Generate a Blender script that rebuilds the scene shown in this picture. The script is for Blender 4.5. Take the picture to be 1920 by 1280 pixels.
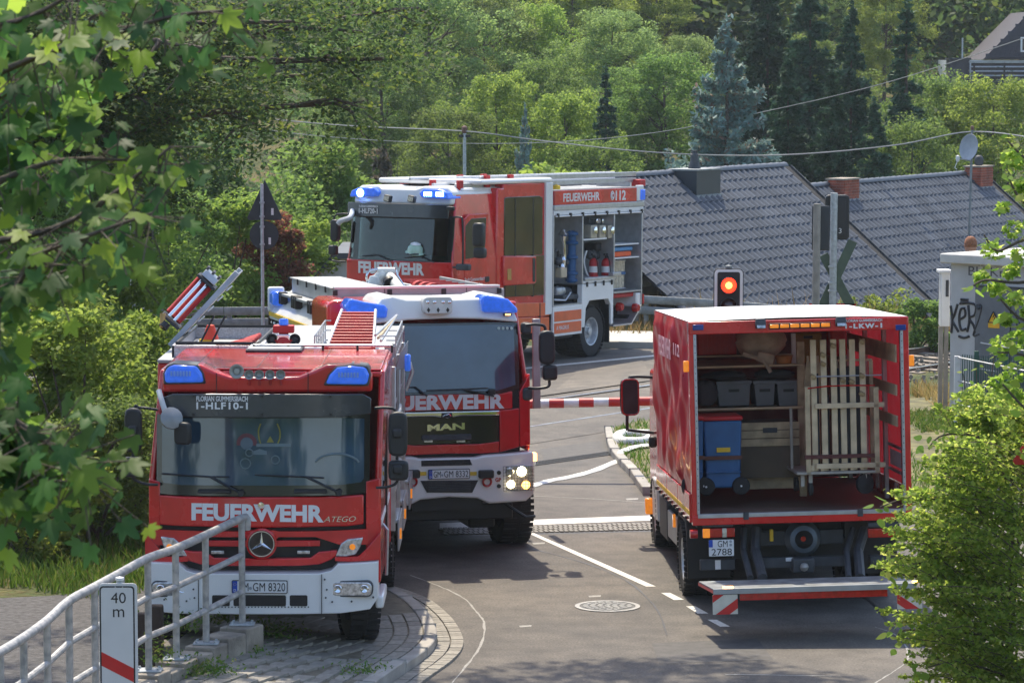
import bpy, bmesh, math, random
import numpy as np
from mathutils import Vector, Matrix, Euler
R = math.radians
rnd = random.Random(7)
for o in list(bpy.data.objects): bpy.data.objects.remove(o)
SC = bpy.context.scene
COL = SC.collection
# ------------------------------------------------------------------ camera, sky, sun, exposure
FPX = 6000.0            # focal length in pixels of the 1920 px wide photograph
CAM_H = 6.0             # eye height above the road
TH = math.atan((640 - 110) / FPX)
cam_data = bpy.data.cameras.new('camera')
cam_data.sensor_width = 36.0
cam_data.lens = 36.0 * FPX / 1920.0
cam_data.clip_start = 0.5
cam_data.clip_end = 3000.0
cam_data.dof.use_dof = True
cam_data.dof.focus_distance = 40.0
cam_data.dof.aperture_fstop = 11.0
cam = bpy.data.objects.new('camera', cam_data)
COL.objects.link(cam)
cam.location = (0, 0, CAM_H)
cam.rotation_euler = (math.pi / 2 - TH, 0, 0)
SC.camera = cam
SUN_EL = 60.0
SUN_AZ = -12.0          # degrees from +Y (away from the camera), negative = to the left
world = bpy.data.worlds.new('World')
SC.world = world
world.use_nodes = True
wn = world.node_tree
sky = wn.nodes.new('ShaderNodeTexSky')
sky.sky_type = 'NISHITA'
sky.sun_disc = False
sky.sun_elevation = R(SUN_EL)
sky.sun_rotation = R(SUN_AZ)
sky.air_density = 1.0
sky.dust_density = 1.6
sky.ozone_density = 1.0
wn.links.new(sky.outputs[0], wn.nodes['Background'].inputs[0])
wn.nodes['Background'].inputs[1].default_value = 0.15
sun_data = bpy.data.lights.new('sun', 'SUN')
sun_data.energy = 3.3
sun_data.angle = R(0.6)
sun_data.color = (1.0, 0.89, 0.70)
sun = bpy.data.objects.new('sun', sun_data)
COL.objects.link(sun)
sun.location = (-20, 60, 60)
sv = Vector((math.sin(R(SUN_AZ)) * math.cos(R(SUN_EL)), math.cos(R(SUN_AZ)) * math.cos(R(SUN_EL)), math.sin(R(SUN_EL))))
sun.rotation_euler = sv.to_track_quat('Z', 'Y').to_euler()
SC.view_settings.view_transform = 'Standard'
SC.view_settings.look = 'None'
SC.view_settings.exposure = 0.95
SC.view_settings.gamma = 1.0
SC.view_settings.use_curve_mapping = False
SC.cycles.max_bounces = 7
SC.cycles.transparent_max_bounces = 10
SC.cycles.volume_bounces = 0
# ------------------------------------------------------------------ geometry of the view (layout aid)
FWD = Vector((0, math.cos(TH), -math.sin(TH)))
UPV = Vector((0, math.sin(TH), math.cos(TH)))
CP = Vector((0, 0, CAM_H))
def ray(px, py):
 return FWD + Vector((1, 0, 0)) * ((px - 960) / FPX) + UPV * ((640 - py) / FPX)
def G(px, py, z=0.0):
 d = ray(px, py); t = (z - CAM_H) / d.z
 return CP + d * t
def W(px, py, Y):
 d = ray(px, py); return CP + d * (Y / d.y)
class Frame:
 """position, yaw and lean of a vehicle; turns a sighting into the vehicle's own metres"""
 def __init__(s, x, y, z, yaw, lean=0, pitch=0):
  s.o = Vector((x, y, z)); s.rot = Euler((R(pitch), R(lean), R(yaw)), 'XYZ')
  s.m = s.rot.to_matrix(); s.mi = s.m.transposed()
 def _l(s, px, py):
  return s.mi @ (CP - s.o), s.mi @ ray(px, py)
 def f(s, px, py, y=0.0):
  c, d = s._l(px, py); t = (y - c.y) / d.y; p = c + d * t
  return (p.x, p.z)
 def s(s_, px, py, x):
  c, d = s_._l(px, py); t = (x - c.x) / d.x; p = c + d * t
  return (p.y, p.z)
 def t(s, px, py, z):
  c, d = s._l(px, py); t = (z - c.z) / d.z; p = c + d * t
  return (p.x, p.y)
# ------------------------------------------------------------------ materials
MATS = {}
def mat(name, col, rough=0.6, metal=0.0, noise=0.15, scale=6.0, bump=0.0, bscale=None, coat=0.0, emit=None, estr=0.0, spec=0.5, col2=None, detail=4.0, rand=0.0):
 if name in MATS: return MATS[name]
 m = bpy.data.materials.new(name); m.use_nodes = True
 nt = m.node_tree; b = nt.nodes['Principled BSDF']
 b.inputs['Roughness'].default_value = rough
 b.inputs['Metallic'].default_value = metal
 b.inputs['Coat Weight'].default_value = coat
 b.inputs['Coat Roughness'].default_value = 0.08
 b.inputs['Specular IOR Level'].default_value = spec
 tc = nt.nodes.new('ShaderNodeTexCoord')
 nz = nt.nodes.new('ShaderNodeTexNoise'); nz.inputs['Scale'].default_value = scale; nz.inputs['Detail'].default_value = detail
 nt.links.new(tc.outputs['Object'], nz.inputs['Vector'])
 rp = nt.nodes.new('ShaderNodeValToRGB')
 rp.color_ramp.elements[0].position = 0.30; rp.color_ramp.elements[1].position = 0.70
 c = Vector(col[:3])
 a = c * (1 - noise); z = Vector(col2[:3]) if col2 else c * (1 + noise)
 rp.color_ramp.elements[0].color = (*a, 1); rp.color_ramp.elements[1].color = (*[min(1, v) for v in z], 1)
 nt.links.new(nz.outputs['Fac'], rp.inputs['Fac'])
 nt.links.new(rp.outputs['Color'], b.inputs['Base Color'])
 if rand:
  ge = nt.nodes.new('ShaderNodeNewGeometry'); oi = nt.nodes.new('ShaderNodeObjectInfo'); ad = nt.nodes.new('ShaderNodeMath'); fr = nt.nodes.new('ShaderNodeMath'); fr.operation = 'FRACT'
  nt.links.new(ge.outputs['Random Per Island'], ad.inputs[0]); nt.links.new(oi.outputs['Random'], ad.inputs[1]); nt.links.new(ad.outputs[0], fr.inputs[0])
  m2 = nt.nodes.new('ShaderNodeMapRange'); m2.inputs['To Min'].default_value = 1 - rand; m2.inputs['To Max'].default_value = 1 + rand; nt.links.new(fr.outputs[0], m2.inputs['Value'])
  hs = nt.nodes.new('ShaderNodeHueSaturation'); nt.links.new(m2.outputs['Result'], hs.inputs['Value']); nt.links.new(rp.outputs['Color'], hs.inputs['Color']); nt.links.new(hs.outputs['Color'], b.inputs['Base Color'])
 mr = nt.nodes.new('ShaderNodeMapRange')
 mr.inputs['To Min'].default_value = max(0.02, rough * 0.8); mr.inputs['To Max'].default_value = min(1, rough * 1.25)
 nt.links.new(nz.outputs['Fac'], mr.inputs['Value']); nt.links.new(mr.outputs['Result'], b.inputs['Roughness'])
 if bump > 0:
  n2 = nt.nodes.new('ShaderNodeTexNoise'); n2.inputs['Scale'].default_value = bscale or scale * 6; n2.inputs['Detail'].default_value = 6
  nt.links.new(tc.outputs['Object'], n2.inputs['Vector'])
  bp = nt.nodes.new('ShaderNodeBump'); bp.inputs['Strength'].default_value = bump; bp.inputs['Distance'].default_value = 0.02
  nt.links.new(n2.outputs['Fac'], bp.inputs['Height']); nt.links.new(bp.outputs['Normal'], b.inputs['Normal'])
 if emit:
  b.inputs['Emission Color'].default_value = (*emit, 1); b.inputs['Emission Strength'].default_value = estr
 MATS[name] = m
 return m
def leaf_mat(name, c1, c2, c3=None, trans=0.5, rough=0.6, spot=None):
 if name in MATS: return MATS[name]
 m = bpy.data.materials.new(name); m.use_nodes = True
 nt = m.node_tree; b = nt.nodes['Principled BSDF']; out = nt.nodes['Material Output']
 geo = nt.nodes.new('ShaderNodeNewGeometry')
 rp = nt.nodes.new('ShaderNodeValToRGB'); cr = rp.color_ramp
 cr.elements[0].color = (*c1, 1); cr.elements[1].color = (*c2, 1); cr.elements[1].position = 0.75
 if c3: e = cr.elements.new(0.97); e.color = (*c3, 1)
 oi = nt.nodes.new('ShaderNodeObjectInfo'); ad = nt.nodes.new('ShaderNodeMath'); ad.operation = 'ADD'; fr = nt.nodes.new('ShaderNodeMath'); fr.operation = 'FRACT'
 nt.links.new(geo.outputs['Random Per Island'], ad.inputs[0]); nt.links.new(oi.outputs['Random'], ad.inputs[1]); nt.links.new(ad.outputs[0], fr.inputs[0]); nt.links.new(fr.outputs[0], rp.inputs['Fac'])
 hs = nt.nodes.new('ShaderNodeHueSaturation')
 mr = nt.nodes.new('ShaderNodeMapRange'); mr.inputs['To Min'].default_value = 0.82; mr.inputs['To Max'].default_value = 1.2
 nt.links.new(oi.outputs['Random'], mr.inputs['Value']); nt.links.new(mr.outputs['Result'], hs.inputs['Value'])
 mh = nt.nodes.new('ShaderNodeMapRange'); mh.inputs['To Min'].default_value = 0.485; mh.inputs['To Max'].default_value = 0.515
 nt.links.new(oi.outputs['Random'], mh.inputs['Value']); nt.links.new(mh.outputs['Result'], hs.inputs['Hue'])
 nt.links.new(rp.outputs['Color'], hs.inputs['Color'])
 nt.links.new(hs.outputs['Color'], b.inputs['Base Color'])
 b.inputs['Roughness'].default_value = rough; b.inputs['Specular IOR Level'].default_value = 0.18
 tr = nt.nodes.new('ShaderNodeBsdfTranslucent')
 hs2 = nt.nodes.new('ShaderNodeHueSaturation'); hs2.inputs['Value'].default_value = 1.7; hs2.inputs['Hue'].default_value = 0.485
 nt.links.new(hs.outputs['Color'], hs2.inputs['Color']); nt.links.new(hs2.outputs['Color'], tr.inputs['Color'])
 mx = nt.nodes.new('ShaderNodeMixShader'); mx.inputs[0].default_value = trans
 nt.links.new(b.outputs[0], mx.inputs[1]); nt.links.new(tr.outputs[0], mx.inputs[2]); nt.links.new(mx.outputs[0], out.inputs[0])
 MATS[name] = m
 return m
def glass_mat(name, tint, refl, rough=0.02):
 if name in MATS: return MATS[name]
 m = bpy.data.materials.new(name); m.use_nodes = True
 nt = m.node_tree; out = nt.nodes['Material Output']; nt.nodes.remove(nt.nodes['Principled BSDF'])
 tr = nt.nodes.new('ShaderNodeBsdfTransparent'); tr.inputs[0].default_value = (*tint, 1)
 gl = nt.nodes.new('ShaderNodeBsdfGlossy'); gl.inputs['Roughness'].default_value = rough; gl.inputs[0].default_value = (0.9, 0.95, 1, 1)
 fr = nt.nodes.new('ShaderNodeLayerWeight'); fr.inputs[0].default_value = 0.35
 mr = nt.nodes.new('ShaderNodeMapRange'); mr.inputs['To Min'].default_value = refl; mr.inputs['To Max'].default_value = 1.0
 nt.links.new(fr.outputs['Fresnel'], mr.inputs['Value'])
 mx = nt.nodes.new('ShaderNodeMixShader')
 nt.links.new(mr.outputs['Result'], mx.inputs[0]); nt.links.new(tr.outputs[0], mx.inputs[1]); nt.links.new(gl.outputs[0], mx.inputs[2])
 nt.links.new(mx.outputs[0], out.inputs[0])
 MATS[name] = m
 return m
RED = mat('fire_red_paint', (0.60, 0.012, 0.016), 0.26, noise=0.2, scale=2.6, coat=0.8, detail=9)
REDD = mat('matt_red_plastic', (0.45, 0.012, 0.015), 0.55, noise=0.15)
WHITE = mat('white_paint', (0.78, 0.78, 0.77), 0.35, noise=0.06, scale=2.0, coat=0.4)
OFFW = mat('off_white_print', (0.74, 0.74, 0.74), 0.5, noise=0.05)
BLK = mat('black_plastic', (0.018, 0.019, 0.021), 0.5, noise=0.2)
BLKG = mat('gloss_black_panel', (0.012, 0.012, 0.014), 0.12, noise=0.1, coat=0.5)
RUB = mat('tyre_rubber', (0.022, 0.022, 0.023), 0.8, noise=0.3, scale=12, bump=0.2)
DGREY = mat('dark_grey_chassis', (0.05, 0.055, 0.062), 0.6, noise=0.3, scale=8)
ALU = mat('brushed_aluminium', (0.46, 0.47, 0.49), 0.38, 0.7, noise=0.12, scale=9, bump=0.05)
ALUM = mat('dull_aluminium_sheet', (0.36, 0.375, 0.39), 0.45, 0.45, noise=0.15, scale=5, bump=0.08)
CHROME = mat('chrome', (0.85, 0.86, 0.88), 0.08, 1.0, noise=0.03)
BLUEL = mat('blue_beacon_lens', (0.02, 0.10, 0.62), 0.12, noise=0.25, scale=14, coat=0.6, emit=(0.05, 0.22, 1.0), estr=0.18)
BLUEON = mat('blue_beacon_lit', (0.1, 0.3, 1.0), 0.3, noise=0.1, emit=(0.25, 0.5, 1.0), estr=12.0)
ORNG = mat('amber_lens', (0.85, 0.25, 0.02), 0.2, noise=0.2, scale=20, coat=0.5, emit=(1, 0.3, 0.02), estr=0.25)
ORNP = mat('orange_reflective_panel', (0.72, 0.12, 0.03), 0.4, noise=0.12, scale=4, coat=0.3)
BRONZ = mat('panel_painted_reflection', (0.10, 0.065, 0.028), 0.10, 0.6, noise=0.6, scale=2.2, coat=0.6)  # bronze mottle stands in for sunlit surroundings mirrored in the flank
REDL = mat('red_lamp_lens', (0.45, 0.01, 0.01), 0.15, noise=0.3, scale=20, coat=0.6)
CLRL = mat('headlamp_glass', (0.55, 0.56, 0.55), 0.12, 0.5, noise=0.55, scale=28, coat=1.0)
LITW = mat('lit_headlamp', (1, 0.9, 0.6), 0.3, noise=0.1, emit=(1.0, 0.85, 0.5), estr=9.0)
LITO = mat('lit_amber_lamp', (1, 0.5, 0.1), 0.3, noise=0.1, emit=(1.0, 0.42, 0.08), estr=5.0)
YEL = mat('yellow_marking', (0.70, 0.45, 0.02), 0.5, noise=0.15)
GLASS = glass_mat('windscreen_glass', (0.34, 0.42, 0.46), 0.36)
SGLAS = glass_mat('side_window_glass', (0.10, 0.11, 0.12), 0.14)
SEAT = mat('cab_interior', (0.03, 0.035, 0.045), 0.8, noise=0.3)
WOOD = mat('pale_timber', (0.56, 0.44, 0.28), 0.7, noise=0.25, scale=5, bump=0.1)
WOODD = mat('worn_wood', (0.44, 0.34, 0.21), 0.8, noise=0.35, scale=6, bump=0.2)
STEEL = mat('galvanised_steel', (0.42, 0.45, 0.47), 0.45, 0.35, noise=0.22, scale=16, bump=0.05)
GALV = mat('weathered_guard_rail_steel', (0.23, 0.25, 0.26), 0.6, 0.35, noise=0.3, scale=5)
CONC = mat('weathered_concrete', (0.30, 0.26, 0.21), 0.9, noise=0.35, scale=5, bump=0.6, bscale=40)
BLUEP = mat('blue_plastic', (0.018, 0.10, 0.26), 0.45, noise=0.15)
HOSE = mat('white_canvas_hose', (0.70, 0.70, 0.67), 0.7, noise=0.12, scale=30, bump=0.2)
PLATEW = mat('number_plate_white', (0.72, 0.73, 0.74), 0.4, noise=0.04)
PLATEB = mat('euro_band_blue', (0.01, 0.07, 0.45), 0.4, noise=0.05)
INK = mat('black_print', (0.012, 0.012, 0.013), 0.5, noise=0.1)
BARK = mat('brown_bark', (0.085, 0.065, 0.048), 0.95, noise=0.4, scale=9, bump=0.8, bscale=30)
# ------------------------------------------------------------------ mesh builder
class MB:
 def __init__(s): s.v = []; s.f = []
 def add(s, vs, fs):
  n = len(s.v); s.v += [tuple(p) for p in vs]; s.f += [tuple(i + n for i in f) for f in fs]; return s
 def box(s, x0, x1, y0, y1, z0, z1):
  return s.add([(x0, y0, z0), (x1, y0, z0), (x1, y1, z0), (x0, y1, z0), (x0, y0, z1), (x1, y0, z1), (x1, y1, z1), (x0, y1, z1)],
      [(0, 3, 2, 1), (4, 5, 6, 7), (0, 1, 5, 4), (1, 2, 6, 5), (2, 3, 7, 6), (3, 0, 4, 7)])
 def obox(s, c, dims, rot=(0, 0, 0)):
  m = Euler(rot).to_matrix(); c = Vector(c); hx, hy, hz = [d / 2 for d in dims]
  t = MB().box(-hx, hx, -hy, hy, -hz, hz)
  return s.add([c + m @ Vector(p) for p in t.v], t.f)
 def prism(s, pts, ax, a0, a1):
  """outline in the plane across ax ('y': x,z; 'x': y,z; 'z': x,y) drawn out from a0 to a1"""
  n = len(pts)
  def P(p, a): return {'y': (p[0], a, p[1]), 'x': (a, p[0], p[1]), 'z': (p[0], p[1], a)}[ax]
  vs = [P(p, a0) for p in pts] + [P(p, a1) for p in pts]
  ar = sum(pts[i][0] * pts[(i + 1) % n][1] - pts[(i + 1) % n][0] * pts[i][1] for i in range(n))
  flip = (ar > 0) == (ax != 'y')
  if a1 < a0: flip = not flip
  base = tuple(range(n)); top = tuple(range(n, 2 * n))
  fs = [base[::-1] if flip else base, top if flip else top[::-1]]
  for i in range(n):
   j = (i + 1) % n
   fs.append((i, j, n + j, n + i) if flip else (j, i, n + i, n + j))
  return s.add(vs, fs)
 def cyl(s, p0, p1, r, n=12, r1=None, caps=True):
  p0 = Vector(p0); p1 = Vector(p1); d = p1 - p0
  if d.length < 1e-6: return s
  q = d.to_track_quat('Z', 'Y').to_matrix(); r1 = r if r1 is None else r1
  vs = []
  for p, rr in ((p0, r), (p1, r1)):
   for i in range(n):
    a = 2 * math.pi * i / n; vs.append(p + q @ Vector((math.cos(a) * rr, math.sin(a) * rr, 0)))
  fs = [(i, (i + 1) % n, n + (i + 1) % n, n + i) for i in range(n)]
  if caps: fs += [tuple(range(n))[::-1], tuple(range(n, 2 * n))]
  return s.add(vs, fs)
 def tube(s, pts, r, n=8, caps=True, radii=None):
  pts = [Vector(p) for p in pts]; k = len(pts); vs = []; up = None
  for i, p in enumerate(pts):
   d = (pts[min(i + 1, k - 1)] - pts[max(i - 1, 0)])
   if d.length < 1e-9: d = Vector((0, 0, 1))
   d.normalize()
   if up is None:
    up = Vector((0, 0, 1)) if abs(d.z) < 0.9 else Vector((1, 0, 0))
   a = d.cross(up)
   if a.length < 1e-5: a = d.orthogonal()
   a.normalize(); b = a.cross(d).normalized(); up = b
   rr = radii[i] if radii else r
   for j in range(n):
    t = 2 * math.pi * j / n; vs.append(p + a * math.cos(t) * rr + b * math.sin(t) * rr)
  fs = []
  for i in range(k - 1):
   for j in range(n):
    j2 = (j + 1) % n; fs.append((i * n + j, i * n + j2, (i + 1) * n + j2, (i + 1) * n + j))
  if caps: fs += [tuple(range(n))[::-1], tuple(range((k - 1) * n, k * n))]
  return s.add(vs, fs)
 def lathe(s, prof, o=(0, 0, 0), ax=(0, 0, 1), n=20):
  """prof: list of (radius, height along ax)"""
  q = Vector(ax).to_track_quat('Z', 'Y').to_matrix(); o = Vector(o); vs = []; k = len(prof)
  for r, h in prof:
   for i in range(n):
    a = 2 * math.pi * i / n; vs.append(o + q @ Vector((math.cos(a) * r, math.sin(a) * r, h)))
  fs = [(j * n + i, j * n + (i + 1) % n, (j + 1) * n + (i + 1) % n, (j + 1) * n + i) for j in range(k - 1) for i in range(n)]
  return s.add(vs, fs)
 def quad(s, a, b, c, d): return s.add([a, b, c, d], [(0, 1, 2, 3)])
 def strip(s, lo, hi, y, t, k=0.0, n=14, tilt=0.0, w=1.15, pw=4):
  """front panel between a lower and an upper outline (x,z), curved back at the sides and leaning back with height"""
  def at(l, x):
   for a, b in zip(l, l[1:]):
    if x <= b[0] + 1e-9: return a[1] + (b[1] - a[1]) * (0 if b[0] == a[0] else (x - a[0]) / (b[0] - a[0]))
   return l[-1][1]
  x0 = max(lo[0][0], hi[0][0]); x1 = min(lo[-1][0], hi[-1][0])
  xs = sorted(set([round(x0 + (x1 - x0) * i / n, 5) for i in range(n + 1)] + [round(p[0], 5) for p in lo + hi if x0 <= p[0] <= x1]))
  zr = min(p[1] for p in lo)
  vs = []
  for x in xs:
   for z, b in ((at(lo, x), 0), (at(hi, x), 0), (at(hi, x), 1), (at(lo, x), 1)):
    vs.append((x, y + k * (abs(x) / w) ** pw + tilt * (z - zr) + b * t, z))
  fs = []
  m = len(xs)
  for i in range(m - 1):
   a = 4 * i; b = a + 4
   fs += [(a, b, b + 1, a + 1), (a + 1, b + 1, b + 2, a + 2), (a + 2, b + 2, b + 3, a + 3), (a + 3, b + 3, b, a)]
  fs += [(0, 1, 2, 3), (4 * m - 1, 4 * m - 2, 4 * m - 3, 4 * m - 4)]
  return s.add(vs, fs)
 def mesh(s, name, smooth=35):
  me = bpy.data.meshes.new(name); me.from_pydata(s.v, [], s.f); me.update()
  if smooth:
   me.polygons.foreach_set('use_smooth', [True] * len(me.polygons)); me.set_sharp_from_angle(angle=R(smooth))
  return me
 def build(s, name, m, parent=None, bevel=0.0, smooth=35, seg=2, loc=None, rot=None):
  me = s.mesh(name, smooth); me.materials.append(m)
  o = bpy.data.objects.new(name, me); COL.objects.link(o)
  if parent: o.parent = parent
  if loc: o.location = loc
  if rot: o.rotation_euler = rot
  if bevel > 0:
   b = o.modifiers.new('bevel', 'BEVEL'); b.width = bevel; b.segments = seg; b.limit_method = 'ANGLE'; b.angle_limit = R(40); b.harden_normals = False
  return o
def empty(name, loc=(0, 0, 0), rot=None):
 o = bpy.data.objects.new(name, None); COL.objects.link(o); o.location = loc; o.empty_display_size = 0.3
 if rot is not None: o.rotation_euler = rot
 return o
def tag(o, label, cat, group=None):
 o['label'] = label; o['category'] = cat
 if group: o['group'] = group
 return o
def kind(o, k): o['kind'] = k; return o
def copy_tree(o, parent=None):
 c = o.copy(); COL.objects.link(c)
 if parent: c.parent = parent
 for ch in [x for x in bpy.data.objects if x.parent == o]: copy_tree(ch, c)
 return c
def text(body, m, parent, width, height, place, name='lettering', bold=0.0, depth=0.004, shear=0.0, spacing=1.0):
 """letters as thin solid shapes; place(u, v, d) turns letter metres into the thing's own metres"""
 cu = bpy.data.curves.new('t', 'FONT'); cu.body = body; cu.size = 1.0; cu.offset = bold; cu.extrude = 0.0; cu.resolution_u = 3
 cu.space_character = spacing; cu.shear = shear
 ob = bpy.data.objects.new('t', cu); COL.objects.link(ob)
 me = bpy.data.meshes.new_from_object(ob)
 bpy.data.objects.remove(ob)
 co = np.empty(len(me.vertices) * 3); me.vertices.foreach_get('co', co); co = co.reshape(-1, 3)
 mn = co.min(0); mx = co.max(0); sz = np.maximum(mx - mn, 1e-6)
 us = (co[:, 0] - mn[0]) / sz[0] * width; vs = (co[:, 1] - mn[1]) / sz[1] * height
 bm = bmesh.new(); bm.from_mesh(me)
 bm.verts.ensure_lookup_table()
 for i, v in enumerate(bm.verts): v.co = Vector(place(us[i], vs[i], 0.0))
 r = bmesh.ops.extrude_face_region(bm, geom=list(bm.faces))
 n0 = len(us)
 new = [g for g in r['geom'] if isinstance(g, bmesh.types.BMVert)]
 p0 = Vector(place(0, 0, 0)); p1 = Vector(place(0, 0, depth))
 for v in new: v.co += p1 - p0
 bmesh.ops.recalc_face_normals(bm, faces=bm.faces)
 me2 = bpy.data.meshes.new(name); bm.to_mesh(me2); bm.free(); bpy.data.meshes.remove(me)
 me2.polygons.foreach_set('use_smooth', [False] * len(me2.polygons))
 me2.materials.append(m)
 o = bpy.data.objects.new(name, me2); COL.objects.link(o)
 if parent: o.parent = parent
 return o
def front_text(body, m, parent, x0, x1, z0, z1, y, tilt=0.0, k=0.0, w=1.15, slope=0.0, **kw):
 return text(body, m, parent, x1 - x0, z1 - z0, lambda u, v, d: (x0 + u, y - d + tilt * v + k * (abs(x0 + u) / w) ** 4, z0 + v + slope * u), **kw)
def side_text(body, m, parent, y0, y1, z0, z1, x, **kw):
 return text(body, m, parent, y1 - y0, z1 - z0, lambda u, v, d: (x + d, y0 + u, z0 + v), **kw)
# ------------------------------------------------------------------ ground
def zt(x, y):
 g = 71.0
 if y < g: z = 0.0
 elif y < 80: z = -3.2 * ((y - g) / 9) ** 0.8
 elif y < 112: z = -3.2
 else: z = -3.2 + (y - 112) * 0.17 + 0.00045 * (y - 112) ** 2
 return z
def grid_sheet(name, xs, ys, fz, m, smooth=True):
 vs = [(x, y, fz(x, y)) for y in ys for x in xs]; nx = len(xs)
 fs = [(j * nx + i, j * nx + i + 1, (j + 1) * nx + i + 1, (j + 1) * nx + i) for j in range(len(ys) - 1) for i in range(nx - 1)]
 o = MB().add(vs, fs).build(name, m, None, smooth=180 if smooth else 0)
 return o
def ground_mat():
 m = bpy.data.materials.new('grassy_soil'); m.use_nodes = True; nt = m.node_tree; b = nt.nodes['Principled BSDF']
 tc = nt.nodes.new('ShaderNodeTexCoord'); n1 = nt.nodes.new('ShaderNodeTexNoise'); n1.inputs['Scale'].default_value = 0.45; n1.inputs['Detail'].default_value = 8
 n2 = nt.nodes.new('ShaderNodeTexNoise'); n2.inputs['Scale'].default_value = 9; n2.inputs['Detail'].default_value = 6
 r1 = nt.nodes.new('ShaderNodeValToRGB'); c = r1.color_ramp
 c.elements[0].position = 0.35; c.elements[0].color = (0.045, 0.075, 0.016, 1); c.elements[1].position = 0.62; c.elements[1].color = (0.21, 0.17, 0.065, 1)
 e = c.elements.new(0.5); e.color = (0.10, 0.12, 0.03, 1)
 mx = nt.nodes.new('ShaderNodeMix'); mx.data_type = 'RGBA'; mx.blend_type = 'MULTIPLY'; mx.inputs[0].default_value = 0.6
 nt.links.new(tc.outputs['Object'], n1.inputs['Vector']); nt.links.new(tc.outputs['Object'], n2.inputs['Vector'])
 nt.links.new(n1.outputs['Fac'], r1.inputs['Fac']); nt.links.new(r1.outputs['Color'], mx.inputs[6]); nt.links.new(n2.outputs['Color'], mx.inputs[7])
 nt.links.new(mx.outputs[2], b.inputs['Base Color']); b.inputs['Roughness'].default_value = 1
 bp = nt.nodes.new('ShaderNodeBump'); bp.inputs['Distance'].default_value = 0.15; nt.links.new(n2.outputs['Fac'], bp.inputs['Height']); nt.links.new(bp.outputs['Normal'], b.inputs['Normal'])
 return m
def asphalt_mat():
 m = bpy.data.materials.new('worn_asphalt'); m.use_nodes = True; nt = m.node_tree; b = nt.nodes['Principled BSDF']
 tc = nt.nodes.new('ShaderNodeTexCoord')
 def noise(sc, det=5, rough=0.6):
  n = nt.nodes.new('ShaderNodeTexNoise'); n.inputs['Scale'].default_value = sc; n.inputs['Detail'].default_value = det; n.inputs['Roughness'].default_value = rough
  nt.links.new(tc.outputs['Object'], n.inputs['Vector']); return n
 big = noise(0.35, 4); mid = noise(2.5, 6); fine = noise(38, 3, 0.75)
 r = nt.nodes.new('ShaderNodeValToRGB'); r.color_ramp.elements[0].position = 0.36; r.color_ramp.elements[0].color = (0.098, 0.092, 0.087, 1)
 r.color_ramp.elements[1].position = 0.66; r.color_ramp.elements[1].color = (0.155, 0.139, 0.122, 1)
 nt.links.new(big.outputs['Fac'], r.inputs['Fac'])
 r2 = nt.nodes.new('ShaderNodeValToRGB'); r2.color_ramp.elements[0].position = 0.3; r2.color_ramp.elements[0].color = (0.62, 0.62, 0.63, 1); r2.color_ramp.elements[1].position = 0.7; r2.color_ramp.elements[1].color = (1.12, 1.1, 1.08, 1)
 nt.links.new(mid.outputs['Fac'], r2.inputs['Fac'])
 r3 = nt.nodes.new('ShaderNodeValToRGB'); r3.color_ramp.elements[0].position = 0.25; r3.color_ramp.elements[0].color = (0.42, 0.42, 0.42, 1); r3.color_ramp.elements[1].position = 0.75; r3.color_ramp.elements[1].color = (1.6, 1.58, 1.52, 1)
 nt.links.new(fine.outputs['Fac'], r3.inputs['Fac'])
 a = nt.nodes.new('ShaderNodeMix'); a.data_type = 'RGBA'; a.blend_type = 'MULTIPLY'; a.inputs[0].default_value = 1
 c = nt.nodes.new('ShaderNodeMix'); c.data_type = 'RGBA'; c.blend_type = 'MULTIPLY'; c.inputs[0].default_value = 1
 nt.links.new(r.outputs['Color'], a.inputs[6]); nt.links.new(r2.outputs['Color'], a.inputs[7])
 nt.links.new(a.outputs[2], c.inputs[6]); nt.links.new(r3.outputs['Color'], c.inputs[7])
 vor = nt.nodes.new('ShaderNodeTexVoronoi'); vor.inputs['Scale'].default_value = 0.22; nt.links.new(tc.outputs['Object'], vor.inputs['Vector'])
 r4 = nt.nodes.new('ShaderNodeValToRGB'); r4.color_ramp.elements[0].color = (0.82, 0.82, 0.84, 1); r4.color_ramp.elements[1].color = (1.08, 1.07, 1.05, 1); r4.color_ramp.elements[0].position = 0.2; r4.color_ramp.elements[1].position = 0.8
 nt.links.new(vor.outputs['Color'], r4.inputs['Fac'])
 d = nt.nodes.new('ShaderNodeMix'); d.data_type = 'RGBA'; d.blend_type = 'MULTIPLY'; d.inputs[0].default_value = 1
 nt.links.new(c.outputs[2], d.inputs[6]); nt.links.new(r4.outputs['Color'], d.inputs[7]); nt.links.new(d.outputs[2], b.inputs['Base Color'])
 b.inputs['Roughness'].default_value = 0.82
 bp = nt.nodes.new('ShaderNodeBump'); bp.inputs['Distance'].default_value = 0.006; bp.inputs['Strength'].default_value = 0.8; nt.links.new(fine.outputs['Fac'], bp.inputs['Height']); nt.links.new(bp.outputs['Normal'], b.inputs['Normal'])
 return m
GROUND = ground_mat(); ASPH = asphalt_mat()
xs = [-150, -120, -80, -55, -40, -28, -20, -14, -10, -7, -4, -2, 0, 2, 4, 6, 7.4, 7.6, 9, 12, 16, 22, 30, 45, 65, 95, 150]
ys = [-60, -30, -10, 5, 15, 25, 35, 45, 55, 61.9, 62.1, 66, 68.9, 69.1, 71, 72, 73.5, 75, 77, 80, 90, 100, 112, 118, 126, 136, 148, 162, 180, 200, 225, 255, 300]
kind(grid_sheet('ground', xs, ys, lambda x, y: zt(x, y) - 0.03, GROUND), 'structure')
def sheet(name, pts, z, m, k='structure'):
 o = MB().add([(p[0], p[1], z) for p in pts], [tuple(range(len(pts)))]).build(name, m, None, smooth=0)
 if o.data.polygons[0].normal.z < 0: o.data.flip_normals()
 if k: kind(o, k)
 return o
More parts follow.
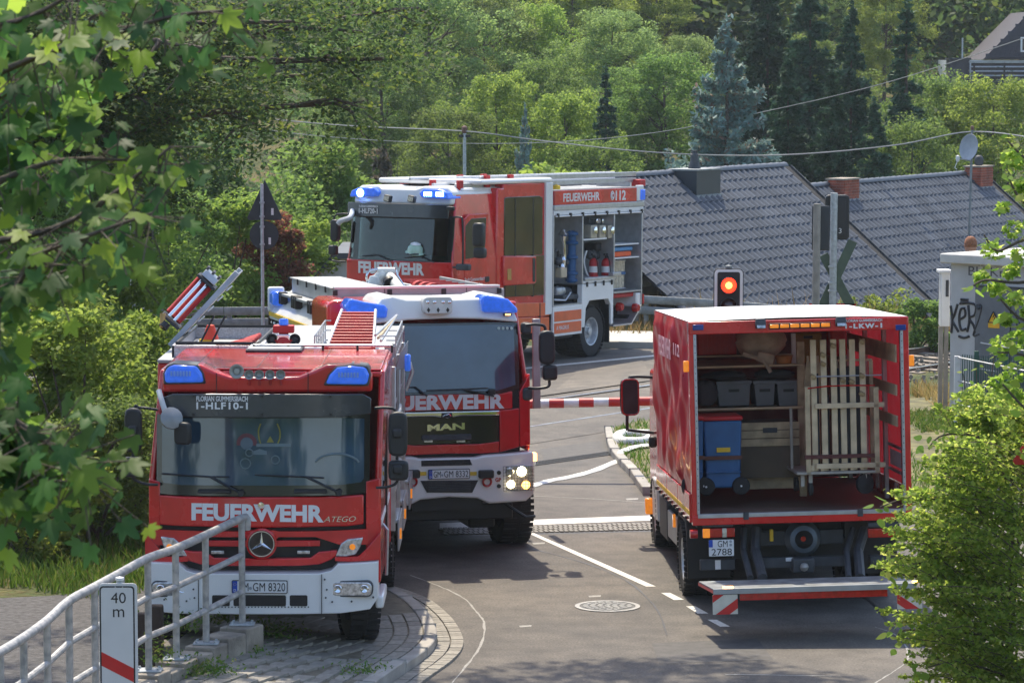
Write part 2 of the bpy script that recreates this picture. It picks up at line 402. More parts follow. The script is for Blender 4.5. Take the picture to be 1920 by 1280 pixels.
sheet('road', [(-3.9, 20), (6.4, 20), (6.4, 44), (3.0, 47), (2.7, 52), (4.6, 60), (5.0, 66.3), (-2, 67.2), (-14, 66.4), (-24, 62), (-24, 55), (-12, 55), (-5.2, 49), (-4.6, 40), (-3.9, 34)], 0.0, ASPH)
PAINT = mat('road_paint_white', (0.62, 0.61, 0.57), 0.7, noise=0.2, scale=25, detail=8)
CHALK = mat('pale_seal_line', (0.30, 0.29, 0.27), 0.8, noise=0.3, scale=20)
TAR = mat('tar_seam', (0.03, 0.03, 0.032), 0.5, noise=0.3, scale=20)
def mark(name, px, z=0.004, m=None):
 return sheet(name, [G(x, y, z)[:2] for x, y in px], z, m or PAINT)
def z8(x, y): return (x / 3.2 + 1180, y / 3.2 + 860)
def z7(x, y): return (x / 2.133 + 740, y / 2.133 + 680)
mark('lane_line', [z7(515, 672), z7(540, 672), z7(1045, 893), z7(1005, 893)])
mark('lane_dash', [z8(190, 802), z8(245, 802), z8(328, 843), z8(268, 845)])
mark('lane_dash', [z8(340, 882), z8(395, 882), z8(475, 926), z8(410, 926)])
mark('lane_dash', [z8(470, 963), z8(525, 963), z8(605, 1004), z8(545, 1004)])
mark('stop_line', [z7(180, 640), z7(1090, 607), z7(1090, 627), z7(180, 662)])
mark('edge_line', [(880, 699), (1260, 662), (1260, 664.5), (880, 702)])
def strip_line(name, px, w, z, m, wob=0.0):
 P = [Vector(G(x, y, 0)[:2]) for x, y in px]
 Q = []
 for i in range(len(P) - 1):
  for k in range(6):
   t = k / 6; p0 = P[max(i - 1, 0)]; p1 = P[i]; p2 = P[i + 1]; p3 = P[min(i + 2, len(P) - 1)]
   Q.append(0.5 * ((2 * p1) + (p2 - p0) * t + (2 * p0 - 5 * p1 + 4 * p2 - p3) * t * t + (3 * p1 - p0 - 3 * p2 + p3) * t ** 3))
 Q.append(P[-1]); vs = []
 for i, q in enumerate(Q):
  d = (Q[min(i + 1, len(Q) - 1)] - Q[max(i - 1, 0)]).normalized(); n = Vector((-d.y, d.x)); ww = w * (1 + wob * rnd.uniform(-1, 1)); q = q + n * rnd.uniform(-1, 1) * wob * w * 0.6
  vs += [(q.x + n.x * ww / 2, q.y + n.y * ww / 2, z), (q.x - n.x * ww / 2, q.y - n.y * ww / 2, z)]
 fs = [(2 * i, 2 * i + 1, 2 * i + 3, 2 * i + 2) for i in range(len(Q) - 1)]
 o = MB().add(vs, fs).build(name, m, None, smooth=0)
 if o.data.polygons[0].normal.z < 0: o.data.flip_normals()
 return kind(o, 'structure')
strip_line('sealed_crack', [(770, 1078), (822, 1098), (868, 1120), (895, 1148), (908, 1170), (903, 1205), (880, 1240), (840, 1290)], 0.022, 0.003, CHALK, 0.5)
strip_line('sealed_crack', [(1640, 1175), (1680, 1190), (1700, 1215), (1700, 1240), (1670, 1262), (1625, 1290)], 0.02, 0.003, CHALK, 0.5)
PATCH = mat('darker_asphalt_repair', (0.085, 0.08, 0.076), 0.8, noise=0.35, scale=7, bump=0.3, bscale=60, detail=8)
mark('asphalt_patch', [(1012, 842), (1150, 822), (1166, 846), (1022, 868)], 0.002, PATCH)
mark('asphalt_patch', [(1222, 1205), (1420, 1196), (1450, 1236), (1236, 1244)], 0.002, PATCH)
strip_line('tar_seam', [(900, 1010), (1010, 1032), (1110, 1060), (1180, 1092), (1230, 1140), (1250, 1190)], 0.018, 0.003, TAR, 0.5)
strip_line('tar_seam', [(1590, 1098), (1640, 1135), (1665, 1165), (1690, 1185)], 0.035, 0.003, TAR, 0.4)
strip_line('pavement_seam', [(985, 929), (1110, 935), (1240, 944)], 0.03, 0.003, CHALK, 0.2)
strip_line('pavement_seam', [(990, 831), (1080, 815), (1180, 796)], 0.05, 0.003, CHALK, 0.3)
strip_line('pavement_seam', [(1360, 1264), (1450, 1265), (1560, 1267)], 0.03, 0.003, CHALK, 0.3)
for x, y in ((1115, 1117), (985, 1173), (820, 1240), (1010, 1018), (1240, 1003), (1185, 935)): 
 mark('chalk_mark', [(x - 12, y - 1), (x + 12, y - 2), (x + 11, y + 1), (x - 10, y + 2)], 0.003, CHALK)
SETT = mat('grey_sett', (0.24, 0.23, 0.21), 0.85, noise=0.25, scale=3, bump=0.3)
base = mark('drain_channel', [z7(200, 660), z7(1080, 636), z7(1080, 672), z7(200, 694)], 0.002, TAR)
a0 = G(*z7(200, 690)); a1 = G(*z7(1080, 668)); b0 = G(*z7(200, 662)); wv = (b0 - a0) * 0.5; n = 44
sm = MB().box(0, 0.1, 0, 0.1, 0, 0.012).mesh('sett', 0)
L = (a1 - a0); ex = L.normalized(); ey = Vector((-ex.y, ex.x, 0)); dd = (b0 - a0).dot(ey) / 3
for r_ in range(3):
 for i in range(n):
  w_ = L.length / n
  o = bpy.data.objects.new('sett', None if False else sm); COL.objects.link(o); o.parent = base
  if not sm.materials: sm.materials.append(SETT)
  p = a0 + ex * (w_ * (i + (0.5 if r_ % 2 else 0))) + ey * (dd * r_); o.location = (p.x, p.y, 0.004 + rnd.uniform(-0.002, 0.003))
  o.rotation_euler = (0, 0, math.atan2(ex.y, ex.x)); o.scale = ((w_ - 0.015) * 10, (dd - 0.02) * 10, 1)
rib = mark('crossing_edge_strip', [z7(560, 396), z7(900, 347), z7(905, 360), z7(562, 408)], 0.003, CHALK)
mb = MB()
p0 = G(*z7(562, 404)); p1 = G(*z7(902, 356)); 
for i in range(60):
 p = p0.lerp(p1, (i + 0.5) / 60); mb.box(p.x - 0.018, p.x + 0.018, p.y - 0.22, p.y + 0.22, 0.0035, 0.010)
kind(mb.build('rib', TAR, rib), 'stuff')
kp = [(690, 1085), (735, 1098), (772, 1117), (800, 1143), (816, 1170), (818, 1192), (800, 1215), (760, 1243), (700, 1285), (640, 1330)]
KP = [Vector(G(x, y, 0.12)[:2]) for x, y in kp]
def smooth_path(P, k=8):
 Q = []
 for i in range(len(P) - 1):
  for j in range(k):
   t = j / k; p0 = P[max(i - 1, 0)]; p1 = P[i]; p2 = P[i + 1]; p3 = P[min(i + 2, len(P) - 1)]
   Q.append(0.5 * ((2 * p1) + (p2 - p0) * t + (2 * p0 - 5 * p1 + 4 * p2 - p3) * t * t + (3 * p1 - p0 - 3 * p2 + p3) * t ** 3))
 Q.append(P[-1]); return Q
KS = smooth_path(KP)
def offs(Q, d):
 out = []
 for i, q in enumerate(Q):
  t = (Q[min(i + 1, len(Q) - 1)] - Q[max(i - 1, 0)]).normalized(); out.append(q + Vector((-t.y, t.x)) * d)
 return out
def resample(Q, step):
 out = [Q[0]]; acc = 0
 for a, b in zip(Q, Q[1:]):
  L = (b - a).length; pos = step - acc
  while pos <= L: out.append(a.lerp(b, pos / L)); pos += step
  acc = L - (pos - step)
 return out
side = 1.0 if (offs(KS, 0.1)[20] - Vector((3, 32))).length > (KS[20] - Vector((3, 32))).length else -1.0
def zpave(x, y):
 a = min(1, max(0, (-x - 1.5) / 1.1)); return 0.12 + 0.18 * a * min(1, max(0, (33.0 - y) / 1.8))
BED = mat('sandy_joint_bed', (0.16, 0.14, 0.10), 0.95, noise=0.3, scale=9, bump=0.3)
inner = offs(KS, side * 0.14)
pav_poly = [Vector((-3.9, 34.8))] + [p for p in inner] + [Vector((-3.9, inner[-1].y))]
vs = []; fs = []; nrow = len(inner)
for i, p in enumerate(inner):
 for j in range(9):
  x = p.x + (-3.3 - p.x) * j / 8; vs.append((x, p.y, zpave(x, p.y) - 0.012))
for i in range(nrow - 1):
 for j in range(8):
  a = i * 9 + j; fs.append((a, a + 1, a + 10, a + 9))
pavement = kind(MB().add(vs, fs).build('pavement', BED, None, smooth=180), 'structure')
me = pavement.data
if me.polygons[40].normal.z < 0: me.flip_normals()
PAVER = mat('grey_concrete_paver', (0.27, 0.25, 0.215), 0.85, noise=0.22, scale=2.2, bump=0.3, bscale=60, rand=0.16)
KERB = mat('granite_kerb', (0.33, 0.31, 0.28), 0.8, noise=0.25, scale=3, bump=0.3)
def inside(p, poly):
 c = False; n = len(poly)
 for i in range(n):
  a = poly[i]; b = poly[i - 1]
  if (a.y > p.y) != (b.y > p.y) and p.x < (b.x - a.x) * (p.y - a.y) / (b.y - a.y) + a.x: c = not c
 return c
pm = MB().box(-0.5, 0.5, -0.5, 0.5, -0.03, 0.0).mesh('paver', 0); pm.materials.append(PAVER)
def paver(x, y, w, l, ang, parent=pavement, z=None, mesh=pm, nm='paver'):
 o = bpy.data.objects.new(nm, mesh); COL.objects.link(o); o.parent = parent
 o.location = (x, y, (zpave(x, y) if z is None else z) + rnd.uniform(-0.003, 0.003)); o.scale = (w, l, 1)
 o.rotation_euler = (rnd.uniform(-.006, .006), rnd.uniform(-.006, .006), ang); return o
for c in range(3):
 Q = resample(offs(KS, side * (0.14 + 0.075 + c * 0.155)), 0.25)
 for a, b in zip(Q, Q[1:]):
  m_ = (a + b) / 2
  if m_.y > 33.6 or m_.y < 28.6: continue
  d = b - a; paver(m_.x, m_.y, d.length - 0.02, 0.135, math.atan2(d.y, d.x))
zone = offs(KS, side * 0.62)
zp = [Vector((-3.2, zone[0].y))] + zone + [Vector((-3.2, zone[-1].y))]
ang = R(-24); ca, sa = math.cos(ang), math.sin(ang)
for i in range(-30, 30):
 for j in range(-24, 24):
  u = i * 0.2; v = j * 0.30 + (0.15 if i % 2 else 0)
  x = -2.0 + u * ca - v * sa; y = 31.2 + u * sa + v * ca
  if 28.9 < y < 33.4 and inside(Vector((x, y)), zp) and x > -3.0: paver(x, y, 0.185, 0.285, ang)
kerb = empty('kerb'); kind(kerb, 'structure')
KR = resample(KS, 0.5)
def curved_stone(Q, d0, d1, z0, z1, name, parent, m):
 A = offs(Q, d0); B = offs(Q, d1); vs = []
 for a, b in zip(A, B):
  vs += [(a.x, a.y, z0), (a.x, a.y, z1), (b.x, b.y, z1), (b.x, b.y, z0)]
 k = len(Q); fs = []
 for i in range(k - 1):
  p = 4 * i; q = p + 4
  fs += [(p, p + 1, q + 1, q), (p + 1, p + 2, q + 2, q + 1), (p + 2, p + 3, q + 3, q + 2)]
 fs += [(0, 1, 2, 3), (4 * k - 1, 4 * k - 2, 4 * k - 3, 4 * k - 4)]
 return MB().add(vs, fs).build(name, m, parent, bevel=0.012)
n = 8
for i in range(0, len(KS) - 1, n):
 seg = [p.copy() for p in KS[i:i + n + 1]]
 if len(seg) > 2:
  e = (seg[-1] - seg[-2]).normalized() * 0.008; seg[-1] = seg[-1] - e
  curved_stone(seg, 0.0, side * 0.138, -0.05, 0.12 + (0.03 if i > 48 else 0), 'kerb_stone', kerb, KERB)
band = kind(empty('kerb_band'), 'structure')
for c in range(2):
 Q = resample(offs(KS, -side * (0.07 + c * 0.14)), 0.115)
 for a, b in zip(Q, Q[1:]):
  m_ = (a + b) / 2; d = b - a
  if 28.6 < m_.y < 36: paver(m_.x, m_.y, d.length - 0.012, 0.125, math.atan2(d.y, d.x), band, 0.028)
FARK = mat('pale_concrete_kerb', (0.42, 0.41, 0.38), 0.85, noise=0.2, scale=2)
fk = MB(); 
a = G(1130, 652); b = G(1260, 652); 
fk.add(*(lambda t: (t.v, t.f))(MB().prism([(a.x - 1.2, a.y + 0.1), (b.x + 2.5, b.y - 0.6), (b.x + 3.2, b.y + 1.8), (a.x - 1.2, a.y + 2.9)], 'z', -0.05, 0.14)))
kind(fk.build('far_footway', FARK, None, bevel=0.02), 'structure')
VERGE = mat('dry_verge', (0.13, 0.12, 0.05), 1.0, noise=0.5, scale=4, bump=0.8, bscale=25)
vk = [(1222, 915), (1196, 880), (1178, 862), (1160, 842), (1152, 822), (1148, 800)]
VK = smooth_path([Vector(G(x, y, 0.1)[:2]) for x, y in vk], 4)
verge_poly = VK + [Vector((2.1, 52.2)), Vector((7.5, 56)), Vector((7.5, 46)), Vector((3.6, VK[0].y - 3))]
o = MB().prism([(p.x, p.y) for p in verge_poly], 'z', -0.02, 0.09).build('verge', VERGE, None, smooth=0); kind(o, 'structure')
vkerb = kind(empty('verge_kerb'), 'structure')
sgn = 1
for i in range(0, len(VK) - 1, 4):
 seg = [p.copy() for p in VK[i:i + 5]]; seg[-1] = seg[-1].lerp(seg[-2], 0.06)
 curved_stone(seg, -0.02, 0.12, -0.05, 0.11, 'kerb_stone', vkerb, KERB)
GRAV = mat('grey_gravel', (0.075, 0.073, 0.075), 0.95, noise=0.55, scale=14, bump=1.0, bscale=45, detail=10)
sheet('gravel_yard', [(-9, 22), (-3.3, 22), (-3.3, 33.5), (-3.9, 36.5), (-5.2, 35.6), (-9, 34.5)], -0.012, GRAV)
o = sheet('asphalt_path', [(5.6, 42), (10.5, 44), (9.5, 51), (6.6, 51.5)], 0.012, ASPH)
mh = empty('manhole_cover', G(1139, 1136, 0.003)); tag(mh, 'round cast iron manhole cover set in the asphalt between the trucks', 'manhole cover')
IRON = mat('worn_cast_iron', (0.33, 0.32, 0.30), 0.5, 0.3, noise=0.3, scale=12); 
MB().lathe([(0.36, 0), (0.36, 0.006), (0.31, 0.006), (0.31, 0.002)], n=32).build('rim', IRON, mh)
MB().lathe([(0.0, 0.003), (0.305, 0.003), (0.305, 0.0)], n=32).build('lid', mat('dark_cast_iron', (0.09, 0.09, 0.085), 0.6, 0.3), mh)
mb = MB()
for i in range(-6, 7):
 y = i * 0.042; hw = math.sqrt(max(0, 0.27 ** 2 - y * y))
 k = -hw
 while k < hw - 0.03:
  mb.box(k, min(k + 0.055, hw), y - 0.012, y + 0.012, 0.003, 0.009); k += 0.08
kind(mb.build('tread_pattern', IRON, mh, smooth=0), 'stuff')
# ------------------------------------------------------------------ railway
RAILTOP = mat('polished_rail', (0.75, 0.74, 0.72), 0.22, 0.9, noise=0.1)
RUST = mat('rusty_rail_web', (0.12, 0.065, 0.045), 0.85, noise=0.3, scale=8)
BALL = mat('ballast_stone', (0.19, 0.165, 0.14), 0.95, noise=0.5, scale=9, bump=1, bscale=22)
SLEEP = mat('old_sleeper', (0.24, 0.20, 0.16), 0.9, noise=0.3, scale=3, bump=0.3)
def railline(pxa, pxb, z):
 a = G(*pxa, z); b = G(*pxb, z); d = (b - a).normalized(); return a - d * 30, b + d * 28
zr = 0.05
r1 = railline((995, 799), (1740, 685), zr); r2 = railline((1049, 745), (1740, 649), zr + 0.1)
track = kind(empty('railway_track'), 'structure')
for (a, b), hz in ((r1, zr), (r2, zr + 0.1)):
 d = (b - a).normalized(); nrm = Vector((-d.y, d.x, 0))
 def bar(w0, w1, z0, z1, name, m):
  vs = [a + nrm * w0, a + nrm * w1, b + nrm * w1, b + nrm * w0]
  MB().prism([(p.x, p.y) for p in vs], 'z', z0, z1).build(name, m, track, bevel=0.004)
 bar(-0.034, 0.034, hz - 0.014, hz + 0.006, 'rail_head', RAILTOP)
 bar(-0.012, 0.012, hz - 0.13, hz - 0.0135, 'rail_web', RUST)
 bar(-0.07, 0.07, hz - 0.15, hz - 0.125, 'rail_foot', RUST)
d1 = (r1[1] - r1[0]).normalized(); n1_ = Vector((-d1.y, d1.x, 0)); mid0 = (r1[0] + r2[0]) / 2
slm = MB().box(-0.13, 0.13, -1.35, 1.35, -0.14, 0).mesh('sleeper', 30); slm.materials.append(SLEEP)
gap = abs((r2[0] - r1[0]).dot(n1_))
for i in range(96):
 p = r1[0] + d1 * (i * 0.63) + n1_ * (gap / 2)
 if -4.5 < p.x < 6.6: continue
 o = bpy.data.objects.new('sleeper', slm); COL.objects.link(o); o.parent = track; o.location = (p.x, p.y, zr - 0.07 + 0.05)
 o.rotation_euler = (0.03, 0, math.atan2(d1.y, d1.x)); 
bl = MB()
for i in range(3200):
 t = rnd.uniform(0, 60); u = rnd.gauss(gap / 2, 1.25); p = r1[0] + d1 * t + n1_ * u
 if -4.5 < p.x < 6.6 or abs(u - gap / 2) > 2.6: continue
 r_ = rnd.uniform(0.03, 0.07); q = (p.x, p.y, rnd.uniform(-0.03, 0.04)); bl.obox(q, (r_ * 1.6, r_ * 1.2, r_), (rnd.uniform(0, 3), rnd.uniform(0, 3), rnd.uniform(0, 3)))
kind(bl.build('ballast', BALL, None, smooth=0), 'stuff')
strip_line('flange_groove', [(1000, 803.5), (1100, 788), (1235, 768)], 0.10, 0.003, TAR)
strip_line('flange_groove', [(1049, 754), (1235, 729)], 0.10, 0.003, TAR)
dR = d1; ctr = r1[0]
def onrail(t, u): p = r1[0] + dR * t + n1_ * u; return p
sgn_n = 1.0 if n1_.y > 0 else -1.0
def ratX(X, u):
 t = (X - (r1[0] + n1_ * u * sgn_n).x) / dR.x; p = r1[0] + dR * t + n1_ * (u * sgn_n); return (p.x, p.y)
def slab(name, u0, z0, u1, z1):
 pts = []
 for X in (-4.4, -1.0, 2.6): pts.append((*ratX(X, u0), z0))
 for X in (2.6, -1.0, -4.4): pts.append((*ratX(X, u1), z1))
 o = MB().add(pts, [(0, 1, 4, 5), (1, 2, 3, 4)]).build(name, ASPH, None, smooth=0)
 if o.data.polygons[0].normal.z < 0: o.data.flip_normals()
 return kind(o, 'structure')
slab('crossing_panel', -1.2, 0.006, -0.04, zr)
slab('crossing_panel', 0.075, zr - 0.004, gap - 0.04, zr + 0.095)
slab('crossing_panel', gap + 0.07, zr + 0.096, gap + 3.4, 0.008)
hz = kind(MB().box(-152, 152, -62, 302, -4.3, 66).build('haze', mat('haze_air', (1, 1, 1)), None, smooth=0), 'stuff')
hm = bpy.data.materials.new('morning_haze'); hm.use_nodes = True; nt = hm.node_tree; nt.nodes.remove(nt.nodes['Principled BSDF'])
pv = nt.nodes.new('ShaderNodeVolumePrincipled'); pv.inputs['Color'].default_value = (0.80, 0.90, 1.0, 1); pv.inputs['Density'].default_value = 0.00025; pv.inputs['Anisotropy'].default_value = 0.2
nt.links.new(pv.outputs[0], nt.nodes['Material Output'].inputs['Volume']); hz.data.materials.clear(); hz.data.materials.append(hm)
# ------------------------------------------------------------------ pieces shared by the vehicles
def wheel(parent, x, y, r, w, side=1, steer=0.0, hub='steel', dual=False, rimr=None):
 """side +1: outer face towards +x"""
 rr = rimr or r * 0.56
 e = MB(); h = w / 2
 prof = [(rr, -h * 0.85), (r * 0.82, -h), (r * 0.95, -h * 0.92), (r, -h * 0.68), (r, h * 0.68), (r * 0.95, h * 0.92), (r * 0.82, h), (rr, h * 0.85), (rr * 0.97, 0), (rr, -h * 0.85)]
 e.lathe(prof, ax=(1, 0, 0), n=40)
 for k in range(40):           # tread blocks
  a = 2 * math.pi * k / 40
  for sx in (-0.5, 0.5):
   c = (sx * w * 0.62, math.cos(a) * (r + 0.002), math.sin(a) * (r + 0.002))
   e.obox(c, (w * 0.48, 2 * math.pi * r / 40 * 0.68, 0.022), (a + math.pi / 2 if False else a - math.pi / 2, 0, 0))
 ty = e.build('wheel', RUB, parent, smooth=40); ty.location = (x, y, r); ty.rotation_euler = (0, 0, R(steer))
 RIM = mat('painted_steel_rim', (0.50, 0.52, 0.54), 0.4, 0.5, noise=0.2, scale=12)
 s = side; m = MB()
 if hub == 'steel':
  m.lathe([(rr, s * h * 0.86), (rr * 0.93, s * h * 0.80), (rr * 0.84, s * h * 0.1), (rr * 0.62, s * h * 0.05), (rr * 0.50, s * h * 0.35), (rr * 0.28, s * h * 0.40), (rr * 0.26, s * h * 0.7), (0.0, s * h * 0.75)], ax=(1, 0, 0), n=28)
 else:
  m.lathe([(rr, s * h * 0.86), (rr * 0.90, s * h * 0.6), (rr * 0.75, s * h * 0.5), (rr * 0.45, s * h * 0.85), (0, s * h * 0.9)], ax=(1, 0, 0), n=28)
 for k in range(10):
  a = 2 * math.pi * k / 10; m.cyl((s * h * 0.34, math.cos(a) * rr * 0.40, math.sin(a) * rr * 0.40), (s * h * 0.5, math.cos(a) * rr * 0.40, math.sin(a) * rr * 0.40), rr * 0.045, 6)
 m.build('rim', RIM, ty, smooth=40)
 return ty
def mirror(parent, p, w, h, d=0.07, rz=0.0, name='mirror', glass=False):
 m = MB(); n = 16; pts = []
 for i in range(n):
  a = 2 * math.pi * i / n; c, s = math.cos(a), math.sin(a)
  pts.append((math.copysign(abs(c) ** 0.45, c) * w / 2, math.copysign(abs(s) ** 0.45, s) * h / 2))
 m.prism(pts, 'y', -d / 2, d / 2)
 o = m.build(name, BLK, parent, bevel=d * 0.3, seg=3, loc=p, rot=(0, 0, R(rz)))
 if glass:
  g = MB(); g.prism([(a * 0.84, b * 0.88) for a, b in pts], 'y', -d / 2 - 0.004, -d / 2 + 0.004); g.build('mirror_glass', mat('mirror_face', (0.03, 0.035, 0.04), 0.15, 0.0, noise=0.3), o)
 return o
def arm(parent, pts, r=0.016, name='mirror_arm', m=None):
 return MB().tube(smooth3(pts), r, 8).build(name, m or BLK, parent)
def smooth3(pts, k=5):
 P = [Vector(p) for p in pts]
 if len(P) < 3: return P
 Q = []
 for i in range(len(P) - 1):
  for j in range(k):
   t = j / k; p0 = P[max(i - 1, 0)]; p1 = P[i]; p2 = P[i + 1]; p3 = P[min(i + 2, len(P) - 1)]
   Q.append(0.5 * ((2 * p1) + (p2 - p0) * t + (2 * p0 - 5 * p1 + 4 * p2 - p3) * t * t + (3 * p1 - p0 - 3 * p2 + p3) * t ** 3))
 Q.append(P[-1]); return Q
def rounded(x0, x1, z0, z1, r, n=4):
 pts = []
 for cx, cz, a0 in ((x1 - r, z1 - r, 0), (x0 + r, z1 - r, 90), (x0 + r, z0 + r, 180), (x1 - r, z0 + r, 270)):
  for i in range(n + 1):
   a = R(a0 + 90 * i / n); pts.append((cx + r * math.cos(a), cz + r * math.sin(a)))
 return pts
def plate(parent, x0, x1, z0, z1, y, body, left=True, tilt=0.0):
 p = MB().prism(rounded(x0, x1, z0, z1, 0.012), 'y', y - 0.012, y).build('number_plate', INK, parent)
 w = x1 - x0; h = z1 - z0; e = 0.008
 MB().prism(rounded(x0 + e, x1 - e, z0 + e, z1 - e, 0.008), 'y', y - 0.015, y - 0.0125).build('plate_face', PLATEW, p)
 b = w * 0.085
 MB().box(x0 + e, x0 + e + b, y - 0.017, y - 0.0155, z0 + e, z1 - e).build('euro_band', PLATEB, p)
 m = MB()
 for i in range(8):
  a = 2 * math.pi * i / 8; m.box(x0 + e + b / 2 + math.cos(a) * b * 0.28 - .002, x0 + e + b / 2 + math.cos(a) * b * 0.28 + .002, y - 0.0185, y - 0.0175, z1 - h * 0.3 + math.sin(a) * b * 0.28 - .002, z1 - h * 0.3 + math.sin(a) * b * 0.28 + .002)
 kind(m.build('star_ring', YEL, p, smooth=0), 'stuff')
 front_text('D', OFFW, p, x0 + e + b * 0.25, x0 + e + b * 0.75, z0 + h * 0.14, z0 + h * 0.34, y - 0.0175, depth=0.002)
 a, c = body; t0 = x0 + e + b + w * 0.03; 
 front_text(a, INK, p, t0, t0 + w * 0.17, z0 + h * 0.18, z1 - h * 0.18, y - 0.0165, depth=0.002)
 MB().lathe([(0, 0.003), (h * 0.12, 0.003), (h * 0.12, 0)], o=(t0 + w * 0.205, y - 0.0165, z0 + h * 0.40), ax=(0, -1, 0), n=14).build('seal', mat('grey_seal', (0.3, 0.34, 0.38), 0.5), p)
 front_text(c, INK, p, t0 + w * 0.25, x1 - w * 0.04, z0 + h * 0.18, z1 - h * 0.18, y - 0.0165, depth=0.002)
 return p
def wiper(parent, a, b, y):
 """arm from pivot a to blade middle, blade along"""
 ax, az = a; bx, bz = b
 m = MB().tube([(ax, y, az), ((ax + bx) / 2, y - 0.03, (az + bz) / 2 + 0.01), (bx, y - 0.02, bz)], 0.013, 6)
 o = m.build('wiper', BLK, parent)
 return o
def beacon(parent, pts, y0, y1, name='beacon', lit=False, bevel=0.03):
 o = MB().prism(pts, 'y', y0, y1).build(name, BLUEL, parent, bevel=bevel, seg=3)
 return o
HOSER = mat('red_hose', (0.42, 0.03, 0.03), 0.7, noise=0.2)
CABW = mat('dark_footwell', (0.012, 0.012, 0.014), 0.9, noise=0.2)
SCREEN = mat('screen_painted_sky', (0.026, 0.058, 0.098), 0.025, noise=0.45, scale=1.3, spec=0.7, coat=0.5)  # blue base tone stands in for sky reflected in the glass
# ------------------------------------------------------------------ fire engine in the left foreground
def build_engine_front():
 wp = G(690, 1195, 0.12)
 F = Frame(-2.53, wp.y - 1.2, 0.12, 0.0, 0.3)
 t = empty('fire_engine', F.o, F.rot)
 tag(t, 'frontmost red fire engine with round star badge and 1-HLF10-1 on its visor', 'fire engine')
 f = F.f
 K = 0.09
 def L(*px, y=0.0): return [f(a, b, y) for a, b in px]
 cx = f(491, 1000)[0]
 X0, zb = f(276, 1045); X1, _ = f(713, 1045); XT0 = f(299, 720)[0]; XT1 = f(700, 720)[0]
 zt_ = f(491, 700)[1]; zl = f(491, 905)[1]; zv = f(491, 780)[1]
 XR = f(735, 905, 2.0)[0]
 cab = MB()
 for x0, x1, xt, sg in ((X0, X0 + 0.06, XT0, 1), (X1 - 0.06, X1, XT1 + 0.07, -1)):
  cab.add([(x0, 0.12, 0.75), (x1, 0.12, 0.75), (x1, 2.45, 0.75), (x0, 2.45, 0.75),
     (x0, 0.16, zl), (x1, 0.16, zl), (x1, 2.45, zl), (x0, 2.45, zl),
     (xt - 0.03, 0.34, zt_), (xt + 0.03, 0.34, zt_), (xt + 0.03, 2.45, zt_), (xt - 0.03, 2.45, zt_)],
    [(0, 1, 5, 4), (1, 2, 6, 5), (2, 3, 7, 6), (3, 0, 4, 7), (4, 5, 9, 8), (5, 6, 10, 9), (6, 7, 11, 10), (7, 4, 8, 11), (8, 9, 10, 11), (0, 3, 2, 1)])
 cab.box(XT0, XT1 + 0.07, 0.30, 2.45, zt_ - 0.06, zt_ - 0.005)
 cab.box(X0 + 0.06, X1 - 0.06, 2.38, 2.45, 0.75, zt_ - 0.06)
 cab.box(X0 + 0.06, X1 - 0.06, 0.16, 2.38, 0.72, 0.80)
 cab.build('cab', RED, t, bevel=0.02)
 MB().box(XT0 + 0.01, XT1 + 0.06, 0.32, 2.44, zt_ + 0.001, zt_ + 0.02).build('roof', RED, t, bevel=0.015)
 lo = L((303, 737), (340, 737), (491, 737), (640, 737), (697, 737))
 hi = L((303, 700), (312, 688), (330, 683), (375, 685), (400, 697), (430, 707), (491, 709), (560, 707), (590, 695), (612, 685), (668, 684), (688, 690), (697, 705))
 MB().strip(lo, hi, 0.06, 0.42, k=K, n=20).build('roof_fascia', RED, t, bevel=0.03, seg=3)
 for pts in ([(309, 718), (308, 700), (314, 688), (326, 684), (368, 686), (378, 700), (382, 717)], [(610, 720), (618, 703), (632, 689), (660, 686), (686, 689), (692, 703), (688, 721)]):
  P = L(*pts, y=0.02); xs_ = [p[0] for p in P]; m_ = sum(xs_) / len(xs_); zz = sum(p[1] for p in P) / len(P)
  fr = MB().prism([(m_ + (a - m_) * 1.09, zz + (b - zz) * 1.16) for a, b in P], 'y', 0.045, 0.40).build('beacon_frame', DGREY, t, bevel=0.015)
  MB().prism(P, 'y', 0.015, 0.39).build('blue_beacon', BLUEL, t, bevel=0.03, seg=3)
  c = MB()
  for i in range(7): c.box(m_ - 0.11 + i * 0.03, m_ - 0.09 + i * 0.03, 0.008, 0.016, zz - 0.03, zz + 0.02)
  kind(c.build('beacon_reflector', mat('beacon_inner', (0.2, 0.35, 0.8), 0.3, 0.3), fr, smooth=0), 'stuff')
 vis = MB().strip(L((304, 776), (350, 780), (491, 781), (640, 780), (696, 775)), L((305, 745), (325, 737), (491, 737), (680, 738), (696, 747)), -0.09, 0.035, k=K, n=20, tilt=0.06).build('sun_visor', mat('smoked_visor', (0.03, 0.035, 0.042), 0.25, noise=0.2, coat=0.5), t, bevel=0.008)
 a = f(370, 750); b = f(466, 741)
 front_text('FLORIAN GUMMERSBACH', OFFW, vis, a[0], b[0], a[1], b[1], -0.088, bold=0.02)
 a = f(370, 765); b = f(466, 752)
 front_text('1-HLF10-1', OFFW, vis, a[0], b[0], a[1], b[1], -0.091, bold=0.03, spacing=1.15)
 for px in (365, 493, 621):
  for py in (741, 775):
   q = f(px, py); MB().cyl((q[0], -0.10, q[1]), (q[0], -0.07, q[1]), 0.014, 8).build('visor_bolt', INK, vis)
 MB().strip(L((291, 926), (330, 929), (491, 931), (650, 929), (692, 925)), L((291, 780), (491, 780), (693, 780)), 0.035, 0.05, k=K, n=18, tilt=0.10).build('windscreen_surround', BLKG, t)
 ws = MB().strip(L((302, 898), (306, 905), (340, 909), (491, 910), (640, 909), (676, 905), (682, 898)), L((302, 787), (340, 785), (491, 785), (640, 785), (682, 787)), 0.0, 0.015, k=K, n=24, tilt=0.10)
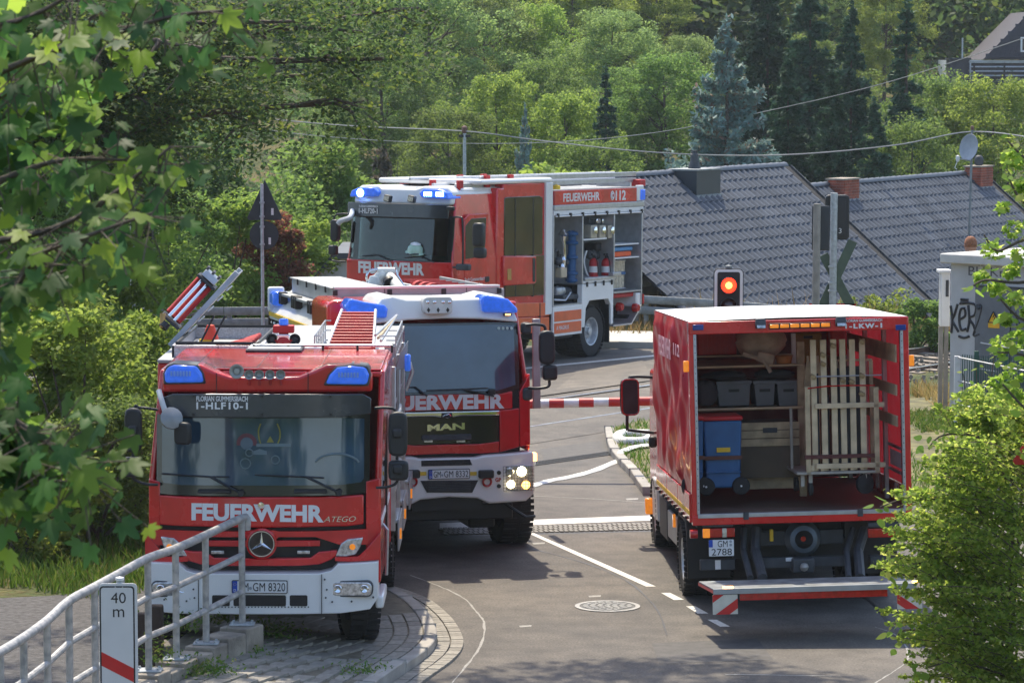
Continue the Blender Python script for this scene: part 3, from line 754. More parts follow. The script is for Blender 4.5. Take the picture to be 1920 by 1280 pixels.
 ws.build('windscreen', SCREEN, t)
 q = f(462, 832); 
 pad = MB().lathe([(0, 0.006), (0.10, 0.006), (0.10, 0)], o=(q[0], 0.045, q[1]), ax=(0, -1, 0), n=24).build('stop_paddle', mat('dim_red_print', (0.13, 0.04, 0.05), 0.6), t)
 MB().lathe([(0, 0.003), (0.062, 0.003), (0.062, 0)], o=(q[0], 0.038, q[1]), ax=(0, -1, 0), n=24).build('paddle_centre', mat('dim_blue_grey', (0.09, 0.13, 0.16), 0.6), pad)
 DY = mat('dim_yellow', (0.24, 0.22, 0.05), 0.7); DG2 = mat('dim_pale_grey', (0.13, 0.18, 0.20), 0.7)  # cab item colours dimmed, standing in for shade behind the glass
 for pts in ([(488, 795), (484, 808), (485, 822), (488, 832)], [(519, 795), (524, 808), (524, 822), (520, 832)]):
  MB().tube(smooth3([(f(*p)[0], 0.045, f(*p)[1]) for p in pts]), 0.008, 6).build('yellow_hose_loop', DY, t)
 P = L((499, 830), (513, 830), (506, 818)); MB().prism(P, 'y', 0.040, 0.046).build('yellow_triangle', DY, t)
 MB().strip(L((480, 838), (545, 838)), L((478, 832), (546, 832)), 0.03, 0.02, k=K).build('headrest_bar', DG2, t)
 MB().prism(L((484, 874), (522, 876), (500, 866), (500, 846), (486, 842), (470, 848)), 'y', 0.030, 0.034).build('folded_map', DG2, t)
 for px, py, r_ in ((467, 849, .035), (516, 862, .04), (460, 869, .05)):
  q = f(px, py); MB().tube([(q[0] + r_ * math.cos(R(a_)), 0.02, q[1] + r_ * math.sin(R(a_))) for a_ in range(0, 361, 30)], 0.007, 5).build('dash_ring', DG2, t)
 q = f(632, 872); MB().tube([(q[0] + .22 * math.cos(R(a_)), 0.02, q[1] + .11 * math.sin(R(a_))) for a_ in range(15, 170, 15)], 0.012, 6).build('steering_wheel', DG2, t)
 lowz = f(491, 909)[1]
 for (p0, p1, b0, b1) in (((452, 923), (395, 893), (303, 888), (430, 893)), ((636, 922), (575, 893), (478, 890), (608, 895))):
  P0 = f(*p0); P1 = f(*p1); B0 = f(*b0); B1 = f(*b1)
  w = MB().tube([(P0[0], -0.05, P0[1]), (P1[0], -0.035, P1[1])], 0.012, 6).build('wiper', BLK, t)
  MB().tube([(B0[0], 0.015, B0[1]), (P1[0], -0.03, P1[1]), (B1[0], -0.015, B1[1])], 0.009, 5).build('wiper_blade', BLK, w)
  MB().cyl((P0[0], -0.07, P0[1]), (P0[0], 0.05, P0[1]), 0.03, 10).build('wiper_pivot', BLK, w)
 for px in (402, 582):
  P = L((px - 32, 924), (px + 32, 924), (px + 30, 917), (px - 30, 917)); MB().prism(P, 'y', -0.03, 0.03).build('cowl_grip', BLK, t, bevel=0.008)
 MB().strip(L((285, 1085), (491, 1085), (700, 1085)), L((285, 930), (491, 930), (700, 930)), 0.10, 0.30, k=K, n=12).build('front_core', BLK, t)
 MB().strip(L((298, 984), (330, 986), (491, 989), (650, 987), (681, 984)), L((298, 929), (340, 931), (491, 932), (640, 931), (685, 929)), -0.005, 0.09, k=K, n=18, tilt=0.03).build('bonnet_flap', RED, t, bevel=0.014)
 MB().strip(L((285, 1022), (345, 1022), (392, 1006), (460, 1006), (468, 1018), (514, 1018), (522, 1006), (592, 1006), (640, 1022), (690, 1022)),
    L((285, 993), (375, 995), (395, 995.5), (460, 995.5), (466, 994), (491, 992), (516, 994), (522, 995.5), (592, 995.5), (615, 995), (690, 993)), -0.01, 0.07, k=K, n=20).build('grille_bar', RED, t, bevel=0.010)
 MB().strip(L((385, 1024), (470, 1025), (512, 1025), (600, 1024)), L((385, 1013), (470, 1013), (512, 1013), (600, 1013)), 0.008, 0.05, k=K).build('grille_bar', RED, t, bevel=0.008)
 MB().strip(L((340, 1040), (352, 1050), (375, 1057), (420, 1060), (560, 1060), (600, 1057), (622, 1048), (632, 1040)), L((340, 1030), (362, 1033), (384, 1033), (402, 1045), (470, 1046), (512, 1046), (582, 1045), (598, 1034), (632, 1031)), -0.02, 0.08, k=K, n=20).build('grille_bar', RED, t, bevel=0.010)
 MB().strip(L((275, 1052), (299, 1052)), L((277, 900), (299, 905)), 0.03, 0.22, k=K).build('corner_panel', RED, t, bevel=0.02)
 MB().strip(L((685, 1052), (714, 1050)), L((685, 905), (711, 900)), 0.03, 0.22, k=K).build('corner_panel', RED, t, bevel=0.02)
 for sg in (-1, 1):
  if sg > 0: lo = L((628, 1051), (660, 1053), (705, 1052), (713, 1048)); hi = L((628, 1043), (672, 1043), (686, 1030), (713, 1000))
  else: lo = L((271, 1048), (278, 1052), (330, 1053), (353, 1051)); hi = L((271, 998), (298, 1028), (312, 1043), (353, 1043))
  MB().strip(lo, hi, -0.035, 0.2, k=K).build('wing_panel', RED, t, bevel=0.015)
  P = L((629, 1042), (640, 1018), (652, 1010), (681, 1007), (676, 1024), (667, 1038), (650, 1042)) if sg > 0 else L((352, 1042), (338, 1018), (326, 1008), (301, 1005), (307, 1024), (316, 1036), (332, 1041))
  h = MB().prism(P, 'y', -0.02, 0.12).build('headlight', CLRL, t, bevel=0.012)
  q = f(661 if sg > 0 else 318, 1024); MB().lathe([(0, 0.006), (0.03, 0.004), (0.03, 0)], o=(q[0], -0.021, q[1]), ax=(0, -1, 0), n=14).build('indicator_bulb', ORNG, h)
 q = f(491, 1017.5)
 bd = MB().lathe([(0.0, 0.03), (0.118, 0.03), (0.118, 0)], o=(q[0], -0.02, q[1]), ax=(0, -1, 0), n=40).build('badge', BLKG, t)
 MB().lathe([(0.152, 0.0), (0.150, 0.04), (0.134, 0.045), (0.130, 0)], o=(q[0], -0.01, q[1]), ax=(0, -1, 0), n=40).build('badge_surround', RED, bd)
 MB().lathe([(0.131, 0.02), (0.127, 0.048), (0.118, 0.048), (0.115, 0.02)], o=(q[0], -0.01, q[1]), ax=(0, -1, 0), n=40).build('chrome_ring', CHROME, bd)
 m = MB()
 for k in range(3):
  a = R(90 + 120 * k); tip = (q[0] + math.cos(a) * 0.118, q[1] + math.sin(a) * 0.118)
  for s_ in (-1, 1):
   sh = (q[0] + math.cos(a + s_ * R(60)) * 0.020, q[1] + math.sin(a + s_ * R(60)) * 0.020)
   m.add([(q[0], -0.075, q[1]), (tip[0], -0.058, tip[1]), (sh[0], -0.055, sh[1])], [(0, 1, 2)])
 m.build('star', CHROME, bd, smooth=0)
 a = f(359, 975); b = f(607, 944)
 front_text('FEUERWEHR', OFFW, t, a[0], b[0], a[1], b[1], -0.006, k=K, tilt=0.03, bold=0.045, slope=-0.012)
 a = f(607, 978); b = f(667, 968)
 front_text('ATEGO', CHROME, t, a[0], b[0], a[1], b[1], -0.008, k=K, bold=0.0, shear=0.3)
 q = f(490, 946); MB().lathe([(0, 0.02), (0.03, 0.018), (0.036, 0)], o=(q[0], -0.02, q[1]), ax=(0, -1, 0), n=16).build('bonnet_emblem', CHROME, t)
 for px in (408, 569):
  P = L((px - 12, 1038), (px + 12, 1038), (px + 12, 1032), (px - 12, 1032)); o = MB().prism(P, 'y', 0.0, 0.08).build('strobe_lamp', CLRL, t, bevel=0.004)
 lo = L((282, 1146), (330, 1148), (491, 1146), (640, 1146), (700, 1143), (708, 1130))
 hi = L((282, 1053), (338, 1053), (352, 1066), (372, 1071), (600, 1071), (622, 1066), (634, 1053), (708, 1052))
 lo = L((272, 1138), (290, 1143), (330, 1146), (491, 1147), (640, 1146), (694, 1141), (709, 1120)); hi = L((272, 1052), (338, 1053), (352, 1066), (372, 1071), (600, 1071), (622, 1066), (634, 1054), (709, 1053))
 MB().strip(lo, hi, -0.13, 0.30, k=K + 0.03, n=26).build('bumper', WHITE, t, bevel=0.02, seg=3)
 for x0, x1 in ((400, 433), (440, 538), (545, 578)):
  a = f(x0, 1131); b = f(x1, 1111); MB().prism(rounded(a[0], b[0], a[1], b[1], 0.015), 'y', -0.134, -0.126).build('bumper_opening', INK, t)
 m = MB()
 for i in range(30):
  a = f(400 + i * 6.2, 1133); m.cyl((a[0], -0.138, a[1]), (a[0], -0.128, a[1]), 0.007, 6)
 kind(m.build('step_studs', DGREY, t), 'stuff')
 for px in (374, 604):
  a = f(px, 1146); b = f(px + 1, 1072); MB().box(a[0], a[0] + 0.006, -0.134, -0.12, a[1], b[1]).build('bumper_seam', INK, t)
 for px, py in ((610, 1082), (614, 1101), (612, 1116), (660, 1124), (624, 1124), (700, 1118), (365, 1100), (352, 1122), (310, 1120), (367, 1116)):
  a = f(px, py); MB().cyl((a[0], -0.14 + K * (abs(a[0]) / 1.15) ** 4, a[1]), (a[0], -0.11 + K * (abs(a[0]) / 1.15) ** 4, a[1]), 0.009, 8).build('bumper_bolt', DGREY, t)
 for x0, x1 in ((618, 698), (287, 357)):
  a = f(x0, 1113); b = f(x1, 1088); fl = MB().prism(rounded(a[0], b[0], a[1], b[1], 0.05), 'y', -0.105, 0.0).build('fog_lamp', CLRL, t, bevel=0.01)
  MB().prism(rounded(a[0] - 0.012, b[0] + 0.012, a[1] - 0.012, b[1] + 0.012, 0.06), 'y', -0.095, -0.01).build('lamp_bezel', DGREY, fl, bevel=0.005)
  for px in (x0 + 16, x1 - 14):
   c = f(px, 1100); MB().lathe([(0, -0.004), (0.035, 0.008), (0.042, 0)], o=(c[0], -0.108, c[1]), ax=(0, -1, 0), n=16).build('reflector', CHROME, fl)
 a = f(437, 1107); b = f(541, 1083)
 plate(t, a[0], b[0], a[1], b[1], -0.135, ('GM', 'GM 8320'))
 for sg in (-1, 1):
  wheel(t, sg * 0.96, 1.2, 0.44, 0.27, sg, steer=14 if sg > 0 else 14)
  for dx in (0.78, 1.07): wheel(t, sg * dx, 4.5, 0.44, 0.24, sg)
 m = MB()
 m.box(-0.85, 0.85, 0.5, 6.3, 0.45, 0.75); m.box(-1.05, 1.05, 0.25, 2.4, 0.62, 0.78)
 m.build('chassis', INK, t, bevel=0.02)
 xs_ = X1 + 0.003
 MB().prism([(0.45, 1.62), (1.35, 1.62), (1.35, 2.28), (0.58, 2.28)], 'x', X1 - 0.035, X1 + 0.004).build('side_window', SGLAS, t)
 MB().box(X1 - 0.01, X1 + 0.006, 0.25, 2.3, 1.30, 1.36).build('side_stripe', OFFW, t)
 MB().box(X1 - 0.01, X1 + 0.02, 0.05 + 1.25, 1.27, 0.85, 2.3).build('door_seam', INK, t)
 MB().tube([(X1 + 0.05, 0.30, 0.8), (X1 + 0.06, 0.30, 1.25), (X1 + 0.01, 0.34, 1.3)], 0.018, 6).build('grab_rail', ALU, t)
 MB().box(X1 - 0.05, X1 + 0.03, 0.10, 0.9, 0.5, 0.62).build('wheel_arch_trim', WHITE, t, bevel=0.02)
 for x in (-0.62, 0.0, 0.62): MB().box(x - 0.003, x + 0.003, 0.34, 2.42, zt_ + 0.0201, zt_ + 0.0225).build('roof_seam', INK, t)
 for px in (405, 577): a = f(px, 736); b = f(px, 700); MB().box(a[0] - 0.003, a[0] + 0.003, 0.052, 0.062, a[1], b[1]).build('fascia_seam', INK, t)
 def mp(px, py, y=0.0): a = f(px, py, y); return (a[0], y, a[1])
 arm(t, [mp(702, 765), mp(722, 764), mp(740, 768), mp(744, 790), mp(744, 880), mp(744, 903), mp(728, 912), mp(705, 914)], 0.014)
 arm(t, [mp(296, 768), mp(262, 764), mp(252, 770), mp(249, 880), mp(252, 898), mp(275, 907), mp(296, 908)], 0.014)
 mirror(t, mp(746, 813, -0.05), 0.19, 0.44, 0.10); mirror(t, mp(747, 881, -0.05), 0.20, 0.20, 0.10)
 mirror(t, mp(250, 806, -0.05), 0.17, 0.44, 0.10); mirror(t, mp(248, 875, -0.05), 0.18, 0.20, 0.10)
 for px, py in ((744, 812), (745, 880), (249, 806), (248, 875)):
  p = mp(px, py, -0.12); MB().obox(p, (0.09, 0.06, 0.09)).build('mirror_clamp', BLK, t, bevel=0.02)
 arm(t, [mp(298, 733, -0.02), mp(303, 750, -0.12), mp(312, 778, -0.2), mp(318, 790, -0.22)], 0.028, m=mat('light_grey_plastic', (0.5, 0.51, 0.52), 0.5))
 m = MB().lathe([(0, -0.06), (0.07, -0.05), (0.10, 0.0), (0.11, 0.05), (0.06, 0.08), (0, 0.09)], n=16)
 m.build('front_mirror', mat('grey_mirror_shell', (0.23, 0.24, 0.25), 0.35, coat=0.4), t, loc=mp(320, 786, -0.25), rot=(R(60), R(35), 0))
 mirror(t, mp(343, 812, -0.28), 0.17, 0.22, 0.08, name='kerb_mirror', rz=-20)
 q = mp(444, 696, -0.02)
 MB().lathe([(0.02, 0.12), (0.03, 0.02), (0.068, 0.0), (0.072, -0.012), (0.058, -0.012), (0.03, 0.01), (0.028, -0.004), (0, -0.006)], o=q, ax=(0, 1, 0), n=24).build('loudspeaker', mat('grey_green_metal', (0.33, 0.35, 0.34), 0.4, 0.4), t)
 for i, px in enumerate((467, 486, 506, 526)):
  q = mp(px, 702, -0.02); h = MB().lathe([(0.016, 0.25), (0.020, 0.06), (0.046, 0.0), (0.048, -0.008), (0.040, -0.006), (0.024, 0.03), (0, 0.04)], o=q, ax=(0, 1, 0), n=20).build('air_horn', mat('grey_green_metal', (0.33, 0.35, 0.34), 0.4, 0.4), t)
  MB().cyl((q[0], 0.05, q[2] - 0.11), (q[0], 0.05, q[2] - 0.03), 0.012, 8).build('horn_bracket', REDD, h)
 # ---- superstructure behind the crew cab
 BX0, BX1 = -1.22, 1.24
 zB = 2.70
 m = MB().box(BX0, BX1, 2.52, 6.9, 0.78, zB - 0.02); m.build('body', RED, t, bevel=0.02)
 MB().box(BX0, BX1, 2.50, 6.92, zB - 0.02, zB + 0.02).build('body_roof', ALUM, t, bevel=0.01)
 for i, y0 in enumerate((2.62, 4.05, 5.5)):
  bay = MB().box(BX1 - 0.01, BX1 + 0.012, y0, y0 + 1.3, 1.05, 2.5).build('locker_bay', DGREY, t)
  for s_ in range(4): MB().box(BX1, BX1 + 0.02, y0 + 0.03, y0 + 1.27, 1.2 + s_ * 0.32, 1.23 + s_ * 0.32).build('shelf', ALU, bay)
  MB().box(BX1 - 0.01, BX1 + 0.05, y0 - 0.06, y0 - 0.01, 0.9, 2.65).build('bay_post', ALU, t, bevel=0.01)
 for k, (y0, z0, w_) in enumerate(((2.6, 0.98, 0.07), (4.3, 0.95, 0.06), (5.6, 1.0, 0.09))):
  MB().box(BX1, BX1 + w_, y0, y0 + 0.9, z0, z0 + 0.04).build('folding_step', ALU, t, bevel=0.01)
  MB().box(BX1 + w_, BX1 + w_ + 0.02, y0, y0 + 0.9, z0 - 0.3, z0 + 0.04).build('step_flap', ALUM, t, bevel=0.005)
  MB().box(BX1 + w_ + 0.015, BX1 + w_ + 0.04, y0 + 0.1, y0 + 0.2, z0 - 0.18, z0 - 0.08).build('amber_marker', ORNG, t)
 for z_ in (1.5, 1.75, 2.1):
  MB().tube([(BX1 + 0.05, 2.6, z_), (BX1 + 0.07, 3.2, z_ + 0.02), (BX1 + 0.05, 3.9, z_)], 0.02, 6).build('side_rail', ALU, t)
 # ---- roof gear
 yb = 2.75
 def b_(px, py, y=yb): a = f(px, py, y); return (a[0], y, a[1])
 z0 = zB + 0.02
 def topz(py, y=yb): return f(491, py, y)[1]
 DIAM = mat('chequer_plate', (0.48, 0.47, 0.50), 0.4, 0.5, noise=0.25, scale=45, bump=0.3, bscale=60)
 xa = f(322, 660, yb)[0]; xm = f(409, 660, yb)[0]; xb = f(492, 660, yb)[0]; zt2 = topz(648)
 lb = MB()
 lb.box(xa, xb, yb, yb + 0.03, z0, zt2); lb.box(xa, xa + 0.03, yb, yb + 2.3, z0, zt2); lb.box(xb - 0.03, xb, yb, yb + 2.3, z0, zt2); lb.box(xa, xb, yb + 2.27, yb + 2.3, z0, zt2)
 box_ = lb.build('roof_locker', DIAM, t, bevel=0.006)
 MB().box(xm - 0.004, xm + 0.004, yb - 0.004, yb + 0.002, z0, zt2).build('locker_seam', INK, box_)
 r_ = MB(); r_.tube([(xa + .05, yb + .05, zt2 + .02), (xb - .05, yb + .05, zt2 + .02), (xb - .02, yb + 2.2, zt2 + .02), (xa + .05, yb + 2.2, zt2 + .02), (xa + .05, yb + .05, zt2 + .02)], 0.018, 6); r_.build('locker_seal', BLK, box_)
 m = MB()
 for i in range(5): m.tube([(xa + 0.45 + i * 0.03, yb + 0.3, zt2 - 0.03), (xb - 0.15, yb + 0.5 + i * 0.25, zt2 - 0.02)], 0.028, 8)
 m.build('red_hose', HOSER, box_)
 q = b_(532, 668, 2.6)
 pod = MB(); x_, y_, _ = q; zz = zB
 pod.lathe([(0.07, 0), (0.06, 0.05), (0.09, 0.10), (0.10, 0.22), (0.08, 0.26), (0, 0.27)], o=(x_, y_, zz), n=18)
 pod.box(x_ - 0.11, x_ + 0.11, y_ - 0.06, y_ + 0.08, zz + 0.30, zz + 0.38); pod.cyl((x_, y_, zz + 0.2), (x_, y_, zz + 0.33), 0.05)
 pd = pod.build('lamp_pod', REDD, t, bevel=0.01)
 for s_ in (-1, 1):
  MB().lathe([(0.03, 0.10), (0.06, 0.03), (0.062, 0), (0.05, 0.0), (0.03, 0.03), (0, 0.03)], o=(x_ + s_ * 0.12, y_ - 0.06, zz + 0.235), ax=(0, 1, 0), n=18).build('spot_lamp', BLK, pd)
 MB().lathe([(0.05, 0), (0.05, 0.05), (0.04, 0.065), (0, 0.07)], o=(x_, y_, zz + 0.385), n=18).build('small_beacon', BLUEL, pd)
 MB().box(x_ - 0.07, x_ + 0.07, y_ - 0.07, y_ - 0.05, zz + 0.19, zz + 0.29).build('pod_bracket', CHROME, pd, bevel=0.01)
 a = b_(466, 673, 2.4); b = b_(570, 679, 2.4)
 MB().box(a[0], b[0], 2.0, 2.55, zt_ + 0.02, zt_ + 0.05).build('roof_hatch', DGREY, t, bevel=0.01)
 MB().box(a[0] + 0.02, b[0] - 0.02, 2.03, 2.52, zt_ + 0.05, zt_ + 0.06).build('hatch_lid', ALU, t)
 a = b_(495, 665, 2.7); b = b_(615, 651, 2.7); MB().box(a[0], b[0], 2.68, 2.9, z0, b[2]).build('roof_panel', WHITE, t, bevel=0.01)
 a = b_(476, 668, 2.3); b = b_(735, 672, 2.3)
 MB().tube([(a[0], 2.3, zt_ + 0.07), (b[0], 2.3, zt_ + 0.07)], 0.014, 8).build('hand_rail', ALU, t)
 for i in range(5): x = a[0] + (b[0] - a[0]) * i / 4; MB().box(x - 0.012, x + 0.012, 2.28, 2.32, zt_, zt_ + 0.075).build('rail_foot', INK, t)
 xa, _, _ = b_(612, 660); xb, _, _ = b_(700, 660)
 cg = MB(); zA = z0 + 0.05; zC = topz(618, 3.2)
 L0 = 2.72; L1 = 4.7; x0c = f(590, 650, yb)[0]; x1c = f(742, 650, yb)[0]
 for x in (x0c, x1c):
  for z in (z0 + 0.02, z0 + 0.13, z0 + 0.24): cg.tube([(x, L0, z), (x, L1, z)], 0.008, 5)
 for k in range(7):
  y = L0 + (L1 - L0) * k / 6
  for x in (x0c, x1c): cg.tube([(x, y, z0), (x, y, z0 + 0.24)], 0.008, 5)
 for y in (L0, L1):
  for z in (z0 + 0.02, z0 + 0.13, z0 + 0.24): cg.tube([(x0c, y, z), (xa - 0.06, y, z)], 0.008, 5); cg.tube([(xb + 0.06, y, z), (x1c, y, z)], 0.008, 5)
 cage = cg.build('wire_cage', ALU, t)
 MB().box(x0c + 0.01, x0c + 0.14, L0 + 0.02, L0 + 0.16, z0, z0 + 0.12).build('end_box', ALUM, t, bevel=0.01)
 MB().box(x1c - 0.12, x1c - 0.0, L0 + 0.02, L0 + 0.2, z0 + 0.02, z0 + 0.16).build('end_box', ALUM, t, bevel=0.01)
 st = MB().tube([(xa, L0, z0 + 0.10), (xa + 0.06, L1, z0 + 0.36)], 0.018, 6).build('stretcher_rail', ALU, t)
 MB().tube([(xb, L0, z0 + 0.10), (xb - 0.06, L1, z0 + 0.36)], 0.018, 6).build('stretcher_rail', ALU, t)
 for k in range(13):
  y = L0 + 0.05 + k * 0.15; u = k / 13; zz = z0 + 0.10 + 0.25 * u; MB().cyl((xa + 0.06 * u, y, zz), (xb - 0.06 * u, y, zz), 0.02, 8).build('slat', REDD, t)
 for k in range(3):
  MB().box(xa, xb, L0 - 0.03, L0 - 0.01, z0 + 0.01 + k * 0.03, z0 + 0.03 + k * 0.03).build('slat', REDD, t, bevel=0.004)
 for x in (xa, xb): MB().box(x - 0.025, x + 0.025, L0 - 0.06, L0 + 0.02, z0 - 0.01, z0 + 0.13).build('end_cap', REDD, t, bevel=0.01)
 for s_ in range(3): MB().cyl((x1c - 0.16 - s_ * 0.03, L0 + 0.1, z0 + 0.18 + 0.03 * s_), (x1c - 0.06, L1, z0 + 0.3), 0.016, 8).build('pole', WOOD if s_ == 1 else ALU, t)
 q0 = f(744, 700, 3.0); q1 = f(770, 640, 3.0)
 MB().prism([(q0[0] - 0.02, q0[1] + 0.05), (q1[0] - 0.1, q1[1] - 0.09), (q1[0] - 0.02, q1[1] + 0.03), (q0[0] + 0.11, q0[1] + 0.08)], 'y', 2.75, 2.80).build('raised_flap', ALUM, t, bevel=0.01)
 a = f(765, 681, 2.72); MB().box(a[0] - 0.035, a[0] + 0.03, 2.66, 2.74, a[1] - 0.08, a[1] + 0.1).build('flank_beacon', BLUEL, t, bevel=0.02)
 a = f(772, 695, 2.9); MB().tube([(a[0] - 0.02, 2.8, a[1] + 0.1), (a[0] + 0.01, 2.8, a[1]), (a[0] - 0.06, 2.8, a[1] - 0.2)], 0.02, 8).build('flap_strut', ALU, t)
 g0 = Vector((f(322, 652, 3.4)[0], 3.4, f(322, 652, 3.4)[1])); g1 = Vector((f(448, 514, 3.9)[0], 3.9, f(448, 514, 3.9)[1]))
 ax_ = (g1 - g0).normalized(); side_ = Vector((0, 1, 0)); up_ = ax_.cross(side_).normalized()
 if up_.z < 0: up_ = -up_
 def gp(u, v, w_): return g0 + ax_ * u + side_ * v + up_ * w_
 Lg = (g1 - g0).length
 def beam(u0, u1, v0, v1, w0, w1, name, m, par=t, bevel=0.006):
  vs = [gp(u, v, w_) for w_ in (w0, w1) for u, v in ((u0, v0), (u1, v0), (u1, v1), (u0, v1))]
  return MB().add(vs, [(0, 3, 2, 1), (4, 5, 6, 7), (0, 1, 5, 4), (1, 2, 6, 5), (2, 3, 7, 6), (3, 0, 4, 7)]).build(name, m, par, bevel=bevel)
 gt = beam(0, Lg, 0, 0.05, 0.0, 0.06, 'ladder_gantry', ALUM)
 beam(0, Lg, 0.5, 0.55, 0.0, 0.06, 'gantry_rail', ALUM, gt)
 beam(0, Lg, 0.05, 0.5, 0.0, 0.012, 'gantry_sheet', ALU, gt)
 for i in range(6): beam(0.1 + i * 0.16, 0.13 + i * 0.16, 0.0, 0.55, -0.03, -0.011, 'rung', ALU, gt)
 for i in range(3):
  v = -0.06 - 0.0 * i; w0 = 0.14 + i * 0.075
  m = MB().cyl(gp(0.25, 0.1 + i * 0.05, w0), gp(0.78, 0.1 + i * 0.05, w0), 0.032, 12); m.build('red_roller', REDD, gt)
 for i in range(2): MB().cyl(gp(0.24, 0.05, 0.178 + i * 0.075), gp(0.80, 0.05, 0.178 + i * 0.075), 0.018, 10).build('silver_tube', CHROME, gt)
 beam(0.19, 0.225, 0, 0.3, 0.08, 0.33, 'end_block', BLK, gt); beam(0.80, 0.835, 0, 0.3, 0.08, 0.33, 'end_block', BLK, gt)
 beam(0.85, 0.93, 0.02, 0.25, 0.12, 0.30, 'pump_end', ALU, gt)
 for w_ in (0.12, 0.20, 0.28): beam(0.93, 0.97, 0.03, 0.2, w_, w_ + 0.03, 'pump_fin', DGREY, gt)
 MB().cyl(gp(0.10, 0.0, 0.22), gp(0.17, 0.0, 0.22), 0.05, 14).build('pipe_end', BLK, gt); MB().cyl(gp(0.10, 0.0, 0.22), gp(0.22, 0, 0.32), 0.03, 10).build('elbow', mat('brass', (0.5, 0.3, 0.1), 0.4, 0.6), gt)
 for px in (384, 405):
  a = b_(px, 644, 3.2); MB().tube([(a[0] - 0.05, 3.2, a[2]), (a[0] + 0.10, 3.2, a[2] + 0.3)], 0.012, 6).build('strap', BLK, t)
 a = b_(395, 632, 3.4); MB().lathe([(0, 0.16), (0.04, 0.15), (0.09, 0.0), (0.07, 0)], o=(a[0], 3.4, a[2] - 0.02), n=14).build('traffic_cone', mat('cone_red', (0.8, 0.06, 0.02), 0.5), t)
 MB().box(a[0] - 0.12, a[0] + 0.02, 3.35, 3.5, a[2] - 0.06, a[2] - 0.02).build('yellow_strap', YEL, t)
 return t
engine_front = build_engine_front()
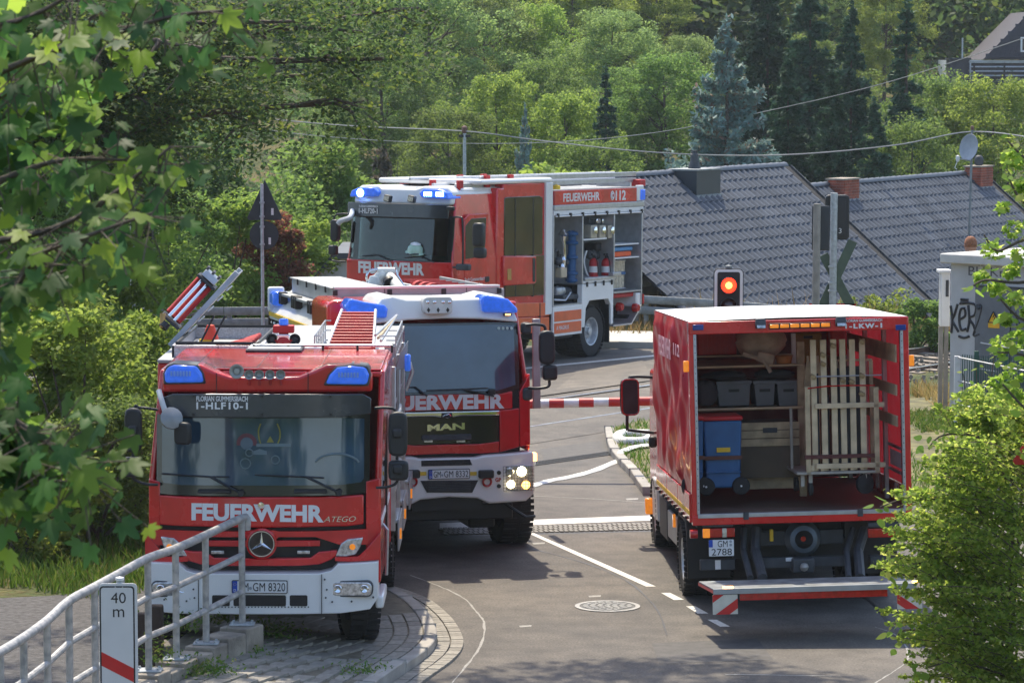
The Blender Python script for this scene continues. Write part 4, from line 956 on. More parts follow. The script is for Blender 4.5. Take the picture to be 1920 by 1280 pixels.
# ------------------------------------------------------------------ fire engine in the middle, behind the first
def build_engine_middle():
 wp = G(955, 1015, 0.0)
 F = Frame(-0.79, wp.y - 1.47, 0.04, 11.0, 0.0, -2.0)
 t = empty('fire_engine', F.o, F.rot)
 tag(t, 'middle fire engine with lit headlamps, white roof fairing and MAN on its black grille', 'fire engine')
 f = F.f; K = 0.10
 def L(*px, y=0.0): return [f(a, b, y) for a, b in px]
 XR = f(1000, 800)[0]; XL = -XR; c0 = f(838, 800)[0]
 def sym(pts):            # mirror an outline given for the right half
  return [(2 * c0 - x, z) for x, z in reversed(pts) if x > c0 + 0.02] + pts
 XR = f(998, 800)[0]; XL = 2 * c0 - XR
 xt = f(978, 590)[0]; xtl = 2 * c0 - xt
 zf = f(838, 562)[1]; zs = f(838, 735)[1]; z2 = f(838, 850)[1]
 cab = MB()
 for s_, xa, xb in ((1, XR, xt), (-1, XL, xtl)):
  o = -s_ * 0.06
  cab.add([(xa, 0.14, z2), (xa + o, 0.14, z2), (xa + o, 2.4, z2), (xa, 2.4, z2), (xa, 0.16, zs), (xa + o, 0.16, zs), (xa + o, 2.4, zs), (xa, 2.4, zs), (xb, 0.34, zf - 0.05), (xb + o, 0.34, zf - 0.05), (xb + o, 2.4, zf - 0.05), (xb, 2.4, zf - 0.05)],
    [(0, 1, 5, 4), (1, 2, 6, 5), (2, 3, 7, 6), (3, 0, 4, 7), (4, 5, 9, 8), (5, 6, 10, 9), (6, 7, 11, 10), (7, 4, 8, 11), (8, 9, 10, 11), (0, 3, 2, 1)])
 cab.box(xtl, xt, 0.3, 2.4, zf - 0.10, zf - 0.04); cab.box(XL + 0.06, XR - 0.06, 2.3, 2.4, z2, zf - 0.1)
 cab.build('cab', RED, t, bevel=0.03)
 hi = sym(L((838, 562), (905, 560), (930, 553), (950, 556), (965, 575), (975, 600))); lo = sym(L((838, 598), (905, 599), (975, 605)))
 MB().strip(lo, hi, 0.10, 1.3, k=K, n=26, tilt=0.35).build('roof_fairing', WHITE, t, bevel=0.04, seg=3)
 for s_ in (-1, 1):
  P = L((907, 586), (903, 560), (912, 553), (955, 561), (972, 578), (974, 587)) if s_ > 0 else L((657, 595), (648, 576), (658, 560), (688, 567), (724, 572), (729, 580), (727, 597))
  o = MB().prism(P, 'y', 0.06, 0.55).build('blue_beacon', BLUEL, t, bevel=0.03, seg=3)
  q = f(954 if s_ > 0 else 690, 590 if s_ > 0 else 603)
  l_ = MB().box(q[0] - 0.05, q[0] + 0.05, 0.06, 0.13, q[1] - 0.015, q[1] + 0.015).build('marker_lamp', DGREY, t, bevel=0.008)
  MB().box(q[0] - 0.03, q[0] + 0.03, 0.05, 0.062, q[1] - 0.008, q[1] + 0.008).build('marker_bulb', LITO, l_)
 a = f(612, 612, 0.9); b = f(640, 562, 0.9)
 MB().prism([(a[0], a[1] - 0.4), (a[0], b[1] - 0.05), (b[0] - 0.1, b[1]), (b[0] + 0.12, b[1]), (b[0] + 0.1, a[1] - 0.4)], 'y', 0.85, 2.3).build('crew_cab', RED, t, bevel=0.05, seg=3)
 a = f(794, 589); b = f(848, 556)
 hs = MB().prism(rounded(a[0], b[0], a[1], b[1], 0.05), 'y', -0.02, 0.22).build('lamp_housing', mat('pale_grey_casting', (0.62, 0.61, 0.58), 0.5), t, bevel=0.012)
 for px in (801, 814, 830, 842):
  q = f(px, 566); MB().lathe([(0.024 if px in (814, 830) else 0.016, 0.0), (0.02, 0.012), (0.0, 0.02)], o=(q[0], -0.02, q[1]), ax=(0, -1, 0), n=14).build('reversing_bulb', CHROME, hs)
 for px in (803, 821, 839):
  q = f(px, 581); w = 0.02; MB().prism([(q[0] - w, q[1]), (q[0], q[1] - w * 1.6), (q[0] + w, q[1]), (q[0], q[1] + w * 1.6)], 'y', -0.024, -0.019).build('housing_opening', INK, hs)
 MB().strip(sym(L((838, 739), (930, 738), (977, 730))), sym(L((838, 607), (930, 605), (977, 606))), 0.05, 0.05, k=K, n=18, tilt=0.12).build('windscreen_surround', BLKG, t)
 ws = MB().strip(sym(L((838, 733), (930, 733), (968, 722))), sym(L((838, 611), (930, 609), (972, 611))), 0.01, 0.015, k=K, n=24, tilt=0.12)
 wso = ws.build('windscreen', SCREEN, t)
 def onws(px, py): p = f(px, py); return p
 for px in (938, 946, 954, 962):
  q = f(px, 616); MB().lathe([(0, 0.004), (0.018, 0.004), (0.018, 0)], o=(q[0], 0.10, q[1]), ax=(0, -1, 0), n=10).build('test_badge', mat('pale_green_sticker', (0.5, 0.6, 0.55), 0.5), wso)
 a = f(757, 652); b = f(762, 640)
 tx = f(710, 640); ty = f(762, 630)
 front_text('1-HLF10-2'[:0] + '00-1', mat('pale_green_print', (0.4, 0.6, 0.55), 0.5), wso, f(744, 640)[0], f(761, 640)[0], f(744, 640)[1], f(744, 628)[1], 0.08, bold=0.03)
 front_text('SBACH', mat('pale_green_print', (0.4, 0.6, 0.55), 0.5), wso, f(740, 640)[0], f(760, 640)[0], f(744, 625)[1], f(744, 619)[1], 0.08, bold=0.02)
 for (p0, p1, b0, b1) in (((925, 742), (868, 729), (800, 732), (915, 727)), ((800, 742), (778, 725), (720, 730), (795, 738))):
  P0 = f(*p0); P1 = f(*p1); B0 = f(*b0); B1 = f(*b1)
  w = MB().tube([(P0[0], -0.04, P0[1]), (P1[0], -0.03, P1[1])], 0.012, 6).build('wiper', BLK, t)
  MB().tube([(B0[0], 0.0, B0[1]), (P1[0], -0.025, P1[1]), (B1[0], -0.01, B1[1])], 0.009, 5).build('wiper_blade', BLK, w)
 q = f(922, 735); MB().box(q[0] - 0.04, q[0] + 0.04, -0.05, 0.05, q[1] - 0.03, q[1] + 0.04).build('wiper_pivot', BLK, t, bevel=0.01)
 MB().strip(sym(L((838, 870), (935, 870), (996, 850))), sym(L((838, 740), (935, 740), (978, 730))), 0.09, 0.3, k=K).build('front_core', INK, t)
 MB().strip(sym(L((838, 768), (935, 768), (962, 766))), sym(L((838, 739), (935, 739), (962, 733))), 0.0, 0.09, k=K, n=18, tilt=0.02).build('bonnet_flap', RED, t, bevel=0.012)
 MB().strip(L((937, 848), (975, 838), (975, 838)), L((937, 768.5), (962, 767), (975, 765)), 0.0, 0.09, k=K).build('side_panel', RED, t, bevel=0.012)
 MB().strip(sym(L((838, 850), (900, 850), (937, 848))), sym(L((838, 833), (900, 832), (937, 827))), 0.0, 0.09, k=K, n=18).build('lower_panel', RED, t, bevel=0.012)
 MB().strip(L((976, 838), (997, 835)), L((976, 735), (997, 700)), 0.02, 0.15, k=K).build('corner_panel', RED, t, bevel=0.015)
 lq = L((976, 835), (997, 830)); 
 MB().strip([(2 * c0 - x, z) for x, z in reversed(lq)], [(2 * c0 - x, z) for x, z in reversed(L((976, 735), (997, 700)))], 0.02, 0.15, k=K).build('corner_panel', RED, t, bevel=0.015)
 xsl = [(2 * c0 - x, z) for x, z in reversed(L((937, 848), (975, 838)))]; xsh = [(2 * c0 - x, z) for x, z in reversed(L((937, 768.5), (975, 765)))]
 MB().strip(xsl, xsh, 0.0, 0.09, k=K).build('side_panel', RED, t, bevel=0.012)
 MB().strip(sym(L((838, 784), (862, 779), (937, 778))), sym(L((838, 771), (937, 769))), -0.03, 0.1, k=K, n=18).build('chrome_bar', CHROME, t, bevel=0.012)
 gr = MB().strip(sym(L((838, 831), (925, 831), (935, 823))), sym(L((838, 780), (936, 779))), 0.015, 0.06, k=K, n=18).build('grille', BLKG, t)
 a = f(806, 826); b = f(892, 813); MB().prism(rounded(a[0] - 0.1, b[0] - 0.05, a[1], b[1], 0.02), 'y', -0.005, 0.02).build('grille_recess', DGREY, gr, bevel=0.01)
 for px in (803, 864):
  a = f(px - 8, 829); b = f(px + 8, 825); MB().box(a[0], b[0], -0.008, 0.01, a[1], b[1]).build('strobe_lamp', CLRL, gr)
 a = f(801, 808); b = f(871, 794)
 front_text('MAN', CHROME, gr, a[0], b[0], a[1], b[1], 0.005, bold=0.04, depth=0.02, slope=0.03)
 a = f(826, 783); b = f(848, 773); em = MB().prism([(a[0], a[1]), (b[0], a[1]), (b[0] - 0.01, b[1]), (a[0] + 0.01, b[1])], 'y', -0.036, -0.02).build('lion_emblem', INK, t, bevel=0.004)
 MB().tube([(a[0] + 0.02, -0.038, a[1] + 0.015), (a[0] + 0.05, -0.038, b[1] - 0.025), (a[0] + 0.08, -0.038, b[1] - 0.02), (b[0] - 0.045, -0.038, b[1] - 0.012), (b[0] - 0.025, -0.038, a[1] + 0.02)], 0.006, 5).build('lion_line', CHROME, em)
 a = f(709, 769); b = f(946, 741)
 z_ = f(946, 768)[1]
 front_text('FEUERWEHR', OFFW, t, a[0], b[0], f(838, 768)[1] + 0.0, f(838, 740)[1], -0.005, k=K, tilt=0.02, bold=0.045)
 lo = sym(L((838, 930), (892, 932), (915, 942), (985, 938), (1001, 925))); hi = sym(L((838, 857), (890, 856), (905, 852), (1000, 846)))
 MB().strip(lo, hi, -0.12, 0.32, k=K + 0.03, n=26).build('bumper', WHITE, t, bevel=0.025, seg=3)
 MESH = mat('black_mesh', (0.02, 0.02, 0.021), 0.6, noise=0.8, scale=60)
 for name, x0, x1, y0, y1 in (('upper_mesh', 787, 882, 872, 859),):
  a = f(x0, y0); b = f(x1, y1); MB().prism([(a[0], a[1]), (b[0], a[1]), (b[0] - 0.03, b[1]), (a[0] - 0.0, b[1])], 'y', -0.128, -0.10).build(name, MESH, t)
 P = L((797, 921), (882, 921), (893, 898), (785, 899)); lm = MB().prism(P, 'y', -0.13, -0.10).build('lower_mesh', MESH, t)
 for i in range(6):
  z = P[0][1] + 0.02 + i * 0.02; MB().box(P[0][0] + 0.02, P[1][0] - 0.02, -0.134, -0.128, z, z + 0.008).build('mesh_bar', DGREY, lm)
 a = f(799, 897); b = f(877, 876); plate(t, a[0], b[0], a[1] + 0.004, b[1], -0.135, ('GM', 'GM 8332'))
 for x0, x1 in ((893, 921), (755, 783)):
  a = f(x0, 894); b = f(x1, 878); MB().prism(rounded(a[0], b[0], a[1], b[1], 0.02), 'y', -0.20, -0.12).build('bumper_lamp', BLK, t, bevel=0.015)
 for x0, x1 in ((878, 890), (784, 796)):
  a = f(x0, 889); b = f(x1, 882); MB().box(a[0], b[0], -0.136, -0.12, a[1], b[1]).build('yellow_tag', YEL, t)
 for px in (909, 770):
  q = f(px, 901); pts = [(q[0] + 0.05 * math.cos(R(a_)), -0.15 - 0.01 * math.sin(R(a_)), q[1] + 0.05 * math.sin(R(a_))) for a_ in range(0, 361, 24)]
  MB().tube(pts, 0.014, 8).build('towing_ring', REDL, t)
 for py in (884, 909):
  q = f(932, py); MB().cyl((q[0], -0.13, q[1]), (q[0], -0.10, q[1]), 0.025, 12).build('sensor', INK, t)
 a = f(925, 901); b = f(936, 893); front_text('GP', REDL, t, a[0], b[0], a[1], b[1], -0.125, bold=0.03)
 for s_ in (1, -1):
  a = f(940, 918); b = f(997, 871)
  def M(x): return x if s_ > 0 else 2 * c0 - x
  x0, x1 = sorted((M(a[0]), M(b[0])))
  hc = MB().prism(rounded(x0, x1, a[1], b[1], 0.03), 'y', -0.10, 0.05).build('headlamp_cluster', CLRL, t, bevel=0.01)
  for px, py, r_, m_ in ((953, 883, 0.055, CLRL), (975, 882, 0.06, LITW), (955, 906, 0.05, LITW), (983, 907, 0.05, LITO)):
   q = f(px, py); MB().lathe([(0, 0.02), (r_ * 0.7, 0.018), (r_, 0.0)], o=(M(q[0]), -0.10, q[1]), ax=(0, -1, 0), n=18).build('lamp_lens', m_, hc)
  g = MB()
  for i in range(12):
   x = x0 + (x1 - x0) * i / 11; g.tube([(x, -0.135, a[1]), (x, -0.135, b[1])], 0.0025, 4)
  for i in range(9):
   z = a[1] + (b[1] - a[1]) * i / 8; g.tube([(x0, -0.137, z), (x1, -0.137, z)], 0.0025, 4)
  kind(g.build('wire_guard', DGREY, hc, smooth=0), 'stuff')
 q = f(1004, 858); MB().box(q[0] - 0.03, q[0] + 0.04, 0.1, 0.25, q[1] - 0.05, q[1] + 0.05).build('side_indicator', LITO, t, bevel=0.01)
 MB().box(-0.95, 0.85, 0.15, 6.5, 0.42, 0.62).build('chassis', INK, t, bevel=0.02)
 MB().strip(sym(L((838, 955), (905, 955))), sym(L((838, 925), (905, 925))), 0.0, 0.2, k=K).build('under_tray', INK, t)
 a = f(876, 988, 0.8); b = f(925, 930, 0.8); MB().box(a[0], b[0], 0.7, 1.5, a[1], b[1]).build('air_tank', INK, t, bevel=0.03)
 q0 = f(935, 935, -0.05); q1 = f(985, 968, -0.05); q2 = f(1002, 966, -0.05)
 MB().tube([(q0[0], 0.1, q0[1]), (q1[0], -0.1, q1[1]), (q2[0], -0.1, q2[1])], 0.018, 6).build('bumper_lever', BLK, t)
 for s_ in (-1, 1):
  wheel(t, s_ * (f(955, 970, 1.3)[0]), 1.3, 0.48, 0.34, s_, steer=4)
  for dx in (0.72, 1.04): wheel(t, s_ * dx, 5.3, 0.48, 0.28, s_)
 def mp(px, py, y=0.0): a = f(px, py, y); return (a[0], y, a[1])
 q = mp(986, 615, 0.12); MB().obox(q, (0.12, 0.12, 0.14)).build('mirror_mount', DGREY, t, bevel=0.03)
 arm(t, [mp(985, 610), mp(1003, 608), mp(1020, 611), mp(1023, 622)], 0.018); arm(t, [mp(1028, 680), mp(1030, 712), mp(1028, 724), mp(1008, 728), mp(990, 727)], 0.018)
 mirror(t, mp(1025, 651, -0.04), 0.19, 0.41, 0.12); mirror(t, mp(1031, 698, -0.04), 0.18, 0.19, 0.12)
 q = mp(988, 738, 0.1); MB().obox(q, (0.13, 0.12, 0.16)).build('lower_mount', DGREY, t, bevel=0.04)
 a = f(990, 765, 2.6); b = f(1010, 597, 2.6); MB().box(a[0] + 0.05, b[0], 2.5, 2.56, a[1], b[1]).build('open_flap', ALUM, t, bevel=0.008)
 # ---- body
 zB = f(780, 566, 2.45)[1] - 0.02
 BXL = -1.25; BXR = 1.15; BY0 = 2.45; BY1 = 7.1
 MB().box(BXL + 0.35, BXR, BY0, BY1, 0.8, zB - 0.03).build('body', RED, t, bevel=0.02)
 MB().box(BXL + 0.05, BXR, BY0 - 0.01, BY1, zB - 0.03, zB).build('body_roof', ALUM, t)
 a = f(628, 566, BY0); b = f(935, 538, BY0)
 zp = b[1]
 fp = MB().box(a[0], b[0], BY0 - 0.03, BY0, zB, zp).build('front_parapet', ALUM, t, bevel=0.006)
 MB().box(a[0] - 0.01, b[0] + 0.01, BY0 - 0.04, BY0 + 0.14, zp, zp + 0.03).build('parapet_cap', WHITE, fp, bevel=0.006)
 for u in (0.0, 0.33, 0.66, 1.0):
  x = a[0] + (b[0] - a[0]) * u; MB().box(x - 0.03, x + 0.03, BY0 - 0.05, BY0 - 0.03, zp - 0.08, zp - 0.01).build('cap_hinge', BLK, fp, bevel=0.006)
 for u in (0.3, 0.8):
  x = a[0] + (b[0] - a[0]) * u; MB().box(x - 0.004, x + 0.004, BY0 - 0.036, BY0 - 0.029, zB, zp).build('parapet_seam', INK, fp)
 MB().box(b[0] - 0.03, b[0], BY0, BY1 - 0.3, zB, zp).build('side_parapet', ALUM, t, bevel=0.006)
 lk = MB().box(a[0] - 0.02, a[0] + 0.62, BY0 + 0.1, BY1 - 0.4, zB, zp - 0.0).build('roof_locker', ALUM, t, bevel=0.01)
 MB().box(a[0] - 0.05, a[0] + 0.66, BY0 + 0.08, BY1 - 0.38, zp, zp + 0.02).build('locker_lid', ALUM, lk, bevel=0.008)
 for i in range(5): y = BY0 + 0.5 + i * 0.95; MB().box(a[0] - 0.06, a[0] - 0.04, y, y + 0.05, zp - 0.06, zp + 0.02).build('locker_catch', INK, lk)
 for i in range(8): y = BY0 + 0.8 + i * 0.5; MB().box(a[0] + 1.5, a[0] + 2.1, y, y + 0.05, zB + 0.14, zB + 0.16).build('roof_rung', REDD, t)
 MB().box(a[0] + 1.3, a[0] + 1.36, BY0 + 0.4, BY1 - 0.4, zB, zB + 0.16).build('ladder_rail', ALU, t); MB().box(a[0] + 2.2, a[0] + 2.26, BY0 + 0.4, BY1 - 0.4, zB, zB + 0.16).build('ladder_rail', ALU, t)
 for i in range(4):
  x = a[0] + 0.95 + i * 0.12; MB().tube([(x, BY0 + 0.5, zB + 0.10), (x, BY1 - 0.6, zB + 0.12)], 0.035, 8).build('suction_hose', BLK if i % 2 else DGREY, t)
 MB().box(b[0] - 0.5, b[0] - 0.12, BY0 + 0.7, BY0 + 1.6, zB, zp - 0.02).build('tool_case', DGREY, t, bevel=0.02)
 for i in range(3): MB().cyl((b[0] - 0.75, BY0 + 0.5 + i * 0.5, zB + 0.12), (b[0] - 0.75, BY0 + 0.7 + i * 0.5, zB + 0.12), 0.12, 14).build('hose_reel', HOSER, t)
 Y = 4.3
 def cp(px, py, y=Y): q = f(px, py, y); return Vector((q[0], y, q[1]))
 WC = mat('white_cannon_paint', (0.70, 0.70, 0.66), 0.35, noise=0.15, coat=0.3)
 c0_ = cp(703, 532)
 wc = MB().lathe([(0, 0.12), (0.07, 0.10), (0.11, 0.0), (0.10, -0.08), (0.06, -0.14), (0.09, -0.3)], o=c0_, n=18).build('water_cannon', WC, t)
 MB().tube(smooth3([cp(705, 528), cp(716, 514), cp(730, 518), cp(752, 545, 3.4)]), 0.07, 12, radii=None).build('cannon_barrel', WC, wc)
 MB().cyl(cp(708, 508), cp(740, 508), 0.05, 14).build('cannon_head', WC, wc)
 MB().cyl(cp(728, 527, 3.95), cp(731, 531, 3.9), 0.085, 14).build('barrel_collar', INK, wc)
 MB().tube(smooth3([cp(690, 531), cp(687, 518), cp(694, 507), cp(709, 505)]), 0.016, 6).build('cannon_handle', CHROME, wc)
 MB().tube([cp(742, 506), cp(745, 516), cp(760, 540)], 0.014, 6).build('cannon_stay', CHROME, wc)
 for i in range(4): MB().cyl(cp(668 + i * 4, 540), cp(668 + i * 4, 530), 0.012, 6).build('blue_light_bar', BLUEON, t)
 s0 = F.s(606, 608, BXL); s1 = F.s(517, 563, BXL)
 y0, zz0 = BY0 - 0.1, zB - 0.28
 FX = BXL - 0.02
 MB().add([(FX, y0, zz0), (FX, BY1, zz0), (FX + 0.34, BY1, zB + 0.05), (FX + 0.34, y0, zB + 0.05), (FX + 0.05, y0, zz0), (FX + 0.05, BY1, zz0), (FX + 0.39, BY1, zB + 0.03), (FX + 0.39, y0, zB + 0.03)],
    [(0, 3, 2, 1), (4, 5, 6, 7), (0, 1, 5, 4), (1, 2, 6, 5), (2, 3, 7, 6), (3, 0, 4, 7)]).build('slanted_flap', WHITE, t, bevel=0.01)
 MB().box(FX - 0.015, FX + 0.02, y0, BY1, zz0 - 0.05, zz0).build('yellow_edge', YEL, t)
 MB().box(FX - 0.005, FX + 0.03, y0, BY1, zz0 - 0.09, zz0 - 0.05).build('white_edge', WHITE, t)
 for y in (3.2, 3.4, 4.7, 4.9, 5.1, 6.3, 6.5):
  MB().box(FX + 0.06, FX + 0.16, y, y + 0.09, zz0 + 0.13, zz0 + 0.30).build('flap_handle', INK, t, bevel=0.01)
 MB().box(FX - 0.02, FX + 0.2, BY1 - 0.55, BY1 - 0.1, zz0 + 0.10, zB + 0.02).build('rear_beacon', BLUEL, t, bevel=0.04)
 MB().box(FX - 0.03, FX + 0.2, BY1 - 0.1, BY1 + 0.02, zz0, zB + 0.07).build('rear_post', OFFW, t, bevel=0.03)
 MB().tube([(FX + 0.03, y0 + 0.1, zz0 - 0.15), (FX + 0.03, BY1, zz0 - 0.15)], 0.02, 8).build('roller_rail', OFFW, t)
 for i in range(12):
  y = y0 + 0.3 + i * 0.42; MB().box(FX, FX + 0.08, y, y + 0.05, zz0 - 0.2, zz0 - 0.09).build('rail_clip', INK, t)
 for i in range(9):
  y = y0 + 0.5 + i * 0.55; MB().tube([(FX + 0.09, y, zz0 - 0.2), (FX + 0.10, y, zz0 - 1.0)], 0.025, 6).build('hanging_line', OFFW if i % 2 else DGREY, t)
 MB().box(BXL + 0.08, BXL + 0.36, BY0, BY1, 0.9, zz0 - 0.1).build('locker_bay', DGREY, t)
 return t
engine_middle = build_engine_middle()
# ------------------------------------------------------------------ fire engine beyond the tracks, seen on its open flank
SGLAS_D = mat('dark_side_glass', (0.012, 0.014, 0.016), 0.05, coat=1.0)
def build_engine_back():
 F = Frame(-2.20, 60.2, 0.09, -30.0, 0.0, -0.9)
 t = empty('fire_engine', F.o, F.rot)
 tag(t, 'farthest fire engine beyond the tracks with open side lockers and a ladder on its roof', 'fire engine')
 f = F.f; K = 0.09
 def L(*px, y=0.0): return [f(a, b, y) for a, b in px]
 XR = f(868, 560)[0]; XL = f(640, 560)[0]; XX = max(abs(XL), XR)
 XR = 1.17; XL = -1.17; c0 = 0.0
 SX = 1.18                                  # side plane of the cab
 def S(px, py, x=SX): return F.s(px, py, x)
 zr = f(760, 352)[1]; zv = f(760, 382)[1]; zg = f(760, 408)[1]; zb = f(760, 488)[1]
 print('T3 heights', zr, zv, zg, zb)
 a915 = S(915, 400)[0]; y_cab = S(945, 400)[0]; y_c1 = S(1022, 400)[0]; y_c2 = S(1034, 400)[0]; y_end = S(1203, 400)[0]
 print('T3 lengths', a915, y_cab, y_c1, y_c2, y_end)
 cab = MB()
 for s_ in (-1, 1):
  x0, x1 = s_ * 1.18, s_ * 1.12; xt0, xt1 = s_ * 1.08, s_ * 1.02
  cab.add([(x0, 0.12, 0.9), (x1, 0.12, 0.9), (x1, y_cab, 0.9), (x0, y_cab, 0.9), (x0, 0.12, zb), (x1, 0.12, zb), (x1, y_cab, zb), (x0, y_cab, zb), (xt0, 0.36, zr - 0.1), (xt1, 0.36, zr - 0.1), (xt1, y_cab, zr - 0.1), (xt0, y_cab, zr - 0.1)],
    [(0, 1, 5, 4), (1, 2, 6, 5), (2, 3, 7, 6), (3, 0, 4, 7), (4, 5, 9, 8), (5, 6, 10, 9), (6, 7, 11, 10), (7, 4, 8, 11), (8, 9, 10, 11), (0, 3, 2, 1)])
 cab.box(-1.0, 1.0, 0.4, y_cab, zr - 0.16, zr - 0.1)
 cab.build('cab', RED, t, bevel=0.03)
 MB().strip([(-1.12, zb), (1.12, zb)], [(-1.12, zb + 0.01), (1.12, zb + 0.01)], 0.1, 2.2).build('dashboard', SEAT, t)
 MB().box(-1.1, 1.1, 2.0, 2.1, 0.9, zr - 0.16).build('cab_back', SEAT, t)
 def xz(*px): return L(*px)
 MB().strip([(-1.10, zv - 0.01), (1.10, zv - 0.01)], [(-1.08, zr - 0.06), (-0.95, zr + 0.02), (-0.55, zr + 0.03), (-0.45, zr - 0.02), (0.3, zr - 0.02), (0.45, zr + 0.03), (0.95, zr + 0.02), (1.08, zr - 0.08)], 0.12, 2.3, k=K, n=20, tilt=0.3).build('roof_fairing', WHITE, t, bevel=0.04, seg=3)
 MB().box(-1.06, 1.06, 0.6, y_cab, zr - 0.1, zr + 0.0).build('cab_roof', WHITE, t, bevel=0.05, seg=3)
 for s_ in (-1, 1):
  P = [(s_ * 1.10, zr - 0.20), (s_ * 1.06, zr - 0.08), (s_ * 0.90, zr - 0.02), (s_ * 0.55, zr - 0.02), (s_ * 0.45, zr - 0.10), (s_ * 0.50, zr - 0.18)]
  b = MB().prism(P, 'y', 0.06, 0.55).build('blue_beacon', BLUEL if s_ > 0 else BLUEL, t, bevel=0.03, seg=3)
  if s_ > 0:
   for i in range(4):
    for j in (0, 1): MB().box(0.58 + i * 0.045 + j * 0.26, 0.60 + i * 0.045 + j * 0.26, 0.04, 0.07, zr - 0.15, zr - 0.07).build('led_strip', BLUEON, b)
  else:
   MB().lathe([(0, 0.05), (0.05, 0.04), (0.08, 0)], o=(-0.85, 0.06, zr - 0.12), ax=(0, -1, 0), n=14).build('flash_lamp', BLUEON, b)
 vis = MB().strip([(-1.12, zg), (1.12, zg)], [(-1.12, zv), (1.12, zv)], -0.06, 0.04, k=K, n=18, tilt=0.1).build('sun_visor', mat('smoked_visor', (0.02, 0.024, 0.03), 0.2), t, bevel=0.01)
 a = f(687, 395); b = f(729, 387); front_text('1-HLF20-1', OFFW, vis, -0.80, -0.38, zg + 0.06, zg + 0.16, -0.062, bold=0.03, spacing=1.1)
 front_text('FLORIAN GUMMERSBACH', OFFW, vis, -0.80, -0.38, zg + 0.175, zg + 0.215, -0.055, bold=0.02)
 for x0, x1, z0_, z1_ in ((-1.14, -1.04, zb - 0.03, zg + 0.04), (1.04, 1.14, zb - 0.03, zg + 0.04), (-1.04, 1.04, zb - 0.03, zb + 0.02)):
  MB().strip([(x0, z0_), (x1, z0_)], [(x0, z1_), (x1, z1_)], 0.05, 0.03, k=K, n=6, tilt=0.1).build('windscreen_frame', BLKG, t)
 ws = MB().strip([(-1.08, zb + 0.03), (-1.0, zb), (1.0, zb), (1.08, zb + 0.03)], [(-1.06, zg), (1.06, zg)], 0.01, 0.008, k=K, n=20, tilt=0.10).build('windscreen', glass_mat('dark_screen', (0.40, 0.46, 0.44), 0.005), t)
 for x0, x1 in ((-0.75, -0.1), (0.2, 0.85)):
  MB().tube([(x1, -0.03, zb - 0.02), ((x0 + x1) / 2, -0.03, zb + 0.09), (x0, -0.01, zb + 0.05)], 0.012, 6).build('wiper', BLK, t)
 MB().strip([(-1.18, 0.9), (1.18, 0.9)], [(-1.18, zb - 0.02), (1.18, zb - 0.02)], 0.0, 0.2, k=K, n=14).build('front_panel', RED, t, bevel=0.015)
 ztx = f(745, 515)[1]; ztt = f(745, 492)[1]
 front_text('FEUERWEHR', OFFW, t, -0.86, 0.62, ztx, ztt, -0.006, k=K, bold=0.045)
 MB().strip([(-1.1, 0.5), (1.1, 0.5)], [(-1.1, 0.89), (1.1, 0.89)], -0.1, 0.4, k=K).build('bumper', WHITE, t, bevel=0.02)
 def hp(px, py): q = f(px, py, 0.0); return q
 for px, py in ((729, 372), (774, 373)):
  q = f(px, py, -0.05); sl = MB().obox((q[0], -0.08, q[1]), (0.15, 0.10, 0.13), (0, R(12), 0)).build('spot_lamp', BLK, t, bevel=0.02)
  MB().obox((q[0], -0.135, q[1]), (0.11, 0.01, 0.09), (0, R(12), 0)).build('lamp_glass', CLRL, sl)
 for i in range(5):
  q = f(746 + i * 10, 363 - i * 0.5, 0.3); MB().lathe([(0.02, 0.2), (0.025, 0.05), (0.05, 0), (0.04, 0), (0, 0.03)], o=(q[0], 0.3, q[1]), ax=(0, 1, 0), n=14).build('air_horn', CHROME, t)
 q = f(846, 391); MB().obox((q[0], -0.02, q[1]), (0.16, 0.08, 0.08)).build('rain_sensor_cover', INK, t, bevel=0.02)
 a = f(638, 560, 1.2); b = f(672, 360, 1.2); MB().box(-1.50, -1.22, 1.0, 1.06, 1.3, 3.15).build('open_crew_door', INK, t, bevel=0.02)
 def mp(px, py, y=0.0): a = f(px, py, y); return (a[0], y, a[1])
 arm(t, [mp(660, 402), mp(640, 401), mp(628, 405), mp(625, 420)], 0.018); mirror(t, mp(629, 432, -0.02), 0.17, 0.42, 0.14); mirror(t, mp(625, 469, -0.02), 0.17, 0.19, 0.14)
 arm(t, [mp(622, 478), mp(621, 487), mp(633, 490), mp(648, 490)], 0.016)
 MB().tube(smooth3([mp(661, 395, 0.0), mp(656, 408, -0.25), mp(640, 414, -0.4), mp(634, 420, -0.42)]), 0.05, 8, radii=None).build('front_mirror', mat('light_grey_plastic', (0.5, 0.5, 0.5), 0.5), t)
 def side(name, px, x0, x1, m, par=t, bevel=0.0, x=None):
  P = [S(a_, b_, x if x is not None else x1) for a_, b_ in px]
  return MB().prism(P, 'x', x0, x1).build(name, m, par, bevel=bevel)
 side('door_panel', [(871, 583), (916, 583), (916, 400), (880, 402), (871, 412)], SX - 0.04, SX + 0.012, RED, bevel=0.012)
 side('door_window', [(873, 486), (909, 480), (912, 408), (884, 410), (873, 424)], SX, SX + 0.018, SGLAS_D, bevel=0.004)
 side('door_handle', [(911, 529), (918, 528), (918, 518), (911, 519)], SX + 0.01, SX + 0.03, INK, bevel=0.006)
 a = S(870, 526); b = S(908, 526)
 side_text('Stadt Gummersbach', OFFW, t, a[0], b[0], a[1] - 0.02, a[1] + 0.05, SX + 0.013, depth=0.003)
 side_text('Feuerwehr', OFFW, t, a[0] + 0.1, b[0] - 0.1, a[1] - 0.11, a[1] - 0.06, SX + 0.013, depth=0.003)
 def sp(px, py, x=SX + 0.2): q = S(px, py, x); return (x, q[0], q[1])
 q = f(872, 410, 0.1)
